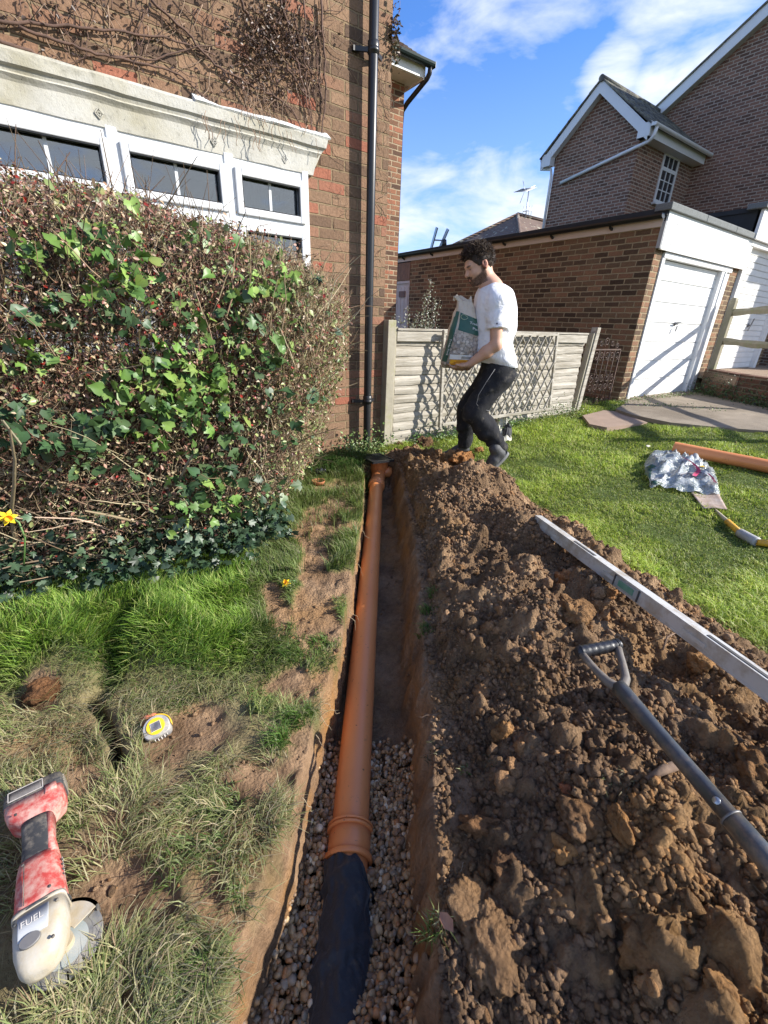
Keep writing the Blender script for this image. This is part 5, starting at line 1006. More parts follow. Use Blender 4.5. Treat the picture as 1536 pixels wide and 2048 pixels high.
# ivy
ivy = thing('ivy', 'glossy green ivy climbing through the bare hedge and round its foot', 'ivy', (.3, 2.3, 0))
def hedge_hit(px_, py_):
    r_ = ray(px_, py_); T = np.arange(1.2, 7, .01); P = EYE[:, None]+r_[:, None]*T*.5; f = hedge_f(P[0], P[1], P[2]); ok = (f < 1.0) & (P[1] > 1.9) & (P[1] < 3.4)
    return P[:, int(np.argmax(ok))] if ok.any() else None
CL = [(60, 520, 45, 26, 1), (160, 490, 60, 55, 1), (250, 560, 70, 95, 1), (230, 380, 60, 50, 2), (130, 370, 80, 60, 2), (330, 350, 60, 70, 2), (410, 395, 50, 60, 1), (470, 440, 50, 55, 2), (540, 700, 60, 60, 1), (470, 560, 60, 55, 1), (540, 560, 55, 70, 1), (590, 600, 45, 40, 2), (420, 470, 50, 30, 1), (300, 730, 70, 70, 1), (380, 790, 90, 150, 1), (330, 830, 80, 80, 1), (250, 780, 60, 50, 1), (430, 720, 60, 60, 1), (200, 860, 60, 60, 3), (60, 720, 50, 35, 1), (30, 850, 50, 30, 3), (460, 640, 60, 45, 3), (560, 480, 60, 30, 2), (380, 640, 50, 35, 1), (220, 640, 60, 35, 3), (390, 1010, 55, 30, 1), (440, 1000, 50, 35, 1), (520, 1000, 60, 45, 3), (450, 900, 60, 50, 3), (400, 960, 60, 35, 3), (150, 890, 60, 40, 3), (570, 870, 40, 15, 3), (540, 790, 45, 20, 3), (640, 660, 30, 10, 3), (230, 470, 60, 35, 1), (640, 560, 30, 8, 3), (620, 790, 30, 8, 3), (90, 620, 60, 30, 3)]
B = Bag()
for px_, py_, rad, cnt_, kd in CL:
    P = []
    for k in range(int(cnt_*(.40 if py_ < 760 else .58))):
        h_ = hedge_hit(px_+hg.normal(0, rad*.5), py_+hg.normal(0, rad*.45))
        if h_ is not None: P.append(h_+np.array([0, -.03, .0])+hg.normal(0, .02, 3))
    if not P: continue
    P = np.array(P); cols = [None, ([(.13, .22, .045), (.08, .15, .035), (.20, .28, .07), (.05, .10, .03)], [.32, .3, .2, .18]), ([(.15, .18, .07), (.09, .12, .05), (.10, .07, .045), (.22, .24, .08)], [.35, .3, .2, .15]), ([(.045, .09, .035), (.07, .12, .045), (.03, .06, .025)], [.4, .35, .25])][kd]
    h2_ = hg.random(len(P)) < .5
    for sel, shp in ((h2_, 'ivy'), (~h2_, 'heart')): 
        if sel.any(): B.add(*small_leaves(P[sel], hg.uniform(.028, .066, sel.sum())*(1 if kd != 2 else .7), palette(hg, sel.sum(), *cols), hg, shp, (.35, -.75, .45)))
n = 260; P = sample_hedge(n, .85, 1.03); P = P[P[:, 2] < 1.6]; B.add(*small_leaves(P, hg.uniform(.02, .042, len(P)), palette(hg, len(P), [(.05, .10, .035), (.10, .17, .045), (.03, .06, .025)], [.4, .3, .3]), hg, 'ivy', (.2, -.6, .6)))
B.obj('climbing_leaves', ivyM, parent=ivy)
B = Bag(); n = 2600; x = hg.uniform(-1.1, .85, n); z = np.abs(hg.normal(0, .13, n))+.01; y = 2.0+.15*np.abs(x-.25)**1.3*(x < .25)*2+.12*(x > .6)+hg.uniform(-.13, .30, n)+z*.1
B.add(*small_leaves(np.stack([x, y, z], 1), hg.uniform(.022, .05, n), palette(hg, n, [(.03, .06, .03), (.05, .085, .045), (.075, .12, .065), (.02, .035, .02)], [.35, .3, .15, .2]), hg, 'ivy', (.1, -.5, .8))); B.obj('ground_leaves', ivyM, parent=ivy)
n = 14; P = sample_hedge(n, .9, 1.02)
for p_ in P: V_, Q_, _, _ = twigs(p_[None], np.array([[hg.normal(0, .6), hg.normal(-.2, .3), hg.normal(.1, .8)]]), hg.uniform(.2, .45, 1), hg.uniform(.0014, .0026, 1), np.ones((1, 3)), seg=8, wig=.2); link('trailing_stem', npmesh('trailing_stem', V_, Q_, col=np.tile([.16, .13, .07], (24, 1))), twigM, ivy)

# ================================================================ CREEPER ON THE WALL
cr_ = thing('creeper', 'leafless brown creeper spreading over the brick wall above the stone lintel', 'climbing plant', (1.2, 3.44, 2.5))
barkm = mat('creeper_bark', (.15, .085, .06), (.09, .055, .042), 25, .9, .4, 80); tanm = mat('creeper_dry', (.36, .25, .17), (.24, .16, .11), 25, .9)
STEMS = [([(-30, 70), (60, 105), (120, 150), (190, 205)], .014), ([(-20, 40), (110, 50), (230, 62), (330, 75), (430, 110)], .010), ([(40, 55), (130, 85), (210, 112), (300, 128), (360, 150), (430, 215)], .010), ([(220, 112), (310, 118), (380, 95), (440, 92)], .007), ([(300, 0), (370, 60), (430, 130), (490, 165), (545, 190), (580, 215), (605, 262)], .009), ([(430, 130), (470, 160), (510, 215)], .006),
         ([(480, 0), (505, 45), (560, 110), (590, 160), (620, 200)], .010), ([(560, 0), (580, 70), (600, 140), (612, 200), (622, 260)], .009), ([(610, 0), (608, 90), (612, 170), (628, 270)], .007), ([(640, 0), (648, 100), (650, 190), (640, 330)], .010), ([(585, 30), (610, 110), (645, 190), (648, 240)], .006), ([(625, 20), (635, 120), (640, 200)], .005), ([(520, 20), (560, 80), (620, 150), (650, 210)], .005), ([(270, 0), (290, 60), (280, 110), (255, 150)], .004), ([(150, 0), (175, 60), (170, 120)], .004), ([(470, 100), (520, 130), (590, 140), (640, 130)], .004)]
r3 = random.Random(31)
def wpt(px_, py_, off=.02): return onY(px_, py_, HY-off)
for pts, r_ in STEMS:
    P = []
    for (a0, b0), (a1, b1) in zip(pts[:-1], pts[1:]):
        for t in np.linspace(0, 1, 6)[:-1]: P.append(wpt(a0+(a1-a0)*t+r3.uniform(-3, 3), b0+(b1-b0)*t+r3.uniform(-3, 3), .018+r3.uniform(0, .012)))
    P.append(wpt(*pts[-1], .02)); MB().tube(P, np.linspace(r_, r_*.5, len(P))*.8, 7).part('stem', barkm, cr_)
def wander(mb, x, z, L_, a, r_, off=.012, turn=.45):
    P = []; n_ = max(4, int(L_/.03))
    for i in range(n_): P.append((x, HY-off-.012*r3.random(), z)); a += r3.uniform(-turn, turn); x += L_/n_*math.cos(a); z += L_/n_*math.sin(a)
    mb.tube(P, np.linspace(r_, r_*.4, n_), 4)
tw = MB(); td = MB()
for k in range(270):
    u_ = r3.random()
    if u_ < .5: p = wpt(r3.uniform(470, 655), r3.uniform(-20, 230))
    elif u_ < .85: p = wpt(r3.uniform(-30, 480), r3.uniform(-20, 40+.32*r3.uniform(0, 480)))
    else: p = wpt(r3.uniform(380, 650), r3.uniform(90, 290))
    if p[2] < 2.33: continue
    wander(tw if r3.random() < .7 else td, p[0], p[2], r3.uniform(.08, .38), r3.choice([-1.4, 1.5, -.4, -2.4, -1.57])+r3.uniform(-.4, .4), r3.uniform(.0015, .0038))
for k in range(34):
    p = wpt(r3.uniform(400, 640), r3.uniform(190, 300)); p[2] = max(p[2], 2.2); sl_ = r3.uniform(-.4, .4); P_ = [(p[0]+.022*i*sl_+.006*math.sin(i*1.3+p[0]*9), HY-.078-.006*r3.random(), p[2]+.05-.018*i) for i in range(7)]; td.tube(P_, .0018, 4)
tw.part('side_shoots', barkm, cr_); td.part('dry_shoots', tanm, cr_)
B = Bag(); n = 2600; pp_ = [wpt(r3.gauss(545, 42), r3.gauss(85, 55), r3.uniform(.01, .05)) for _ in range(950)]+[wpt(r3.uniform(-20, 620), r3.uniform(-10, 200), r3.uniform(.01, .03)) for _ in range(550)]
pp_ = np.array([p for p in pp_ if p[2] > 2.36]); B.add(*small_leaves(pp_, hg.uniform(.008, .028, len(pp_)), palette(hg, len(pp_), [(.07, .045, .035), (.11, .065, .045), (.16, .10, .07)], [.45, .35, .2]), hg)); B.obj('dry_leaves', leafM, parent=cr_)
cr2 = thing('creeper', 'thin dry tan creeper tendrils on the brick corner right of the drainpipe', 'climbing plant', (2.35, 3.44, 2)); td = MB()
for k in range(60):
    px_, py_ = r3.uniform(757, 785), r3.uniform(60, 560); p = wpt(px_, py_); wander(td, p[0], p[2], r3.uniform(.06, .25), r3.choice([-1.5, 1.5, .5, 2.5])+r3.uniform(-.4, .4), r3.uniform(.0012, .0026), .006, .6)
for k in range(26):
    z = r3.uniform(.9, 3.0); y = HY; P = [(HX+.004, y+.02*i, z-.03*i) for i in range(2)]; a = r3.uniform(0, 6)
    for i in range(7): P.append((HX+.012+.012*i*r3.uniform(.2, 1), HY+.04, z-.05-.035*i)); 
    td.tube(P, .0012, 4)
for k in range(110):
    px_, py_ = r3.uniform(660, 725), r3.uniform(20, 560); p = wpt(px_, py_); wander(td, p[0], p[2], r3.uniform(.04, .16), r3.choice([-1.5, 1.5, .5, 2.5])+r3.uniform(-.4, .4), r3.uniform(.0008, .0016), .004, .7)
td.part('tendrils', tanm, cr2)
B = Bag(); pp_ = np.array([(HX+r3.uniform(-.03, .05), HY-r3.uniform(.0, .05), r3.gauss(3.02, .09)) for _ in range(140)]); B.add(*small_leaves(pp_, hg.uniform(.012, .034, len(pp_)), palette(hg, len(pp_), [(.09, .06, .035), (.05, .05, .025), (.16, .10, .05)], [.4, .3, .3]), hg)); B.obj('dry_leaves', leafM, parent=cr2)

# ================================================================ OTHER PLANTS
def leafy(name, label, cat, centers, cols, p, size, n, nrm=(-.1, -.5, .8), stems=True, shape='oval', mat_=None):
    c0 = centers[0]; t = thing(name, label, cat, (c0[0], c0[1], c0[2])); P = []
    for (x, y, z, sx_, sy_, sz_), k in zip(centers, np.random.default_rng(len(label)).multinomial(n, np.ones(len(centers))/len(centers))): P.append(np.stack([hg.normal(x, sx_, k), hg.normal(y, sy_, k), z+np.abs(hg.normal(0, sz_, k))], 1))
    P = np.concatenate(P); B = Bag(); B.add(*small_leaves(P, hg.uniform(*size, len(P)), palette(hg, len(P), cols, p), hg, shape, nrm)); B.obj('foliage', mat_ or leafM, parent=t)
    if stems:
        k = max(6, n//40); Q0 = P[hg.choice(len(P), k)]; base = Q0.copy(); base[:, 2] = np.maximum(Q0[:, 2]-hg.uniform(.05, .2, k), c0[2]-.05); V, Q_, c_, _ = twigs(base, Q0-base+(0, 0, .02), np.linalg.norm(Q0-base, axis=1)+.03, np.full(k, .0018), np.tile([.14, .11, .06], (k, 1)), wig=.1); link('stems', npmesh('stems', V, Q_, col=c_), twigM, t)
    return t
gp = lambda px_, py_, z=.0: onZ(px_, py_, z)
c = gp(690, 880); leafy('weeds', 'leafy weeds at the foot of the brick wall left of the drainpipe', 'weeds', [(c[0], 3.36, .02, .16, .06, .09), (c[0]-.25, 3.3, .02, .12, .07, .07)], [(.12, .20, .05), (.20, .26, .09), (.07, .12, .03)], [.4, .3, .3], (.015, .035), 520)
leafy('weeds', 'pale green weeds round the bottom of the black drainpipe and gully', 'weeds', [(2.25, 3.33, .0, .12, .05, .035), (2.05, 3.25, .0, .10, .05, .035), (1.95, 3.2, 0, .06, .05, .04)], [(.22, .26, .10), (.12, .18, .05), (.30, .30, .14)], [.4, .3, .3], (.010, .022), 520)
c = gp(895, 885); leafy('weeds', 'leafy green weeds under the fence just behind the man', 'weeds', [(2.85, 3.36, .0, .10, .05, .05), (3.15, 3.36, .02, .12, .05, .06), (3.6, 3.33, .03, .2, .05, .06), (4.2, 3.3, .05, .2, .05, .05)], [(.10, .19, .04), (.18, .26, .07), (.06, .11, .03)], [.4, .3, .3], (.012, .030), 1300)
q = onY(1130, 800, 3.35); leafy('weeds', 'tall weeds growing through the trellis foot near the leaning post', 'weeds', [(4.9, 3.3, .08, .25, .05, .10), (5.3, 3.3, .08, .2, .06, .09)], [(.13, .20, .05), (.24, .25, .10), (.08, .12, .03)], [.4, .3, .3], (.012, .026), 700)
leafy('weeds', 'weeds and leaf litter along the foot of the white garage door', 'weeds', [(6.95+i*.33, 3.42-.02*i, .13, .14, .05, .035) for i in range(7)], [(.12, .19, .04), (.20, .24, .08), (.20, .14, .08)], [.45, .3, .25], (.012, .03), 1000)
leafy('weeds', 'dark green weeds and ivy at the foot of the low brick retaining wall', 'weeds', [(9.30-i*.16, 3.22-i*.24, .13, .12, .13, .13) for i in range(9)], [(.04, .09, .025), (.08, .14, .04), (.05, .05, .03)], [.45, .35, .2], (.015, .04), 3200)
leafy('weeds', 'green verge weeds between the slab path and the driveway', 'weeds', [(6.75+.18*i, 3.35-.24*i, .11, .12, .08, .03) for i in range(5)], [(.09, .16, .035), (.16, .22, .06)], [.5, .5], (.012, .028), 1100)
# silver shrub beyond the fence
sb = thing('shrub', 'silvery upright flowering shrub beyond the fence left of the man', 'shrub', (3.5, 4.3, 0)); B = Bag(); tp = []
SB = [(862, 560, 4.6, 1.0, 230), (850, 590, 4.6, .9, 200), (872, 590, 4.6, .9, 180), (835, 625, 4.5, .7, 190), (815, 610, 4.4, .6, 90), (880, 600, 4.6, .8, 110), (845, 640, 4.5, .5, 200), (860, 640, 4.5, .5, 200), (800, 635, 4.2, .5, 130), (788, 630, 4.0, .4, 90), (825, 645, 4.4, .4, 150)]
for px_, py_, Yp, L_, cnt_ in SB:
    t_ = onY(px_, py_, Yp); b0 = np.array([t_[0]*.6+3.55*.4 if t_[0] > 3 else t_[0], Yp, .3]); tt = hg.random(cnt_)**.7; P = b0+(t_-b0)*tt[:, None]+hg.normal(0, .028, (cnt_, 3))*(1.6-tt)[:, None]
    B.add(*small_leaves(P, hg.uniform(.014, .030, cnt_), palette(hg, cnt_, [(.30, .31, .24), (.20, .23, .14), (.42, .42, .36), (.14, .16, .09)], [.35, .3, .2, .15]), hg, nrm=(0, -.5, .6))); MB().tube([b0, (b0+t_)/2+(.01, 0, 0), t_], [.008, .005, .002], 5).part('stem', barkm, sb)
B.obj('foliage', leafM, parent=sb)
# long grass clump by the gully, the man's shadow painted into its dark greens
B = Bag(); n = 900; c = gp(735, 905); cc_ = np.array([1.80, 3.02]); x, y = cc_[0]+hg.normal(0, .13, n), cc_[1]+hg.normal(0, .09, n); z = ground_h(x, y)-.004
B.add(*blades(np.stack([x, y, z], 1), hg.uniform(.14, .27, n), .0035+.002*hg.random(n), hg.uniform(.15, .7, n), hg.normal(math.pi+.6, .7, n), palette(hg, n, [(.045, .10, .02), (.07, .15, .03), (.11, .18, .05), (.20, .20, .09)], [.35, .35, .2, .1]), hg, .75))
B.obj('long_grass', grassM, label='clump of long arching grass coloured dark as in shadow beside the far end of the trench', cat='grass clump')
# daffodils
yel = mat('petal_yellow', (.85, .62, .02), (.80, .50, .01), 20, .5, sss=.1); stm = mat('flower_stem', (.08, .16, .04), (.12, .22, .06), 10, .5)
def daffodil(lab, c, stem, s=.028, nr=(0, -.8, .4)):
    t = thing('daffodil', lab, 'flower', c); nr = np.array(nr, float); nr /= np.linalg.norm(nr); a_ = np.cross(nr, (0, 0, 1)); a_ /= np.linalg.norm(a_); b_ = np.cross(nr, a_)
    for k in range(6):
        th = k*math.pi/3; d = math.cos(th)*a_+math.sin(th)*b_; e = np.cross(nr, d); P = [c+d*s*.2-e*s*.12, c+d*s*.7-e*s*.32+nr*.002, c+d*s*1.25, c+d*s*.7+e*s*.32+nr*.002, c+d*s*.2+e*s*.12]; MB().prism(P, nr*.0008).part('petal', yel, t)
    R_ = [circ(c+nr*s*h_, a_, b_, r_*s, r_*s, 14) for h_, r_ in ((0, .28), (.3, .32), (.7, .36), (.85, .48), (.83, .46), (.3, .26))]; MB().rings(R_, capb=True).part('trumpet', mat('trumpet', (.80, .36, .01), (.85, .45, .01), 20, .5), t)
    MB().tube(stem, .0035, 6).part('stem', stm, t)
c = onY(15, 1035, 1.98); daffodil('yellow daffodil at the left edge in front of the ivy covered hedge foot', c, [onY(48, 1128, 1.98), onY(50, 1075, 1.98), onY(38, 1045, 1.98), c+(0, .03, .0)], .026, (.2, -.8, .1))
c = hit(572, 1172)+(0, 0, .015); daffodil('small trodden yellow daffodil head lying in the grass near the trench', c, [c, c+(.03, .01, .0), c+(.06, .0, -.01)], .020, (-.3, -.4, .9))

# ================================================================ THE MAN AND HIS BAG
VB = 3.55
def J(px_, py_, v): return onV(px_, py_, v)
MAN = np.array([*xy(.90, 3.55), 0.])
man = thing('person', 'bearded man in white T-shirt and black trousers carrying a bag of gravel', 'person', MAN)
LAT = FWD; FACE = -RGT             # he faces left in the picture, his left side to the lens
hipL, hipR = J(992, 752, 3.46), J(986, 748, 3.64)
kneeL, ankL = J(948, 826, 3.42), J(999, 893, 3.47)
kneeR, ankR = J(936, 815, 3.68), J(927, 889, 3.74)
pelv, waist, chest, neckb = J(994, 735, VB), J(990, 698, VB), J(988, 625, VB), J(984, 580, VB)
shL, elL, wrL = J(994, 603, 3.40), J(992, 690, 3.36), J(938, 729, 3.40)
shR, elR, wrR = J(982, 603, 3.70), J(972, 690, 3.76), J(935, 735, 3.66)
HC = J(958, 529, VB-.01); CHIN = J(950, 572, VB-.01)
hu_ = (HC-J(973, 579, VB-.01)); hu_ /= np.linalg.norm(hu_)                       # head's own up
hf = FACE*.93-LAT*.20+np.array([0, 0, -.52]); hf -= hu_*(hf@hu_); hf /= np.linalg.norm(hf)   # gaze
hl = np.cross(hu_, hf)                                                        # head's left
if hl @ LAT > 0: hl = -hl
SC = .98
def hp(f, l, u): return HC+SC*(hf*f+hl*l+hu_*u)
h = .0052
lo = np.min([wrL, wrR, HC, chest, waist, elL, elR, J(890, 740, 3.5)], 0)-.16; hi = np.max([wrL, wrR, HC, chest, waist, elL, elR, shR, shL, HC+hu_*.12], 0)+.16
G = grid(lo, hi, h)
HX_ = (hf, hl, hu_)
# head
F = ell(G, hp(-.008, 0, .022), HX_, (.100*SC, .078*SC, .100*SC))
F = smin(F, ell(G, hp(.035, 0, -.045), HX_, (.062, .056, .075)), .04)       # face and jaw
F = smin(F, cone(G, hp(.062, .0, -.098), hp(.0, .038, -.060), .024, .026), .025); F = smin(F, cone(G, hp(.062, .0, -.098), hp(.0, -.038, -.060), .024, .026), .025)
F = smin(F, cone(G, hp(.088, 0, .005), hp(.112, 0, -.034), .009, .0135), .012)    # nose
F = smin(F, cone(G, hp(.106, .010, -.038), hp(.106, -.010, -.038), .010, .010), .008)
F = smin(F, cone(G, hp(.082, .036, .016), hp(.088, -.036, .016), .012, .012), .014)  # brow
F = smin(F, cone(G, hp(.088, .016, -.066), hp(.088, -.016, -.066), .011, .011), .010)   # lips
F = smin(F, cone(G, hp(.086, .014, -.078), hp(.086, -.014, -.078), .011, .011), .008)
F = np.maximum(F, -(cone(G, hp(.103, .022, -.0715), hp(.103, -.022, -.0715), .004, .004)))
for s_ in (1, -1):
    F = -smin(-F, ell(G, hp(.094, .031*s_, -.006), HX_, (.016, .018, .012)), .010)    # sockets
    F = smin(F, ell(G, hp(.077, .031*s_, -.006), HX_, (.0125, .014, .0105)), .004)
    F = smin(F, ell(G, hp(.058, .040*s_, -.040), HX_, (.030, .022, .020)), .02)
    ear = ell(G, hp(-.010, .082*s_, -.012), HX_, (.021, .011, .034)); ear = np.maximum(ear, -ell(G, hp(-.006, .092*s_, -.010), HX_, (.012, .008, .020))); F = smin(F, ear, .008)
# neck, torso, arms
F = smin(F, cone(G, hp(-.022, 0, -.075), neckb, .056, .066), .03)
F = smin(F, cone(G, neckb, chest, .075, .10, (LAT, .62)), .05); F = smin(F, cone(G, chest, pelv, .10, .095, (LAT, .68)), .05)
for sh, el_, wr in ((shL, elL, wrL), (shR, elR, wrR)):
    F = smin(F, cone(G, sh, el_, .052, .041), .035); F = smin(F, cone(G, el_, el_+(wr-el_)*.35, .042, .044), .02); F = smin(F, cone(G, el_+(wr-el_)*.35, wr, .043, .026), .02)
# hands under the bag: palm + separate fingers
def hand(F, wr, px_, py_, v, side):
    k = J(px_, py_, v); d = k-wr; d /= np.linalg.norm(d); up = np.array([0, 0, 1.]); lat = np.cross(d, up); lat /= np.linalg.norm(lat); nn_ = np.cross(lat, d)
    pc = wr+d*.05; kn = wr+d*.092
    F = smin(F, cone(G, wr, pc, .024, .027, (nn_, 1.5)), .015)
    F = smin(F, cone(G, pc-lat*.020, kn-lat*.026, .017, .013), .014); F = smin(F, cone(G, pc+lat*.020, kn+lat*.026, .017, .013), .014); F = smin(F, cone(G, pc, kn, .018, .014), .014)
    for i, (o, L_) in enumerate(((-.030, .052), (-.011, .062), (.010, .068), (.030, .060))):
        a = kn+lat*o; b_ = a+d*L_*.45+nn_*.002*i; c_ = b_+d*L_*.32+nn_*.012; e = c_+d*L_*.18+nn_*.014
        F = smin(F, cone(G, a, b_, .0095, .0088), .004); F = smin(F, cone(G, b_, c_, .0088, .0082), .003); F = smin(F, cone(G, c_, e, .0082, .0072), .003)
    t0 = wr+d*.028+lat*side*.024; t1 = t0+d*.030+lat*side*.024+nn_*.004; t2 = t1+d*.030+lat*side*.004+nn_*.012
    F = smin(F, cone(G, t0, t1, .015, .0115), .010); F = smin(F, cone(G, t1, t2, .0112, .0092), .003); return F
F = hand(F, wrL, 890, 737, 3.44, -1); F = hand(F, wrR, 890, 741, 3.58, 1)
Vb, Qb = nets(F, lo, h)
# skin, with lips, brows and stubble as real colouring
rel_ = (Vb-HC)/SC; cf, cl, cu3 = rel_@hf, rel_@hl, rel_@hu_
skin = np.tile([.56, .325, .225], (len(Vb), 1))*(1+.06*fbm(Vb[:, 0]*30, Vb[:, 1]*30, Vb[:, 2]*30, 2))[:, None]
def blend(m_, c): global skin; skin = skin*(1-m_[:, None])+np.array(c)*m_[:, None]
ins = lambda f, l, u, rf, rl, ru: 1-sstep(.75, 1.1, np.sqrt(((cf-f)/rf)**2+((np.abs(cl)-l)/rl)**2+((cu3-u)/ru)**2))
near_h = (np.linalg.norm(rel_, axis=1) < .16)
jaw_ = sstep(-.045, -.062, cu3+.35*(cf-.03)*(cf < .09))*sstep(-.012, .004, cf)*(cu3 > -.125)+sstep(-.015, -.004, cf)*(1-sstep(.016, .028, cf))*sstep(.0, -.02, cu3)*(cu3 > -.09)+ins(.095, 0, -.052, .03, .030, .008)
beard = np.clip(jaw_, 0, 1)*near_h*(1-ins(.09, 0, -.072, .02, .020, .009))
beard = beard*(1-sstep(.5, 1, ins(.075, .035, -.035, .04, .03, .026)*1.3)); blend(beard*.7, [.075, .042, .028])
blend(ins(.095, 0, -.072, .025, .020, .010)*near_h*.8, [.42, .15, .12]); blend(ins(.088, .033, .016, .03, .022, .006)*near_h*.9, [.04, .025, .018])
blend(ins(.086, .031, -.007, .02, .014, .0045)*near_h*.8, [.05, .03, .025]); blend(ins(-.01, .088, -.012, .03, .03, .04)*near_h*.5, [.62, .20, .14])
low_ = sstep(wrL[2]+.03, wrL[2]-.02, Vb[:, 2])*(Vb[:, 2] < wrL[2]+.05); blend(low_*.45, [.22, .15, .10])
skm = attr_mat('skin', .55, 0, .35, bmp=.12, bscale=160); body = link('body', npmesh('body', Vb, Qb, col=skin), skm, man)
# T-shirt
h2 = .0065; lo2 = np.min([shL, shR, chest, waist, pelv, J(950, 640, 3.5)], 0)-.18; hi2 = np.max([neckb, shL, shR, pelv, J(1035, 620, VB)], 0)+.16; G = grid(lo2, hi2, h2)
F = cone(G, neckb-(0, 0, .03), chest, .096, .128, (LAT, .64)); F = smin(F, cone(G, chest, waist+FACE*.01, .128, .118, (LAT, .66)), .05); F = smin(F, cone(G, waist, J(1000, 728, VB), .118, .122, (LAT, .66)), .05)
F = smin(F, cone(G, J(975, 600, VB), J(966, 700, VB), .085, .09, (LAT, .6)), .05)
F = smin(F, cone(G, shL, shR, .062, .062), .05); F = smin(F, cone(G, J(1006, 595, VB), J(1012, 655, VB), .07, .07, (LAT, .55)), .06)
fold = .0050*np.sin((G[2]*1.0+G[0]*.4+.02*np.sin(G[1]*20))*75)*sstep(1.05, .8, G[2])+.006*fbm(G[0]*9, G[1]*9, G[2]*5, 3); F = F+fold
for sh, el_ in ((shL, elL), (shR, elR)):
    e2 = sh+(el_-sh)*.62; sl_ = cone(G, sh, e2, .072, .071); d = (el_-sh)/np.linalg.norm(el_-sh); cutp = sum((G[i]-e2[i])*d[i] for i in range(3)); sl_ = np.maximum(sl_+.004*np.sin((G[0]-G[2])*70), cutp); F = smin(F, sl_, .018)
hem = G[2]-(J(998, 731, 3.4)[2]+.10*((G[0]-waist[0])*FACE[0]+(G[1]-waist[1])*FACE[1])*1.2); F = np.maximum(F, -hem)
nk = cone(G, neckb+(0, 0, .02)-FACE*.005, hp(-.022, 0, -.07), .070, .075); F = np.maximum(F, -nk)
Vs, Qs_ = nets(F, lo2, h2)
mt, nn, ll, b = nodes_mat('tshirt'); tc_ = nn.new('ShaderNodeTexCoord'); b.inputs['Base Color'].default_value = (.80, .80, .83, 1); pset(b, rough=.9, spec=.2)
wv_ = noise_node(nn, ll, 11, 5, .55, tc_.outputs['Object'], 1.2); bump(nn, ll, b, wv_.outputs['Fac'], .5, .035)
ts = link('tshirt', npmesh('tshirt', Vs, Qs_), mt, man)
lg = shL+(elL-shL)*.50; lo_c = lg+np.array([0, 0, 0])-LAT*.0745-FACE*-.012; MB().lathe([(0, -.002), (.0065, -.002), (.0055, .002), (0, .002)], 10, lo_c, np.array([RGT, UPV, -LAT]).T).part('sleeve_logo', mat('navy', (.02, .025, .08)), ts)
# trousers
lo3 = np.min([ankL, ankR, kneeL, kneeR], 0)-.14; hi3 = np.max([pelv, hipL, hipR, waist], 0)+.17; G = grid(lo3, hi3, h2)
F = cone(G, J(990, 722, VB), J(995, 752, VB), .108, .118, (LAT, .66))
for hp_, kn, an_, s_ in ((hipL, kneeL, ankL, 1), (hipR, kneeR, ankR, 2)):
    F = smin(F, cone(G, hp_, kn, .108, .086), .04); F = smin(F, cone(G, kn, kn+(an_-kn)*.45, .086, .082), .035); F = smin(F, cone(G, kn+(an_-kn)*.45, an_, .082, .064), .03)
F = smin(F, cone(G, J(1006, 745, 3.48), J(1006, 745, 3.62), .085, .085), .05)
F = F+.0045*np.sin((G[2]*.8+.5*(G[0]*FACE[0]+G[1]*FACE[1]))*62+3*fbm(G[0]*5, G[1]*5, G[2]*5, 2))*(1-.3*sstep(.5, .8, G[2]))+.007*fbm(G[0]*10, G[1]*10, G[2]*10, 2)
F = np.maximum(F, G[2]-(waist[2]-.03)); F = np.maximum(F, -(G[2]-(min(ankL[2], ankR[2])-.02)))
Vt, Qt = nets(F, lo3, h2); trm = mat('trousers', (.022, .022, .025), (.035, .035, .038), 14, .95, .5, 14, .02, dirt=(.10, .09, .075), dirt_amt=.18, dscale=16, spec=.12)
tru = link('trousers', npmesh('trousers', Vt, Qt), trm, man)
pip = MB(); pip.tube([J(990, 738, 3.345), J(972, 765, 3.325), J(957, 790, 3.325), J(953, 808, 3.33), J(962, 818, 3.345), J(980, 822, 3.37)], .0020, 6); pip.part('piping', mat('grey_piping', (.17, .17, .18), rough=.6), tru)
# shoes
def shoe(heel, toe, lab):
    d = toe-heel; L_ = np.linalg.norm(d); d /= L_; s = np.cross(d, UPV); s /= np.linalg.norm(s); u_ = np.cross(s, d); u_ *= 1 if u_[2] > 0 else -1
    lo_ = np.min([heel, toe], 0)-.13; hi_ = np.max([heel, toe], 0)+.17; h3 = .006; G = grid(lo_, hi_, h3); p = lambda a, b_, c: heel+d*a+s*b_+u_*c
    F = cone(G, p(.045, 0, .048), p(.11, 0, .050), .042, .040, (s, 1.12)); F = smin(F, cone(G, p(.11, 0, .045), p(.235, 0, .026), .040, .028, (s, .80)), .03); F = smin(F, cone(G, p(.040, 0, .05), p(.045, 0, .115), .043, .048), .03)
    hh_ = sum((G[i]-heel[i])*u_[i] for i in range(3)); F = np.maximum(F, .012-hh_); V, Q_ = nets(F, lo_, h3); sh_ = link('shoe', npmesh('shoe', V, Q_), mat('shoe_black', (.035, .035, .038), (.07, .07, .072), 30, .7, .4, 60, .004), man)
    mb = MB(); R_ = []
    for z in (-.012, .014): R_.append([p(.125+.145*math.cos(t), (.044-.006*(math.cos(t) < 0))*math.sin(t)*(1-.12*math.cos(t)), z+.012*max(0, math.cos(t))**2) for t in np.linspace(0, 2*np.pi, 28, endpoint=False)])
    mb.rings(R_); mb.part('sole', mat('sole_grey', (.20, .20, .20), (.12, .12, .12), 20, .8), sh_)
    lc = MB()
    for i in range(5): a = .085+i*.024; lc.tube([p(a, -.030, .072-i*.006), p(a+.006, 0, .088-i*.0075), p(a, .030, .072-i*.006)], .0028, 5)
    lc.part('laces', mat('lace', (.12, .12, .125)), sh_)
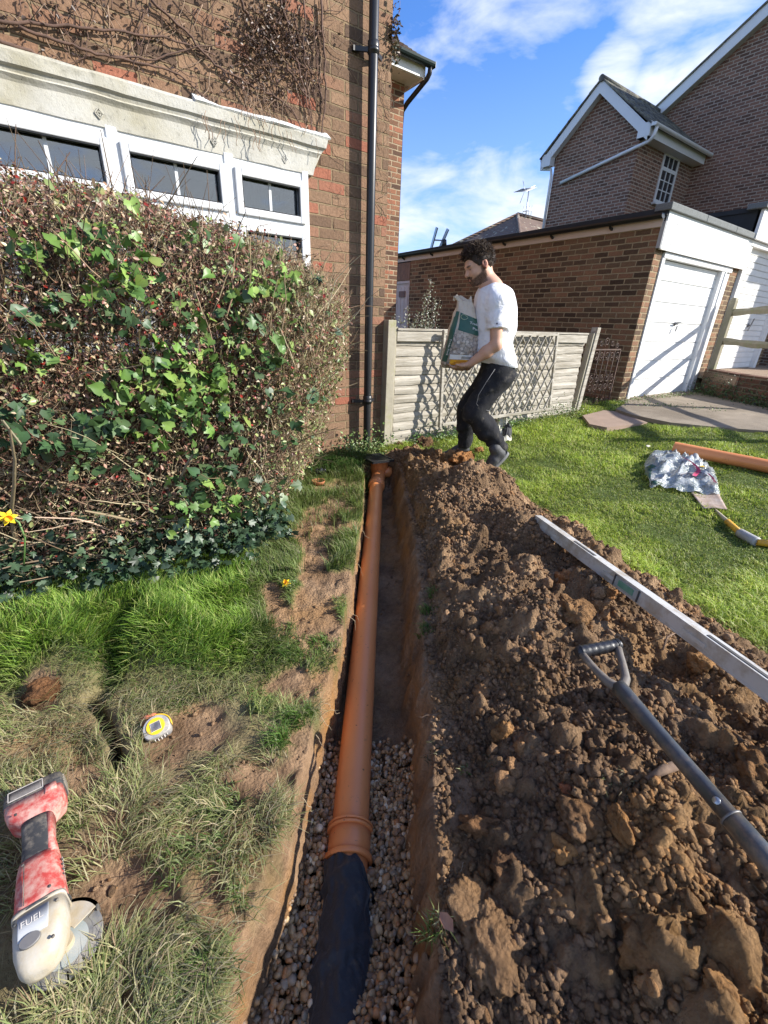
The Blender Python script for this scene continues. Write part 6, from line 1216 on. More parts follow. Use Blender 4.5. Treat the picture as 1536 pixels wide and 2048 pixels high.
shoe(J(1013, 908, 3.44), J(972, 947, 3.40), 'l'); shoe(J(938, 905, 3.76)-(0, 0, .01), J(912, 912, 3.74)-(0, 0, .0), 'r')
# hair: curly clumps over the crown, short at the sides
V0, F0 = ico(2); hg2 = np.random.default_rng(5); MBh = Bag()
pts = []
for k in range(1500):
    th, ph = hg2.uniform(0, 2*np.pi), math.acos(hg2.uniform(-.55, 1)); d = np.array([math.cos(th)*math.sin(ph), math.sin(th)*math.sin(ph), math.cos(ph)])
    if d[2] < .30-.95*(d[0] < -.2)*(-d[0]) and not (d[2] > .02 and d[0] < .35): continue
    if d[0] > .35 and d[2] < .42: continue
    if abs(d[1]) > .6 and d[2] < .12 and d[0] > -.3: continue
    pts.append(d)
pts = np.array(pts); thick = .004+.016*sstep(.1, .8, pts[:, 2])+.014*sstep(.2, .8, pts[:, 0])*sstep(.2, .6, pts[:, 2]); base = np.array([-.008, 0, .022]); R3_ = np.array([.100, .078, .100])
P = np.array([hp(*(base+d*(R3_+t*hg2.uniform(.2, 1)))) for d, t in zip(pts, thick)]); 
hairm = attr_mat('hair', .55, 0, .3, bmp=.6, bscale=220)
# locks as short curled tubes
B = Bag(); N_ = np.array([hf*d[0]+hl*d[1]+hu_*d[2] for d in pts]); n = len(P)
V_l, Q_l, c_l, _ = twigs(np.repeat(P, 6, 0)+hg.normal(0, .006, (n*6, 3)), np.repeat(N_, 6, 0)*.7+hg.normal(0, .6, (n*6, 3)), hg.uniform(.016, .032, n*6), np.full(n*6, .0022), palette(hg, n*6, [(.040, .024, .016), (.065, .040, .026), (.11, .07, .045)], [.5, .35, .15]), seg=6, wig=.75)
hair = link('hair', npmesh('hair', V_l, Q_l, col=c_l), hairm, man)
G = grid(HC-.17, HC+.19, .0055); F = ell(G, hp(-.012, 0, .028), HX_, (.107, .086, .102)); F = np.maximum(F, -ell(G, hp(.125, 0, -.035), HX_, (.10, .16, .098))); F = np.maximum(F, -ell(G, hp(.03, 0, -.10), HX_, (.10, .16, .105))); F = F+.006*fbm(G[0]*45, G[1]*45, G[2]*45, 2)
Vh, Qh = nets(F, HC-.17, .0055); link('scalp_hair', npmesh('scalp_hair', Vh, Qh, col=np.tile([.035, .022, .015], (len(Vh), 1))), hairm, man)
bp = [i for i in np.where(beard > .55)[0]]; bp = np.array(bp)[hg.choice(len(bp), min(2600, len(bp)*3))]; nb_ = len(bp); bd = (Vb[bp]-(HC+hf*.02-hu_*.05)); bd /= np.linalg.norm(bd, axis=1)[:, None]
V_l, Q_l, c_l, _ = twigs(Vb[bp]-bd*.002, bd-hu_*.8+hg.normal(0, .35, (nb_, 3)), hg.uniform(.004, .008, nb_), np.full(nb_, .0008), palette(hg, nb_, [(.045, .027, .018), (.09, .05, .03)], [.7, .3]), seg=3, wig=.3); link('beard', npmesh('beard', V_l, Q_l, col=c_l), hairm, man)

# ---------------------------------------------------------------- bag of gravel held against his belly
BT = [(0, 884, 735, 944, 735, .055), (.06, 881, 727, 950, 728, .080), (.2, 885, 708, 955, 712, .092), (.4, 892, 680, 960, 690, .090), (.6, 899, 653, 961, 664, .078), (.75, 906, 630, 958, 640, .058), (.86, 914, 612, 948, 618, .036), (.93, 915, 603, 944, 606, .022), (1.0, 906, 594, 940, 598, .012)]
BV = 3.50
def bag_pt(t, a):
    k = [np.interp(t, [r[0] for r in BT], [r[i] for r in BT]) for i in range(1, 6)]
    A, B_ = J(k[0], k[1], BV), J(k[2], k[3], BV); c = (A+B_)/2; hx = (B_-A)/2; ca, sa = math.cos(a), math.sin(a); e = 2/2.6
    cx_, cy_ = np.sign(ca)*abs(ca)**e, np.sign(sa)*abs(sa)**e
    w = .006*float(fbm(t*9, ca*2, sa*2, 3))*(1+2*(t > .75))+.004*math.sin(a*9+t*20)*sstep(.5, .9, t)
    return c+hx*(cx_*(1+w*6))+(-FWD*k[4]*1.0)*(-cy_)*(1+w*8)*-1
gbag = thing('gravel_bag', 'clear plastic sack of gravel with dark green printed panels, carried against the man', 'bag', J(915, 735, BV))
na, ntt = 60, 56; AA = np.linspace(0, 2*np.pi, na, endpoint=False); R_ = [[bag_pt(t, a)+(np.array([0, 0, .012*math.sin(a*3+1)+.01*math.sin(a*7)]) if t > .97 else 0) for a in AA] for t in np.linspace(0, 1, ntt)]
mt, nn, ll, b = nodes_mat('bag_plastic'); g_ = nn.new('ShaderNodeNewGeometry'); sp2 = nn.new('ShaderNodeSeparateXYZ'); ll.new(g_.outputs['Position'], sp2.inputs[0])
vo = nn.new('ShaderNodeTexVoronoi'); vo.inputs['Scale'].default_value = 52; ll.new(g_.outputs['Position'], vo.inputs['Vector']); gv_ = nn.new('ShaderNodeRGBToBW'); ll.new(vo.outputs['Color'], gv_.inputs[0])
gc_ = ramp(nn, ll, gv_.outputs[0], [(.1, (.13, .09, .07)), (.45, (.26, .19, .145)), (.7, (.40, .32, .26)), (.9, (.56, .50, .44))]).outputs[0]; gc_ = mixc(nn, ll, mth(nn, ll, 'GREATER_THAN', vo.outputs['Distance'], .6), gc_, (.08, .055, .04)); gc_ = mixc(nn, ll, .22, gc_, (.62, .60, .56))
zr = nn.new('ShaderNodeMapRange'); zr.inputs[1].default_value = float(J(930, 672, BV)[2]); zr.inputs[2].default_value = float(J(930, 650, BV)[2]); ll.new(sp2.outputs[2], zr.inputs[0]); pn = noise_node(nn, ll, 14, 3, .5, g_.outputs['Position'])
fz = mth(nn, ll, 'ADD', zr.outputs[0], mth(nn, ll, 'MULTIPLY_ADD', pn.outputs['Fac'], .6, -.3), clamp=True); col = mixc(nn, ll, fz, gc_, (.56, .47, .36)); ll.new(col, b.inputs['Base Color']); pset(b, rough=.28, spec=.55, coat=.3); bump(nn, ll, b, noise_node(nn, ll, 16, 5, .6, g_.outputs['Position'], 1.0).outputs['Fac'], .8, .02)
MB().rings(R_).part('sack', mt, gbag)
def front_a(s): return -math.pi/2-(.5-s)*2.6     # s 0 = left edge .. 1 = right edge across the face towards the lens
def bag_patch(name, poly_st, material, lift=.003, parent=gbag, n=16):
    P0 = bag_pt; (s0, s1), (t0, t1) = poly_st[:2]; V = []; skew = poly_st[2] if len(poly_st) > 2 else (lambda s, t: (s, t))
    for i in range(n+1):
        for j in range(n+1):
            s, t = skew(s0+(s1-s0)*i/n, t0+(t1-t0)*j/n); V.append(bag_pt(t, front_a(s))+(-FWD*.7)*lift-UPV*0)
    F_ = [(i*(n+1)+j, (i+1)*(n+1)+j, (i+1)*(n+1)+j+1, i*(n+1)+j+1) for i in range(n) for j in range(n)]; return MB().add(V, F_, True).part(name, material, parent)
sgn_test = bag_pt(.5, -math.pi/2)-bag_pt(.5, math.pi/2); FSGN = 1 if sgn_test@FWD < 0 else -1
if FSGN < 0:
    def front_a(s): return math.pi/2+(.5-s)*2.6
grn = mat('print_green', (.012, .075, .055), (.018, .095, .068), 20, .35); ora = mat('print_orange', (.80, .40, .02), (.70, .33, .02), 20, .35); wp_ = mat('print_white', (.78, .80, .80), (.70, .72, .73), 20, .4)
bag_patch('side_strip', ((-.02, .20), (.10, .80), lambda s, t: (s+.10*t, t)), grn); bag_patch('front_banner', ((.33, .98), (.58, .80), lambda s, t: (s, t-.05*(1-abs(s-.72)*2.2))), grn)
bag_patch('label_panel', ((.30, .78), (.055, .135)), ora, .004); bag_patch('label_panel', ((.27, .72), (.142, .21)), wp_, .004)
def bag_text(txt, s, t, ds, dt, rot, name, lift=.007, material=None):
    V, F_ = text_mesh(txt, 1.0, 0); V = V[:, :2]; c_, s__ = math.cos(rot), math.sin(rot); X_, Y_ = V[:, 0]*c_-V[:, 1]*s__, V[:, 0]*s__+V[:, 1]*c_
    W_ = [bag_pt(float(np.clip(t+y*dt, 0, 1)), front_a(s+x*ds))-FWD*lift for x, y in zip(X_, Y_)]; MB().add(W_, F_).part(name, material or wp_, gbag)
bag_text('Trade Pack', .165, .31, .10, .052, -math.pi/2-.0, 'lettering'); bag_text('Trade', .68, .685, .12, .045, -.12, 'lettering'); bag_text('Pack', .72, .62, .12, .045, -.12, 'lettering')
R_ = [bag_pt(.745+.028*math.sin(a), front_a(.43+.075*math.cos(a)))-FWD*.007 for a in np.linspace(0, 2*np.pi, 18, endpoint=False)]; MB().tube(R_, .0016, 4, closed=True).part('round_emblem', mat('print_pale', (.50, .60, .40)), gbag)
for k in range(3): bag_patch('label_line', ((.36+.04*k, .70-.06*k), (.068+.022*k, .076+.022*k)), mat('print_red', (.35, .08, .02)), .006, n=6)
bag_patch('label_mark', ((.50, .68), (.155, .195)), mat('print_grey', (.35, .36, .35)), .006, n=6)

# ================================================================ TOOLS AND CLUTTER
def frame(a, up=(0, 0, 1)):
    a = np.array(a, float); a /= np.linalg.norm(a); z = np.array(up, float); z -= a*(z@a); z /= np.linalg.norm(z); return a, np.cross(z, a), z
# ---- angle grinder
red = mat('tool_red', (.50, .062, .052), (.38, .045, .04), 14, .6, .2, 60, .001, dirt=(.56, .33, .27), dirt_amt=.62, dscale=42)
tblack = mat('tool_black', (.045, .047, .05), (.03, .03, .033), 20, .7, .3, 90, .001, dirt=(.26, .22, .17), dirt_amt=.45, dscale=18)
tgrey = mat('tool_head', (.36, .34, .30), (.48, .44, .37), 10, .6, .4, 60, .002, dirt=(.40, .33, .22), dirt_amt=.6, dscale=16)
Pb, Ph = onZ(72, 1583, .075), onZ(92, 1925, .075); L0 = np.linalg.norm(Ph-Pb); ax, ay, az = frame(Ph-Pb); kx = L0/.385
gr_ = thing('angle_grinder', 'dusty red and black cordless angle grinder lying on the cut grass at the left', 'power tool', Pb*.5+Ph*.5-(0, 0, .07))
def gp_(x, y, z): return Pb+ax*x*kx+ay*y*kx+az*(z-.055)*kx
def sect(x, y, z, w, h_, n=28, e=3.2, sh=0.): 
    a = np.linspace(0, 2*np.pi, n, endpoint=False); ca, sa = np.cos(a), np.sin(a); return [gp_(x+sh*s, y+w*np.sign(c)*abs(c)**(2/e), z+h_*np.sign(s)*abs(s)**(2/e)) for c, s in zip(ca, sa)]
bt_ = MB().rings([sect(-.006, 0, .052, .052, .030, e=6), sect(-.002, 0, .052, .056, .034, e=6), sect(.030, 0, .052, .058, .036, e=6), sect(.036, 0, .052, .055, .034, e=6)]).part('battery_pack', tblack, gr_)
for k in range(4): MB().rings([sect(.002+.008*k, .057, .052, .002, .022, 10, 6), sect(.006+.008*k, .057, .052, .002, .022, 10, 6)]).part('vent', mat('tool_vent', (.20, .18, .15), (.30, .26, .2), 30, .8), bt_)
MB().rings([sect(.005, -.012, .0885, .030, .0012, 12, 8), sect(.028, -.012, .0885, .030, .0012, 12, 8)]).part('battery_label', mat('label_grey', (.22, .20, .18), (.10, .09, .085), 40, .5), bt_)
for a_, b_ in (((.004, -.044), (.004, .02)), ((.029, -.044), (.029, .02)), ((.004, -.044), (.029, -.044)), ((.004, .02), (.029, .02))): MB().beam(gp_(*a_, .0905), gp_(*b_, .0905), .0016, .001).part('label_line', mat('label_white', (.6, .55, .5)), bt_)
MB().rings([sect(.034, 0, .052, .056, .036, e=6), sect(.055, 0, .052, .055, .036, e=5), sect(.075, .002, .052, .050, .036, e=4), sect(.090, .002, .053, .034, .030), sect(.100, .002, .055, .028, .026)]).part('rear_housing', red, gr_)
MB().rings([sect(.030, .034, .076, .012, .016, 16, 5), sect(.052, .034, .078, .012, .014, 16, 5)]).part('release_tab', red, gr_)
MB().rings([sect(.094, .002, .056, .030, .028), sect(.11, .001, .057, .0285, .027), sect(.15, 0, .058, .027, .026), sect(.185, 0, .058, .029, .028), sect(.20, 0, .058, .033, .031)]).part('grip', tblack, gr_)
MB().rings([sect(.098, .024, .060, .0085, .022, 16, 3), sect(.15, .023, .061, .0065, .019, 16, 3), sect(.20, .026, .062, .0095, .024, 16, 3)]).part('side_rail', red, gr_)
MB().rings([sect(.192, 0, .058, .033, .031), sect(.21, 0, .058, .036, .034), sect(.25, 0, .058, .039, .037), sect(.285, 0, .058, .041, .038), sect(.297, 0, .058, .041, .038)]).part('motor_housing', red, gr_)
MB().rings([sect(.295, 0, .058, .0425, .039, e=5), sect(.303, 0, .058, .0425, .039, e=5)]).part('collar', tgrey, gr_)
hd_ = MB().rings([sect(.302, 0, .060, .041, .036, e=4), sect(.33, -.001, .060, .041, .036, e=4), sect(.36, -.003, .060, .039, .035, e=3.4), sect(.385, -.006, .058, .031, .030, e=3), sect(.395, -.007, .056, .022, .022, e=2.6), sect(.399, -.007, .055, .010, .010, e=2)]).part('gear_head', tgrey, gr_)
MB().rings([sect(.310, -.006, .0965, .024, .0016, 20, 5), sect(.352, -.008, .0955, .022, .0016, 20, 5)]).part('head_plate', mat('plate_grey', (.42, .43, .44), (.36, .37, .38), 20, .5), hd_)
MB().rings([[gp_(.358+.012*math.cos(t), -.012+.016*math.sin(t), .0955) for t in np.linspace(0, 6.28, 20, endpoint=False)], [gp_(.358+.011*math.cos(t), -.012+.015*math.sin(t), .100) for t in np.linspace(0, 6.28, 20, endpoint=False)]]).part('lock_button', mat('button_grey', (.14, .14, .15), (.18, .17, .16), 30, .5), hd_)
def tool_text(txt, x, y, z, sz, rot, par, m_):
    V, F_ = text_mesh(txt, sz, 0); c_, s_ = math.cos(rot), math.sin(rot); MB().add([gp_(x-Y_, y+X_, z) for X_, Y_ in V[:, :2]], F_).part('lettering', m_, par)
lw = mat('letter_pale', (.72, .68, .62), (.6, .55, .5), 30, .6)
tool_text('FUEL', .326, -.008, .0992, .016, math.pi/2, hd_, lw)
for i, ch in enumerate('Milwaukee'):
    pass
V, F_ = text_mesh('Milwaukee', .018, 0); MB().add([gp_(.25+X_, .0+.0375-.004*0+.002, .062+Y_) + (-ay*0) for X_, Y_ in V[:, :2]], F_).part('lettering', lw, gr_)
dc = (.352, .022, .016); dm = mat('disc_steel', (.24, .24, .24), (.16, .16, .16), 20, .5, .2, 60, .001, dirt=(.42, .39, .33), dirt_amt=.5, dscale=14, metal=.3)
def dring(r0, r1, z0, z1, a0=0, a1=2*math.pi, n=64, full=True):
    A_ = np.linspace(a0, a1, n, endpoint=not full); mb = MB(); R_ = []
    for a in A_: c, s = math.cos(a), math.sin(a); R_.append([gp_(dc[0]+r*c, dc[1]+r*s, z) for r, z in ((r0, z0), (r1, z0), (r1, z1), (r0, z1))])
    if full: R_.append(R_[0])
    return mb.rings(R_, not full, not full, False)
dsk = dring(.010, .046, .012, .0145).part('cutting_disc', dm, gr_)
for k in range(12): dring(.0455, .062, .0115, .015, k*math.pi/6+.03, (k+1)*math.pi/6-.03, 8, False).part('rim_segment', dm, dsk)
dring(.014, .038, .0148, .0154).part('disc_label', mat('disc_blue', (.20, .29, .33), (.42, .42, .38), 16, .6), dsk)
dring(.0, .016, .012, .030).part('flange', tgrey, dsk)
dring(.060, .066, .010, .034, math.pi*.62, math.pi*1.55, 40, False).part('guard', tblack, gr_); dring(.02, .066, .031, .034, math.pi*.62, math.pi*1.55, 40, False).part('guard_plate', tgrey, gr_)

for k in range(4): MB().beam(gp_(.215+.011*k, .0385, .062), gp_(.222+.011*k, .0395, .074), .002, .003).part('vent_slot', tblack, gr_)
for x_, y_ in ((.315, .030), (.315, -.034), (.375, .020), (.205, -.020), (.28, .020), (.075, -.03)): MB().lathe([(0, .001), (.0028, .001), (.0028, .0035), (0, .0035)], 12, gp_(x_, y_, .0935 if x_ > .3 else .0925)).part('screw', tblack, gr_)
MB().beam(gp_(.205, -.018, .0945), gp_(.29, -.020, .097), .0014, .0012).part('seam', tblack, gr_); MB().tube([gp_(.30, .0445*math.cos(t), .058+.0405*math.sin(t)) for t in np.linspace(-.2, 3.3, 24)], .0016, 5).part('seam', tblack, gr_)
# ---- tape measure and brick shard
tp = hit(318, 1470)+(0, 0, .028); tpe = thing('tape_measure', 'scuffed yellow and grey tape measure on the bare soil left of the trench', 'tape measure', tp)
tu = np.array([-.12, -.42, .90]); tu /= np.linalg.norm(tu); ta = RGT*.80+FWD*.60; ta -= tu*(ta@tu); ta /= np.linalg.norm(ta); tb = np.cross(tu, ta)
def tpt(a, b_, c): return tp+ta*a+tb*b_+tu*c
def tsec(c, k): 
    P = []
    for t in np.linspace(0, 2*np.pi, 36, endpoint=False):
        x, y = .037*math.cos(t), .034*math.sin(t)
        if y < 0 : x, y = .037*np.sign(math.cos(t))*abs(math.cos(t))**.55, .030*np.sign(y)*abs(math.sin(t))**.6
        P.append(tpt(x*k, y*k, c))
    return P
gry = mat('tape_grey', (.30, .30, .31), (.22, .22, .23), 40, .55, .2, 60, .001, dirt=(.48, .44, .36), dirt_amt=.5, dscale=30); ylw = mat('tape_yellow', (.85, .55, .02), (.78, .47, .02), 30, .45, dirt=(.5, .36, .12), dirt_amt=.25, dscale=40)
bdy = MB().rings([tsec(-.024, .90), tsec(-.020, 1), tsec(.016, 1), tsec(.021, .93)]).part('case', gry, tpe)
MB().rings([[tpt(.025*math.cos(t), .024*math.sin(t)+.001, .0205) for t in np.linspace(0, 6.283, 30, endpoint=False)], [tpt(.025*math.cos(t), .024*math.sin(t)+.001, .0235) for t in np.linspace(0, 6.283, 30, endpoint=False)]]).part('face_disc', ylw, tpe)
MB().prism([tpt(-.013, -.012, .0236), tpt(.013, -.012, .0236), tpt(.013, .012, .0236), tpt(-.013, .012, .0236)], tu*.0008).part('face_label', mat('tape_label', (.07, .07, .08), (.22, .22, .24), 60, .4), tpe)
MB().tube([tpt(.0135*s_[0], .0125*s_[1], .0245) for s_ in ((-1, -1), (1, -1), (1, 1), (-1, 1))], .0008, 4, closed=True, smooth=False).part('label_border', lw, tpe)
MB().rings([[tpt(.040*math.cos(t)*k, .037*math.sin(t)*k, c) for k, c in ((.985, -.012), (1.04, -.010), (1.04, .012), (.985, .014))] for t in np.linspace(-.2, 1.5, 20)]).part('rubber_edge', ylw, tpe)
for k in range(5): t = -1.9+k*.24; MB().beam(tpt(.037*math.cos(t), .0325*math.sin(t)-.002, -.004), tpt(.037*math.cos(t), .0325*math.sin(t)-.002, .009), .005, .0015, tuple(ta)).part('edge_mark', lw, tpe)
def clod(lab, px_, py_, r_, sc=(1, .8, .6), col=(1, 1, 1), rot=0, sub=4, lift=.25, amp=.42, name='soil_clod', m_=None, cat='soil clod', group=None, pos=None, seed=None, fr=1.):
    V, F_ = ico(sub+1 if r_ > .06 else sub); s_ = px_*.13+py_*.07 if seed is None else seed; n = 1+amp*vnoise(V[:, 0]*1.4*fr+s_, V[:, 1]*1.4*fr, V[:, 2]*1.4*fr)+amp*.5*vnoise(V[:, 0]*3.3*fr, V[:, 1]*3.3*fr+s_, V[:, 2]*3.3*fr)-amp*.35*np.abs(vnoise(V[:, 0]*7, V[:, 1]*7, V[:, 2]*7+s_))+amp*.2*vnoise(V[:, 0]*16, V[:, 1]*16+s_, V[:, 2]*16)+amp*.16*vnoise(V[:, 0]*34, V[:, 1]*34+s_, V[:, 2]*34)-amp*.2*np.maximum(0, .25-np.abs(vnoise(V[:, 0]*4.5, V[:, 1]*4.5, V[:, 2]*4.5+s_*2)))*(r_ > .03)
    V = V*n[:, None]*np.array(sc)*r_; c, s = math.cos(rot), math.sin(rot); V = V @ np.array([[c, s, 0], [-s, c, 0], [0, 0, 1]]); p = hit(px_, py_) if pos is None else np.array(pos); V = V+p+(0, 0, r_*sc[2]*(lift if sc[2] > .25 else .75))
    o = link(name, npmesh(name, V, tris=F_, col=np.tile(col, (len(V), 1))*(1+.15*fbm(V[:, 0]*30, V[:, 1]*30, V[:, 2]*30, 2))[:, None]), m_ or soilM, None, lab, cat, group); return o
clod('orange brick shard lying against the tape measure', 0, 0, .024, (1, .8, .7), (1, 1, 1), name='brick_shard', m_=mat('brick_shard', (.55, .17, .08), (.42, .13, .07), 30, .9, .6, 60, .004), cat='brick piece', pos=hit(298, 1446)+(0, 0, .008), sub=3, seed=3)
yc = (1.6, 1.35, .95)
CLODS = [('large rounded clay lump in the middle of the heap', 1140, 1232, .082, (1, .85, .6), (1.25, 1.1, .85), .5), ('smaller crumbly lump beside the large clay lump', 1195, 1218, .030, (1, .8, 1), (1.3, 1.15, .95), 0), ('upright yellow clay lump left of the shovel shaft', 1004, 1470, .034, (.8, .7, 1.1), yc, 0), ('long tilted clay lump near the right trench edge', 965, 1662, .044, (1.3, .6, .8), (1.45, 1.2, .95), -.9),
         ('bright yellow clay lump low in the near heap', 1127, 1712, .030, (.7, 1.1, .9), yc, .3), ('broad flat cracked slab of grey brown clay at the bottom', 985, 1885, .088, (.72, 1.0, .22), (1.25, 1.18, 1.05), -.5), ('big brown block of soil at the bottom right of centre', 1285, 1905, .040, (1.1, .9, .6), (1.2, 1.05, .85), .2), ('pointed clay shard beneath the shovel shaft', 1240, 1652, .032, (.6, 1.3, .7), (1.35, 1.2, 1.), -.6),
         ('dark lump of soil low beside the yellow clay', 1010, 1740, .034, (1, .9, .8), (.95, .85, .8), .4), ('brown slab of soil behind the pointed shard', 1165, 1625, .055, (1, .9, .35), (1.0, .9, .8), .4), ('root filled dark sod at the back of the heap against the fence', 850, 892, .085, (1.3, .8, .8), (.55, .5, .45), .3), ('dark lump of soil between gully grating and fence post', 797, 893, .055, (1.1, .8, .7), (.45, .42, .38), .3), ('orange clay lump by the back foot of the man', 958, 905, .055, (1, .7, .8), (1.3, 1.05, .8), .2), ('long brown clay lump in front of the feet of the man', 925, 918, .080, (1.4, .7, .7), (1.2, .95, .7), .2),
         ('pale stone lying by the grass tuft at the right trench edge', 906, 1948, .012, (1.2, .8, .7), (3.2, 3., 2.3), .7), ('small reddish stone in the soil left of the shovel', 1135, 1582, .016, (.8, 1.1, .8), (1.8, 1.1, .9), .4), ('thick brown clod at the right edge below the shovel', 1440, 1985, .028, (1.1, .8, .6), (1.2, 1.1, .95), .8), ('lump of soil at the left trench side beyond the tape', 85, 1390, .045, (1.1, .8, .8), (.9, .7, .55), .2), ('rounded clay clod beside the spirit level', 1130, 1160, .052, (1.2, .8, .6), (1.45, 1.1, .75), .7), ('lump of clay under the middle of the spirit level', 1215, 1190, .040, (1, .8, .6), (1.3, 1.05, .8), .1), ('yellowish clod right of the taped shovel grip', 1400, 1330, .045, (1.1, .8, .7), (1.3, 1.15, .9), .1), ('clod by the right picture edge above the shovel', 1500, 1530, .045, (1.2, .8, .6), (1.2, 1.05, .85), .6), ('pale clod above the broad clay slab', 1120, 1800, .035, (1, .9, .6), (1.3, 1.15, .9), .6), ('dark cracked clod left of the big brown block', 1170, 1830, .036, (1, .8, .55), (1.05, .95, .8), 1.)]
for lab, px_, py_, r_, sc, col, rot in CLODS:
    nm = 'stone' if 'stone' in lab else ('sod' if 'sod' in lab else 'soil_clod'); clod(lab, px_, py_, r_, sc, col, rot, name=nm, cat={'stone': 'stone', 'sod': 'sod'}.get(nm, 'soil clod'), fr=1.2)
# unnamed medium clods: uncountable rubble
n = 420; a1 = rr.uniform(.22, 1.65, n); b1 = rr.uniform(.2, 3.85, n); x, y = xy(a1, b1); ok = (heap_h(a1, b1) > .03); x, y, a1, b1 = x[ok], y[ok], a1[ok], b1[ok]; R_ = .010+.020*rr.random(len(x))**2
scatter_rocks('soil_lumps', np.stack([x, y, rise(x, y)+heap_h(a1, b1)+R_*.15], 1), R_, 3, soilM, 'broken lumps of clay and soil over the heap', 'soil', lambda r_, n: (lambda t, w: np.concatenate([t*(1+.35*w), t*(1+.18*w), t*(1-.05*w)], 1))(r_.uniform(.85, 1.5, (n, 1)), r_.random((n, 1))), amp=.5, seed=31)
# leaf
c = hit(888, 1872)+(0, 0, .055); lf = MB(); lf.add([c+np.array(v)*.020 for v in ((0, -1, 0), (.6, -.3, .15), (.5, .5, .1), (0, 1, -.1), (-.5, .5, .1), (-.6, -.3, .15), (0, 0, -.1))], [(0, 1, 6), (1, 2, 6), (2, 3, 6), (3, 4, 6), (4, 5, 6), (5, 0, 6)], True)
link('fallen_leaf', lf.mesh('fallen_leaf'), mat('brown_leaf', (.42, .20, .10), (.3, .13, .07), 60, .6), None, 'small brown leaf caught in the grass tuft at the right trench edge', 'leaf')
c = onZ(1297, 893, .12); wl_ = MB(); wl_.add([c+np.array(v)*.03 for v in ((-1, -.4, 0), (0, -.6, .3), (1, -.3, .1), (.7, .5, .1), (-.2, .6, .4), (-.9, .3, .2), (0, 0, .5))], [(0, 1, 6), (1, 2, 6), (2, 3, 6), (3, 4, 6), (4, 5, 6), (5, 0, 6)], True)
link('paper_scrap', wl_.mesh('paper_scrap'), mat('scrap', (.75, .70, .55), rough=.8), None, 'pale scrap lying on the lawn left of the spare pipe', 'litter')

# ---- spirit level
alu = mat('level_alu', (.62, .61, .58), (.50, .49, .46), 6, .5, .2, 60, .001, dirt=(.40, .34, .26), dirt_amt=.45, dscale=12, metal=.25)
l0 = hit(1073, 1050)+(0, 0, .03); l1 = hit(1520, 1385)+(0, 0, .03); l0[2] = max(l0[2], .12); l1[2] = max(l1[2], .20)
for q in np.linspace(0, 1, 12): 
    p = l0+(l1-l0)*q; hh = float(hmax(np.array([p[0]]), np.array([p[1]]))[0])
l0 = onZ(1071, 1031, .235); l1 = onZ(1536, 1362, .30); ld_ = l1-l0; LL = 1.8; lx = ld_/np.linalg.norm(ld_); ly = np.cross(lx, UPV); ly /= np.linalg.norm(ly); ly = ly if ly@RGT > 0 else -ly; lz = np.cross(lx, ly); lz = lz if lz[2] > 0 else -lz
tl = .12; ly2 = ly*math.cos(tl)-lz*math.sin(tl); lz2 = lz*math.cos(tl)+ly*math.sin(tl)*1.0
lev = thing('spirit_level', 'long dusty aluminium spirit level resting along the far edge of the heap', 'spirit level', (l0+l1)/2)
def lp(s, a, b_): return l0+lx*s+ly2*a+lz2*b_
def lbox(s0, s1, a0, a1, b0, b1): return MB().prism([lp(s0, a0, b0), lp(s0, a1, b0), lp(s0, a1, b1), lp(s0, a0, b1)], lx*(s1-s0))
WV, HV = .036, .052
MB().prism([lp(0, 0, 0), lp(0, WV, 0), lp(0, WV, -HV), lp(0, 0, -HV)], lx*LL).part('bar', alu, lev, bevel=.002)
for b0 in (-.004, -HV-.001): lbox(0, LL, -.0015, WV+.0015, b0, b0+.006).part('flange', alu, lev)
lbox(-.004, .0, .001, WV-.001, -HV+.002, -.002).part('end_cap', mat('level_cap', (.30, .29, .27), (.22, .21, .2), 20, .7), lev)
slot = mat('level_slot', (.05, .05, .05), (.08, .075, .07), 30, .8); lg_ = np.linalg.norm(ld_)
for s0, s1 in ((.27*lg_, .39*lg_), (.84*lg_, 1.02*lg_)): lbox(s0, s1, .007, .019, .0022, .0042).part('vial_slot', slot, lev)
s0 = .52*lg_; lbox(s0, s0+.12, -.0035, -.0012, -.045, -.008).part('vial_housing', mat('vial_grey', (.40, .42, .40), rough=.4), lev); lbox(s0+.02, s0+.10, -.0055, -.0036, -.038, -.014).part('label_green', mat('level_green', (.05, .22, .14), (.18, .32, .24), 30, .5), lev)
for k in range(2): lbox(s0-.008+.128*k, s0-.002+.128*k, -.0045, -.0012, -.050, -.004).part('housing_bar', slot, lev)
for k in (.12, .46, .78): lbox(k*lg_, k*lg_+.09, -.0022, -.0008, -.036, -.022).part('scuff_label', mat('level_scuff', (.45, .42, .36), (.58, .56, .52), 50, .7), lev)

# ---- shovel with taped D grip
steel = mat('shaft_steel', (.065, .070, .075), (.11, .115, .12), 14, .42, .15, 60, .001, dirt=(.24, .19, .14), dirt_amt=.4, dscale=16, metal=.5)
a_ = onZ(1247, 1385, .345); b_ = onZ(1536, 1722, .335); sd_ = b_-a_; sx_ = sd_/np.linalg.norm(sd_)
shv = thing('shovel', 'shovel with dull steel shaft and black taped D grip lying across the heap', 'shovel', a_)
MB().tube([a_-sx_*.02, a_, a_+sx_*.10, a_+sd_*.5, a_+sd_*.80, a_+sd_*.805, a_+sd_*1.0, a_+sd_*1.5], [.0185, .0195, .0165, .0165, .0170, .0195, .0205, .021], 24).part('shaft', steel, shv)
MB().tube([a_+sd_*.80, a_+sd_*.802, a_+sd_*.81, a_+sd_*.813], [.0175, .0212, .0212, .0205], 24).part('collar', mat('collar_grey', (.20, .19, .18), rough=.5, metal=.4), shv)
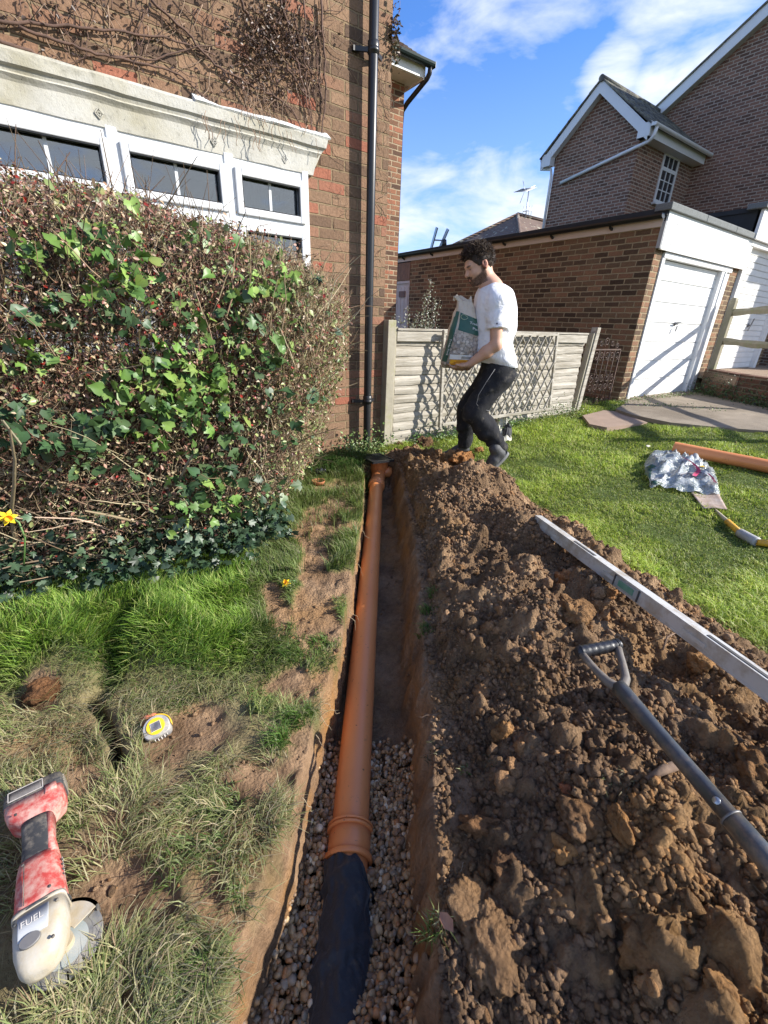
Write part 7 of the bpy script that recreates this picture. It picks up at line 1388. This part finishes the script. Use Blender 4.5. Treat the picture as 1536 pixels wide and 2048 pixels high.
rv = a_+sd_*.735; nv = (EYE-rv); nv /= np.linalg.norm(nv); nv -= sx_*(nv@sx_); nv /= np.linalg.norm(nv); e1 = np.cross(nv, sx_); MB().lathe([(0, .0175), (.007, .0168), (.0065, .0175), (0, .0182)], 14, rv, np.array([e1, sx_, nv]).T).part('rivet', mat('rivet', (.45, .46, .47), rough=.35, metal=.8), shv)
gA, gB = onZ(1160, 1304, .345), onZ(1234, 1290, .35); grip = mat('black_tape', (.014, .014, .016), (.03, .03, .034), 30, .38, .6, 60, .003)
yk = mat('yoke_wood', (.17, .145, .12), (.10, .085, .07), 14, .55, .3, 60, .001, dirt=(.30, .24, .18), dirt_amt=.35, dscale=14)
for e_, o_ in ((gA, -1), (gB, 1)): m_ = (a_+e_)/2+np.cross(sx_, UPV)*(-.010*o_); MB().tube([a_+sx_*.025, a_-sx_*.005+(m_-a_)*.1, (a_+m_)/2+np.cross(sx_, UPV)*(-.006*o_), m_, (m_+e_)/2, e_], [.016, .0135, .0115, .0095, .0095, .011], 14).part('yoke_arm', yk, shv)
gd_ = (gB-gA); gq = [gA+gd_*t for t in np.linspace(-.10, 1.10, 22)]; MB().tube(gq, [.010]+[.0165+.0012*math.sin(i*2.3) for i in range(20)]+[.010], 16).part('grip_bar', grip, shv)
for t in (.0, .02, .97, 1.): MB().tube([gA+gd_*(t-.012), gA+gd_*(t+.012)], .0185, 14).part('tape_wrap', grip, shv)

# ---- spade on the lawn
zz_ = lambda px_, py_: float(rise(*onZ(px_, py_, .08)[:2]))
spd = thing('spade', 'muddy spade with yellow shaft lying on the lawn by the crumpled bag', 'spade', onZ(1415, 1005, .04))
rb_ = [onZ(px_, py_, z) for px_, py_, z in ((1377, 983, .025), (1433, 984, .035), (1453, 1022, .040), (1405, 1020, .028))]
V = []; nb1 = 12
for i in range(nb1):
    for j in range(nb1): s_, t_ = i/(nb1-1), j/(nb1-1); p = (rb_[0]*(1-s_)+rb_[1]*s_)*(1-t_)+(rb_[3]*(1-s_)+rb_[2]*s_)*t_; V.append(p+(0, 0, .012*(2*s_-1)**2+.02*t_**3*(1-abs(2*s_-1))))
F_ = [(i*nb1+j, (i+1)*nb1+j, (i+1)*nb1+j+1, i*nb1+j+1) for i in range(nb1-1) for j in range(nb1-1)]; bl = MB().add(V, F_, True).part('blade', mat('spade_mud', (.30, .20, .14), (.46, .38, .32), 14, .8, .6, 60, .004), spd, world=True)
sm_ = bl.modifiers.new('Solid', 'SOLIDIFY'); sm_.thickness = .004
n0, n1, n2, n3, n4 = onZ(1430, 1020, .035), onZ(1455, 1043, .035), onZ(1480, 1066, .035), onZ(1512, 1084, .038), onZ(1560, 1090, .038); yel2 = mat('handle_yellow', (.78, .42, .03), (.66, .34, .03), 12, .5, dirt=(.4, .26, .1), dirt_amt=.3, dscale=20)
MB().tube([n0, n1], [.010, .013], 12).part('neck', mat('neck_wood', (.50, .42, .28), (.4, .33, .22), 20, .7), spd); MB().tube([n1, n2], .0185, 14).part('shaft', yel2, spd); MB().tube([n2-(n3-n2)*.1, n2, n3, n3+(n3-n2)*.05], [.018, .028, .030, .022], 16).part('socket', mat('socket_grey', (.30, .30, .29), (.42, .41, .39), 20, .6), spd); MB().tube([n3, n4, n4+(n4-n3)*3], .0205, 14).part('shaft', yel2, spd)

# ---- crumpled plastic bags
def crumple(name, label, outline, zc, hgt, material, seed, n_=90, m__=26):
    P = np.array([onZ(a, b_, zc)[:2] for a, b_ in outline]); c = P.mean(0); t = thing(name, label, 'plastic bag', (c[0], c[1], zc)); k = len(P); V = []
    for i in range(m__+1):
        r_ = 1-i/m__
        for j in range(n_):
            q = j/n_*k; a, b_ = P[int(q) % k], P[(int(q)+1) % k]; e = a+(b_-a)*(q-int(q)); p = c+(e-c)*r_; rid = 1-abs(float(vnoise(p[0]*7+seed, p[1]*7, seed)))*2.2; rid2 = 1-abs(float(vnoise(p[0]*17, p[1]*17+seed, 3)))*2.2; ang_ = j/n_*2*math.pi
            z = hgt*(1-r_**2.2)**.6*(.45+.62*rid+.18*rid2)+.010*(1+math.sin(ang_*11+seed))*r_; p = p+(.02*rid2-.01)*(c-e)*(.3+r_); V.append((p[0], p[1], zc-.005+z))
    F_ = [(i*n_+j, i*n_+(j+1) % n_, (i+1)*n_+(j+1) % n_, (i+1)*n_+j) for i in range(m__) for j in range(n_)]; MB().add(V, F_, True).part('sheet', material, t); return t, c, P
mt, nn, ll, b = nodes_mat('clear_plastic'); g_ = nn.new('ShaderNodeNewGeometry'); nz = noise_node(nn, ll, 12, 6, .6, g_.outputs['Position'], 1.5)
col = ramp(nn, ll, nz.outputs['Fac'], [(.3, (.15, .19, .18)), (.45, (.34, .38, .38)), (.6, (.56, .58, .59)), (.72, (.22, .24, .27))]).outputs[0]; ll.new(col, b.inputs['Base Color']); pset(b, rough=.22, spec=.6, coat=.4, alpha=.8); bump(nn, ll, b, noise_node(nn, ll, 22, 5, .6, g_.outputs['Position'], 1.5).outputs['Fac'], .9, .02); cplm = mt
OUT = [(1292, 952), (1290, 925), (1300, 908), (1330, 908), (1352, 915), (1385, 907), (1410, 925), (1428, 950), (1443, 992), (1415, 988), (1385, 984), (1350, 980), (1325, 972), (1303, 975)]
cb_, cc2, PP = crumple('plastic_bag', 'crumpled clear plastic bag with pink and green print lying on the lawn', OUT, .04, .125, cplm, 3.3)
SHV = {}
def strip(pts, z0, z1, w_, m_, par, nm):
    ch = next(c_ for c_ in par.children if c_.name.startswith('sheet')); SV = np.array([v.co[:] for v in ch.data.vertices])+np.array(par.location); R_ = []
    P = []
    for (a0, b0), (a1, b1) in zip(pts[:-1], pts[1:]): P += [(a0+(a1-a0)*t, b0+(b1-b0)*t) for t in np.linspace(0, 1, 9)[:-1]]
    P.append(pts[-1])
    for (a, b_) in P:
        row = []
        for d in np.linspace(0, w_, 5):
            r__ = ray(a+d, b_+d*.35); r__ = r__/np.linalg.norm(r__); q = SV-EYE; tt = q@r__; dist = np.linalg.norm(q-tt[:, None]*r__, axis=1); k_ = np.where(dist < .022)[0]; k_ = k_[np.argmin(tt[k_])] if len(k_) else int(np.argmin(dist)); row.append(EYE+r__*(tt[k_]-.006))
        R_.append(row)
    R_ = np.array(R_); n1_, n2_ = R_.shape[:2]; R_[1:-1] = (R_[:-2]+R_[1:-1]*2+R_[2:])/4
    MB().add(R_.reshape(-1, 3), [(i*n2_+j, i*n2_+j+1, (i+1)*n2_+j+1, (i+1)*n2_+j) for i in range(n1_-1) for j in range(n2_-1)], True).part(nm, m_, par)
pink = mat('print_pink', (.55, .05, .14), (.42, .04, .10), 30, .35); dgr = mat('print_darkgreen', (.02, .07, .05), (.03, .10, .07), 30, .4)
strip([(1360, 912), (1376, 920), (1390, 932), (1394, 940), (1384, 950)], .205, .22, 8, pink, cb_, 'pink_print'); strip([(1414, 946), (1422, 954), (1428, 964)], .175, .155, 6, pink, cb_, 'pink_print'); strip([(1355, 948), (1384, 944), (1402, 944), (1414, 952)], .222, .20, 7, mat('print_slate', (.12, .12, .13)), cb_, 'grey_print')
strip([(1398, 932), (1404, 930), (1410, 933)], 0, 0, 8, mat('print_mustard', (.62, .40, .05), rough=.4), cb_, 'yellow_print')
strip([(1289, 950), (1291, 935), (1302, 928)], .14, .17, 12, dgr, cb_, 'green_print'); strip([(1298, 964), (1308, 960), (1318, 966)], .13, .15, 14, dgr, cb_, 'green_print')
OUT = [(992, 876), (986, 850), (990, 828), (1000, 822), (1008, 850), (1018, 868), (1024, 880), (1006, 884)]
cb2, _, _ = crumple('plastic_bag', 'small pale crumpled bag on the grass behind the man', OUT, .02, .16, mat('pale_bag', (.70, .66, .52), (.52, .52, .42), 12, .4, .6, 30, .01), 8.1, 50, 16)
OUT = [(1008, 875), (1004, 862), (1016, 858), (1024, 868), (1020, 878)]
crumple('cloth', 'black bundled cloth on the grass beside the pale bag', OUT, .03, .10, mat('black_cloth', (.02, .02, .022), (.035, .035, .038), 20, .8, .5, 50, .005), 5.5, 40, 14)[0]['category'] = 'cloth'
# ---- pot saucer and black plastic wrapper by the hedge
c = onZ(637, 968, .015); sc_ = thing('plant_saucer', 'small terracotta plant saucer on the grass at the hedge corner', 'saucer', c); MB().lathe([(0, .0), (.036, 0), (.046, .028), (.049, .030), (.0495, .026), (.043, .006), (0, .004)][::-1], 32, c).part('dish', mat('terracotta', (.52, .20, .09), (.42, .16, .07), 14, .75), sc_)
c = onZ(638, 950, .02); bw = MB(); RGb = []
for i in range(14): t = i/13; RGb.append([c+RGT*(-.055+.11*t)+FWD*(.016*math.cos(a))*(.6+.6*math.sin(t*3.1))+UPV*(.024*math.sin(a)*(.5+.6*math.sin(t*3.1))+.018+.006*math.sin(t*19+a)+.02*t) for a in np.linspace(0, 2*np.pi, 12, endpoint=False)])
link('plastic_wrapper', bw.rings(RGb).mesh('plastic_wrapper'), mat('shiny_black', (.02, .02, .022), (.05, .05, .055), 30, .22, .5, 50, .006), None, 'shiny black crumpled plastic piece behind the terracotta saucer', 'plastic wrapper')
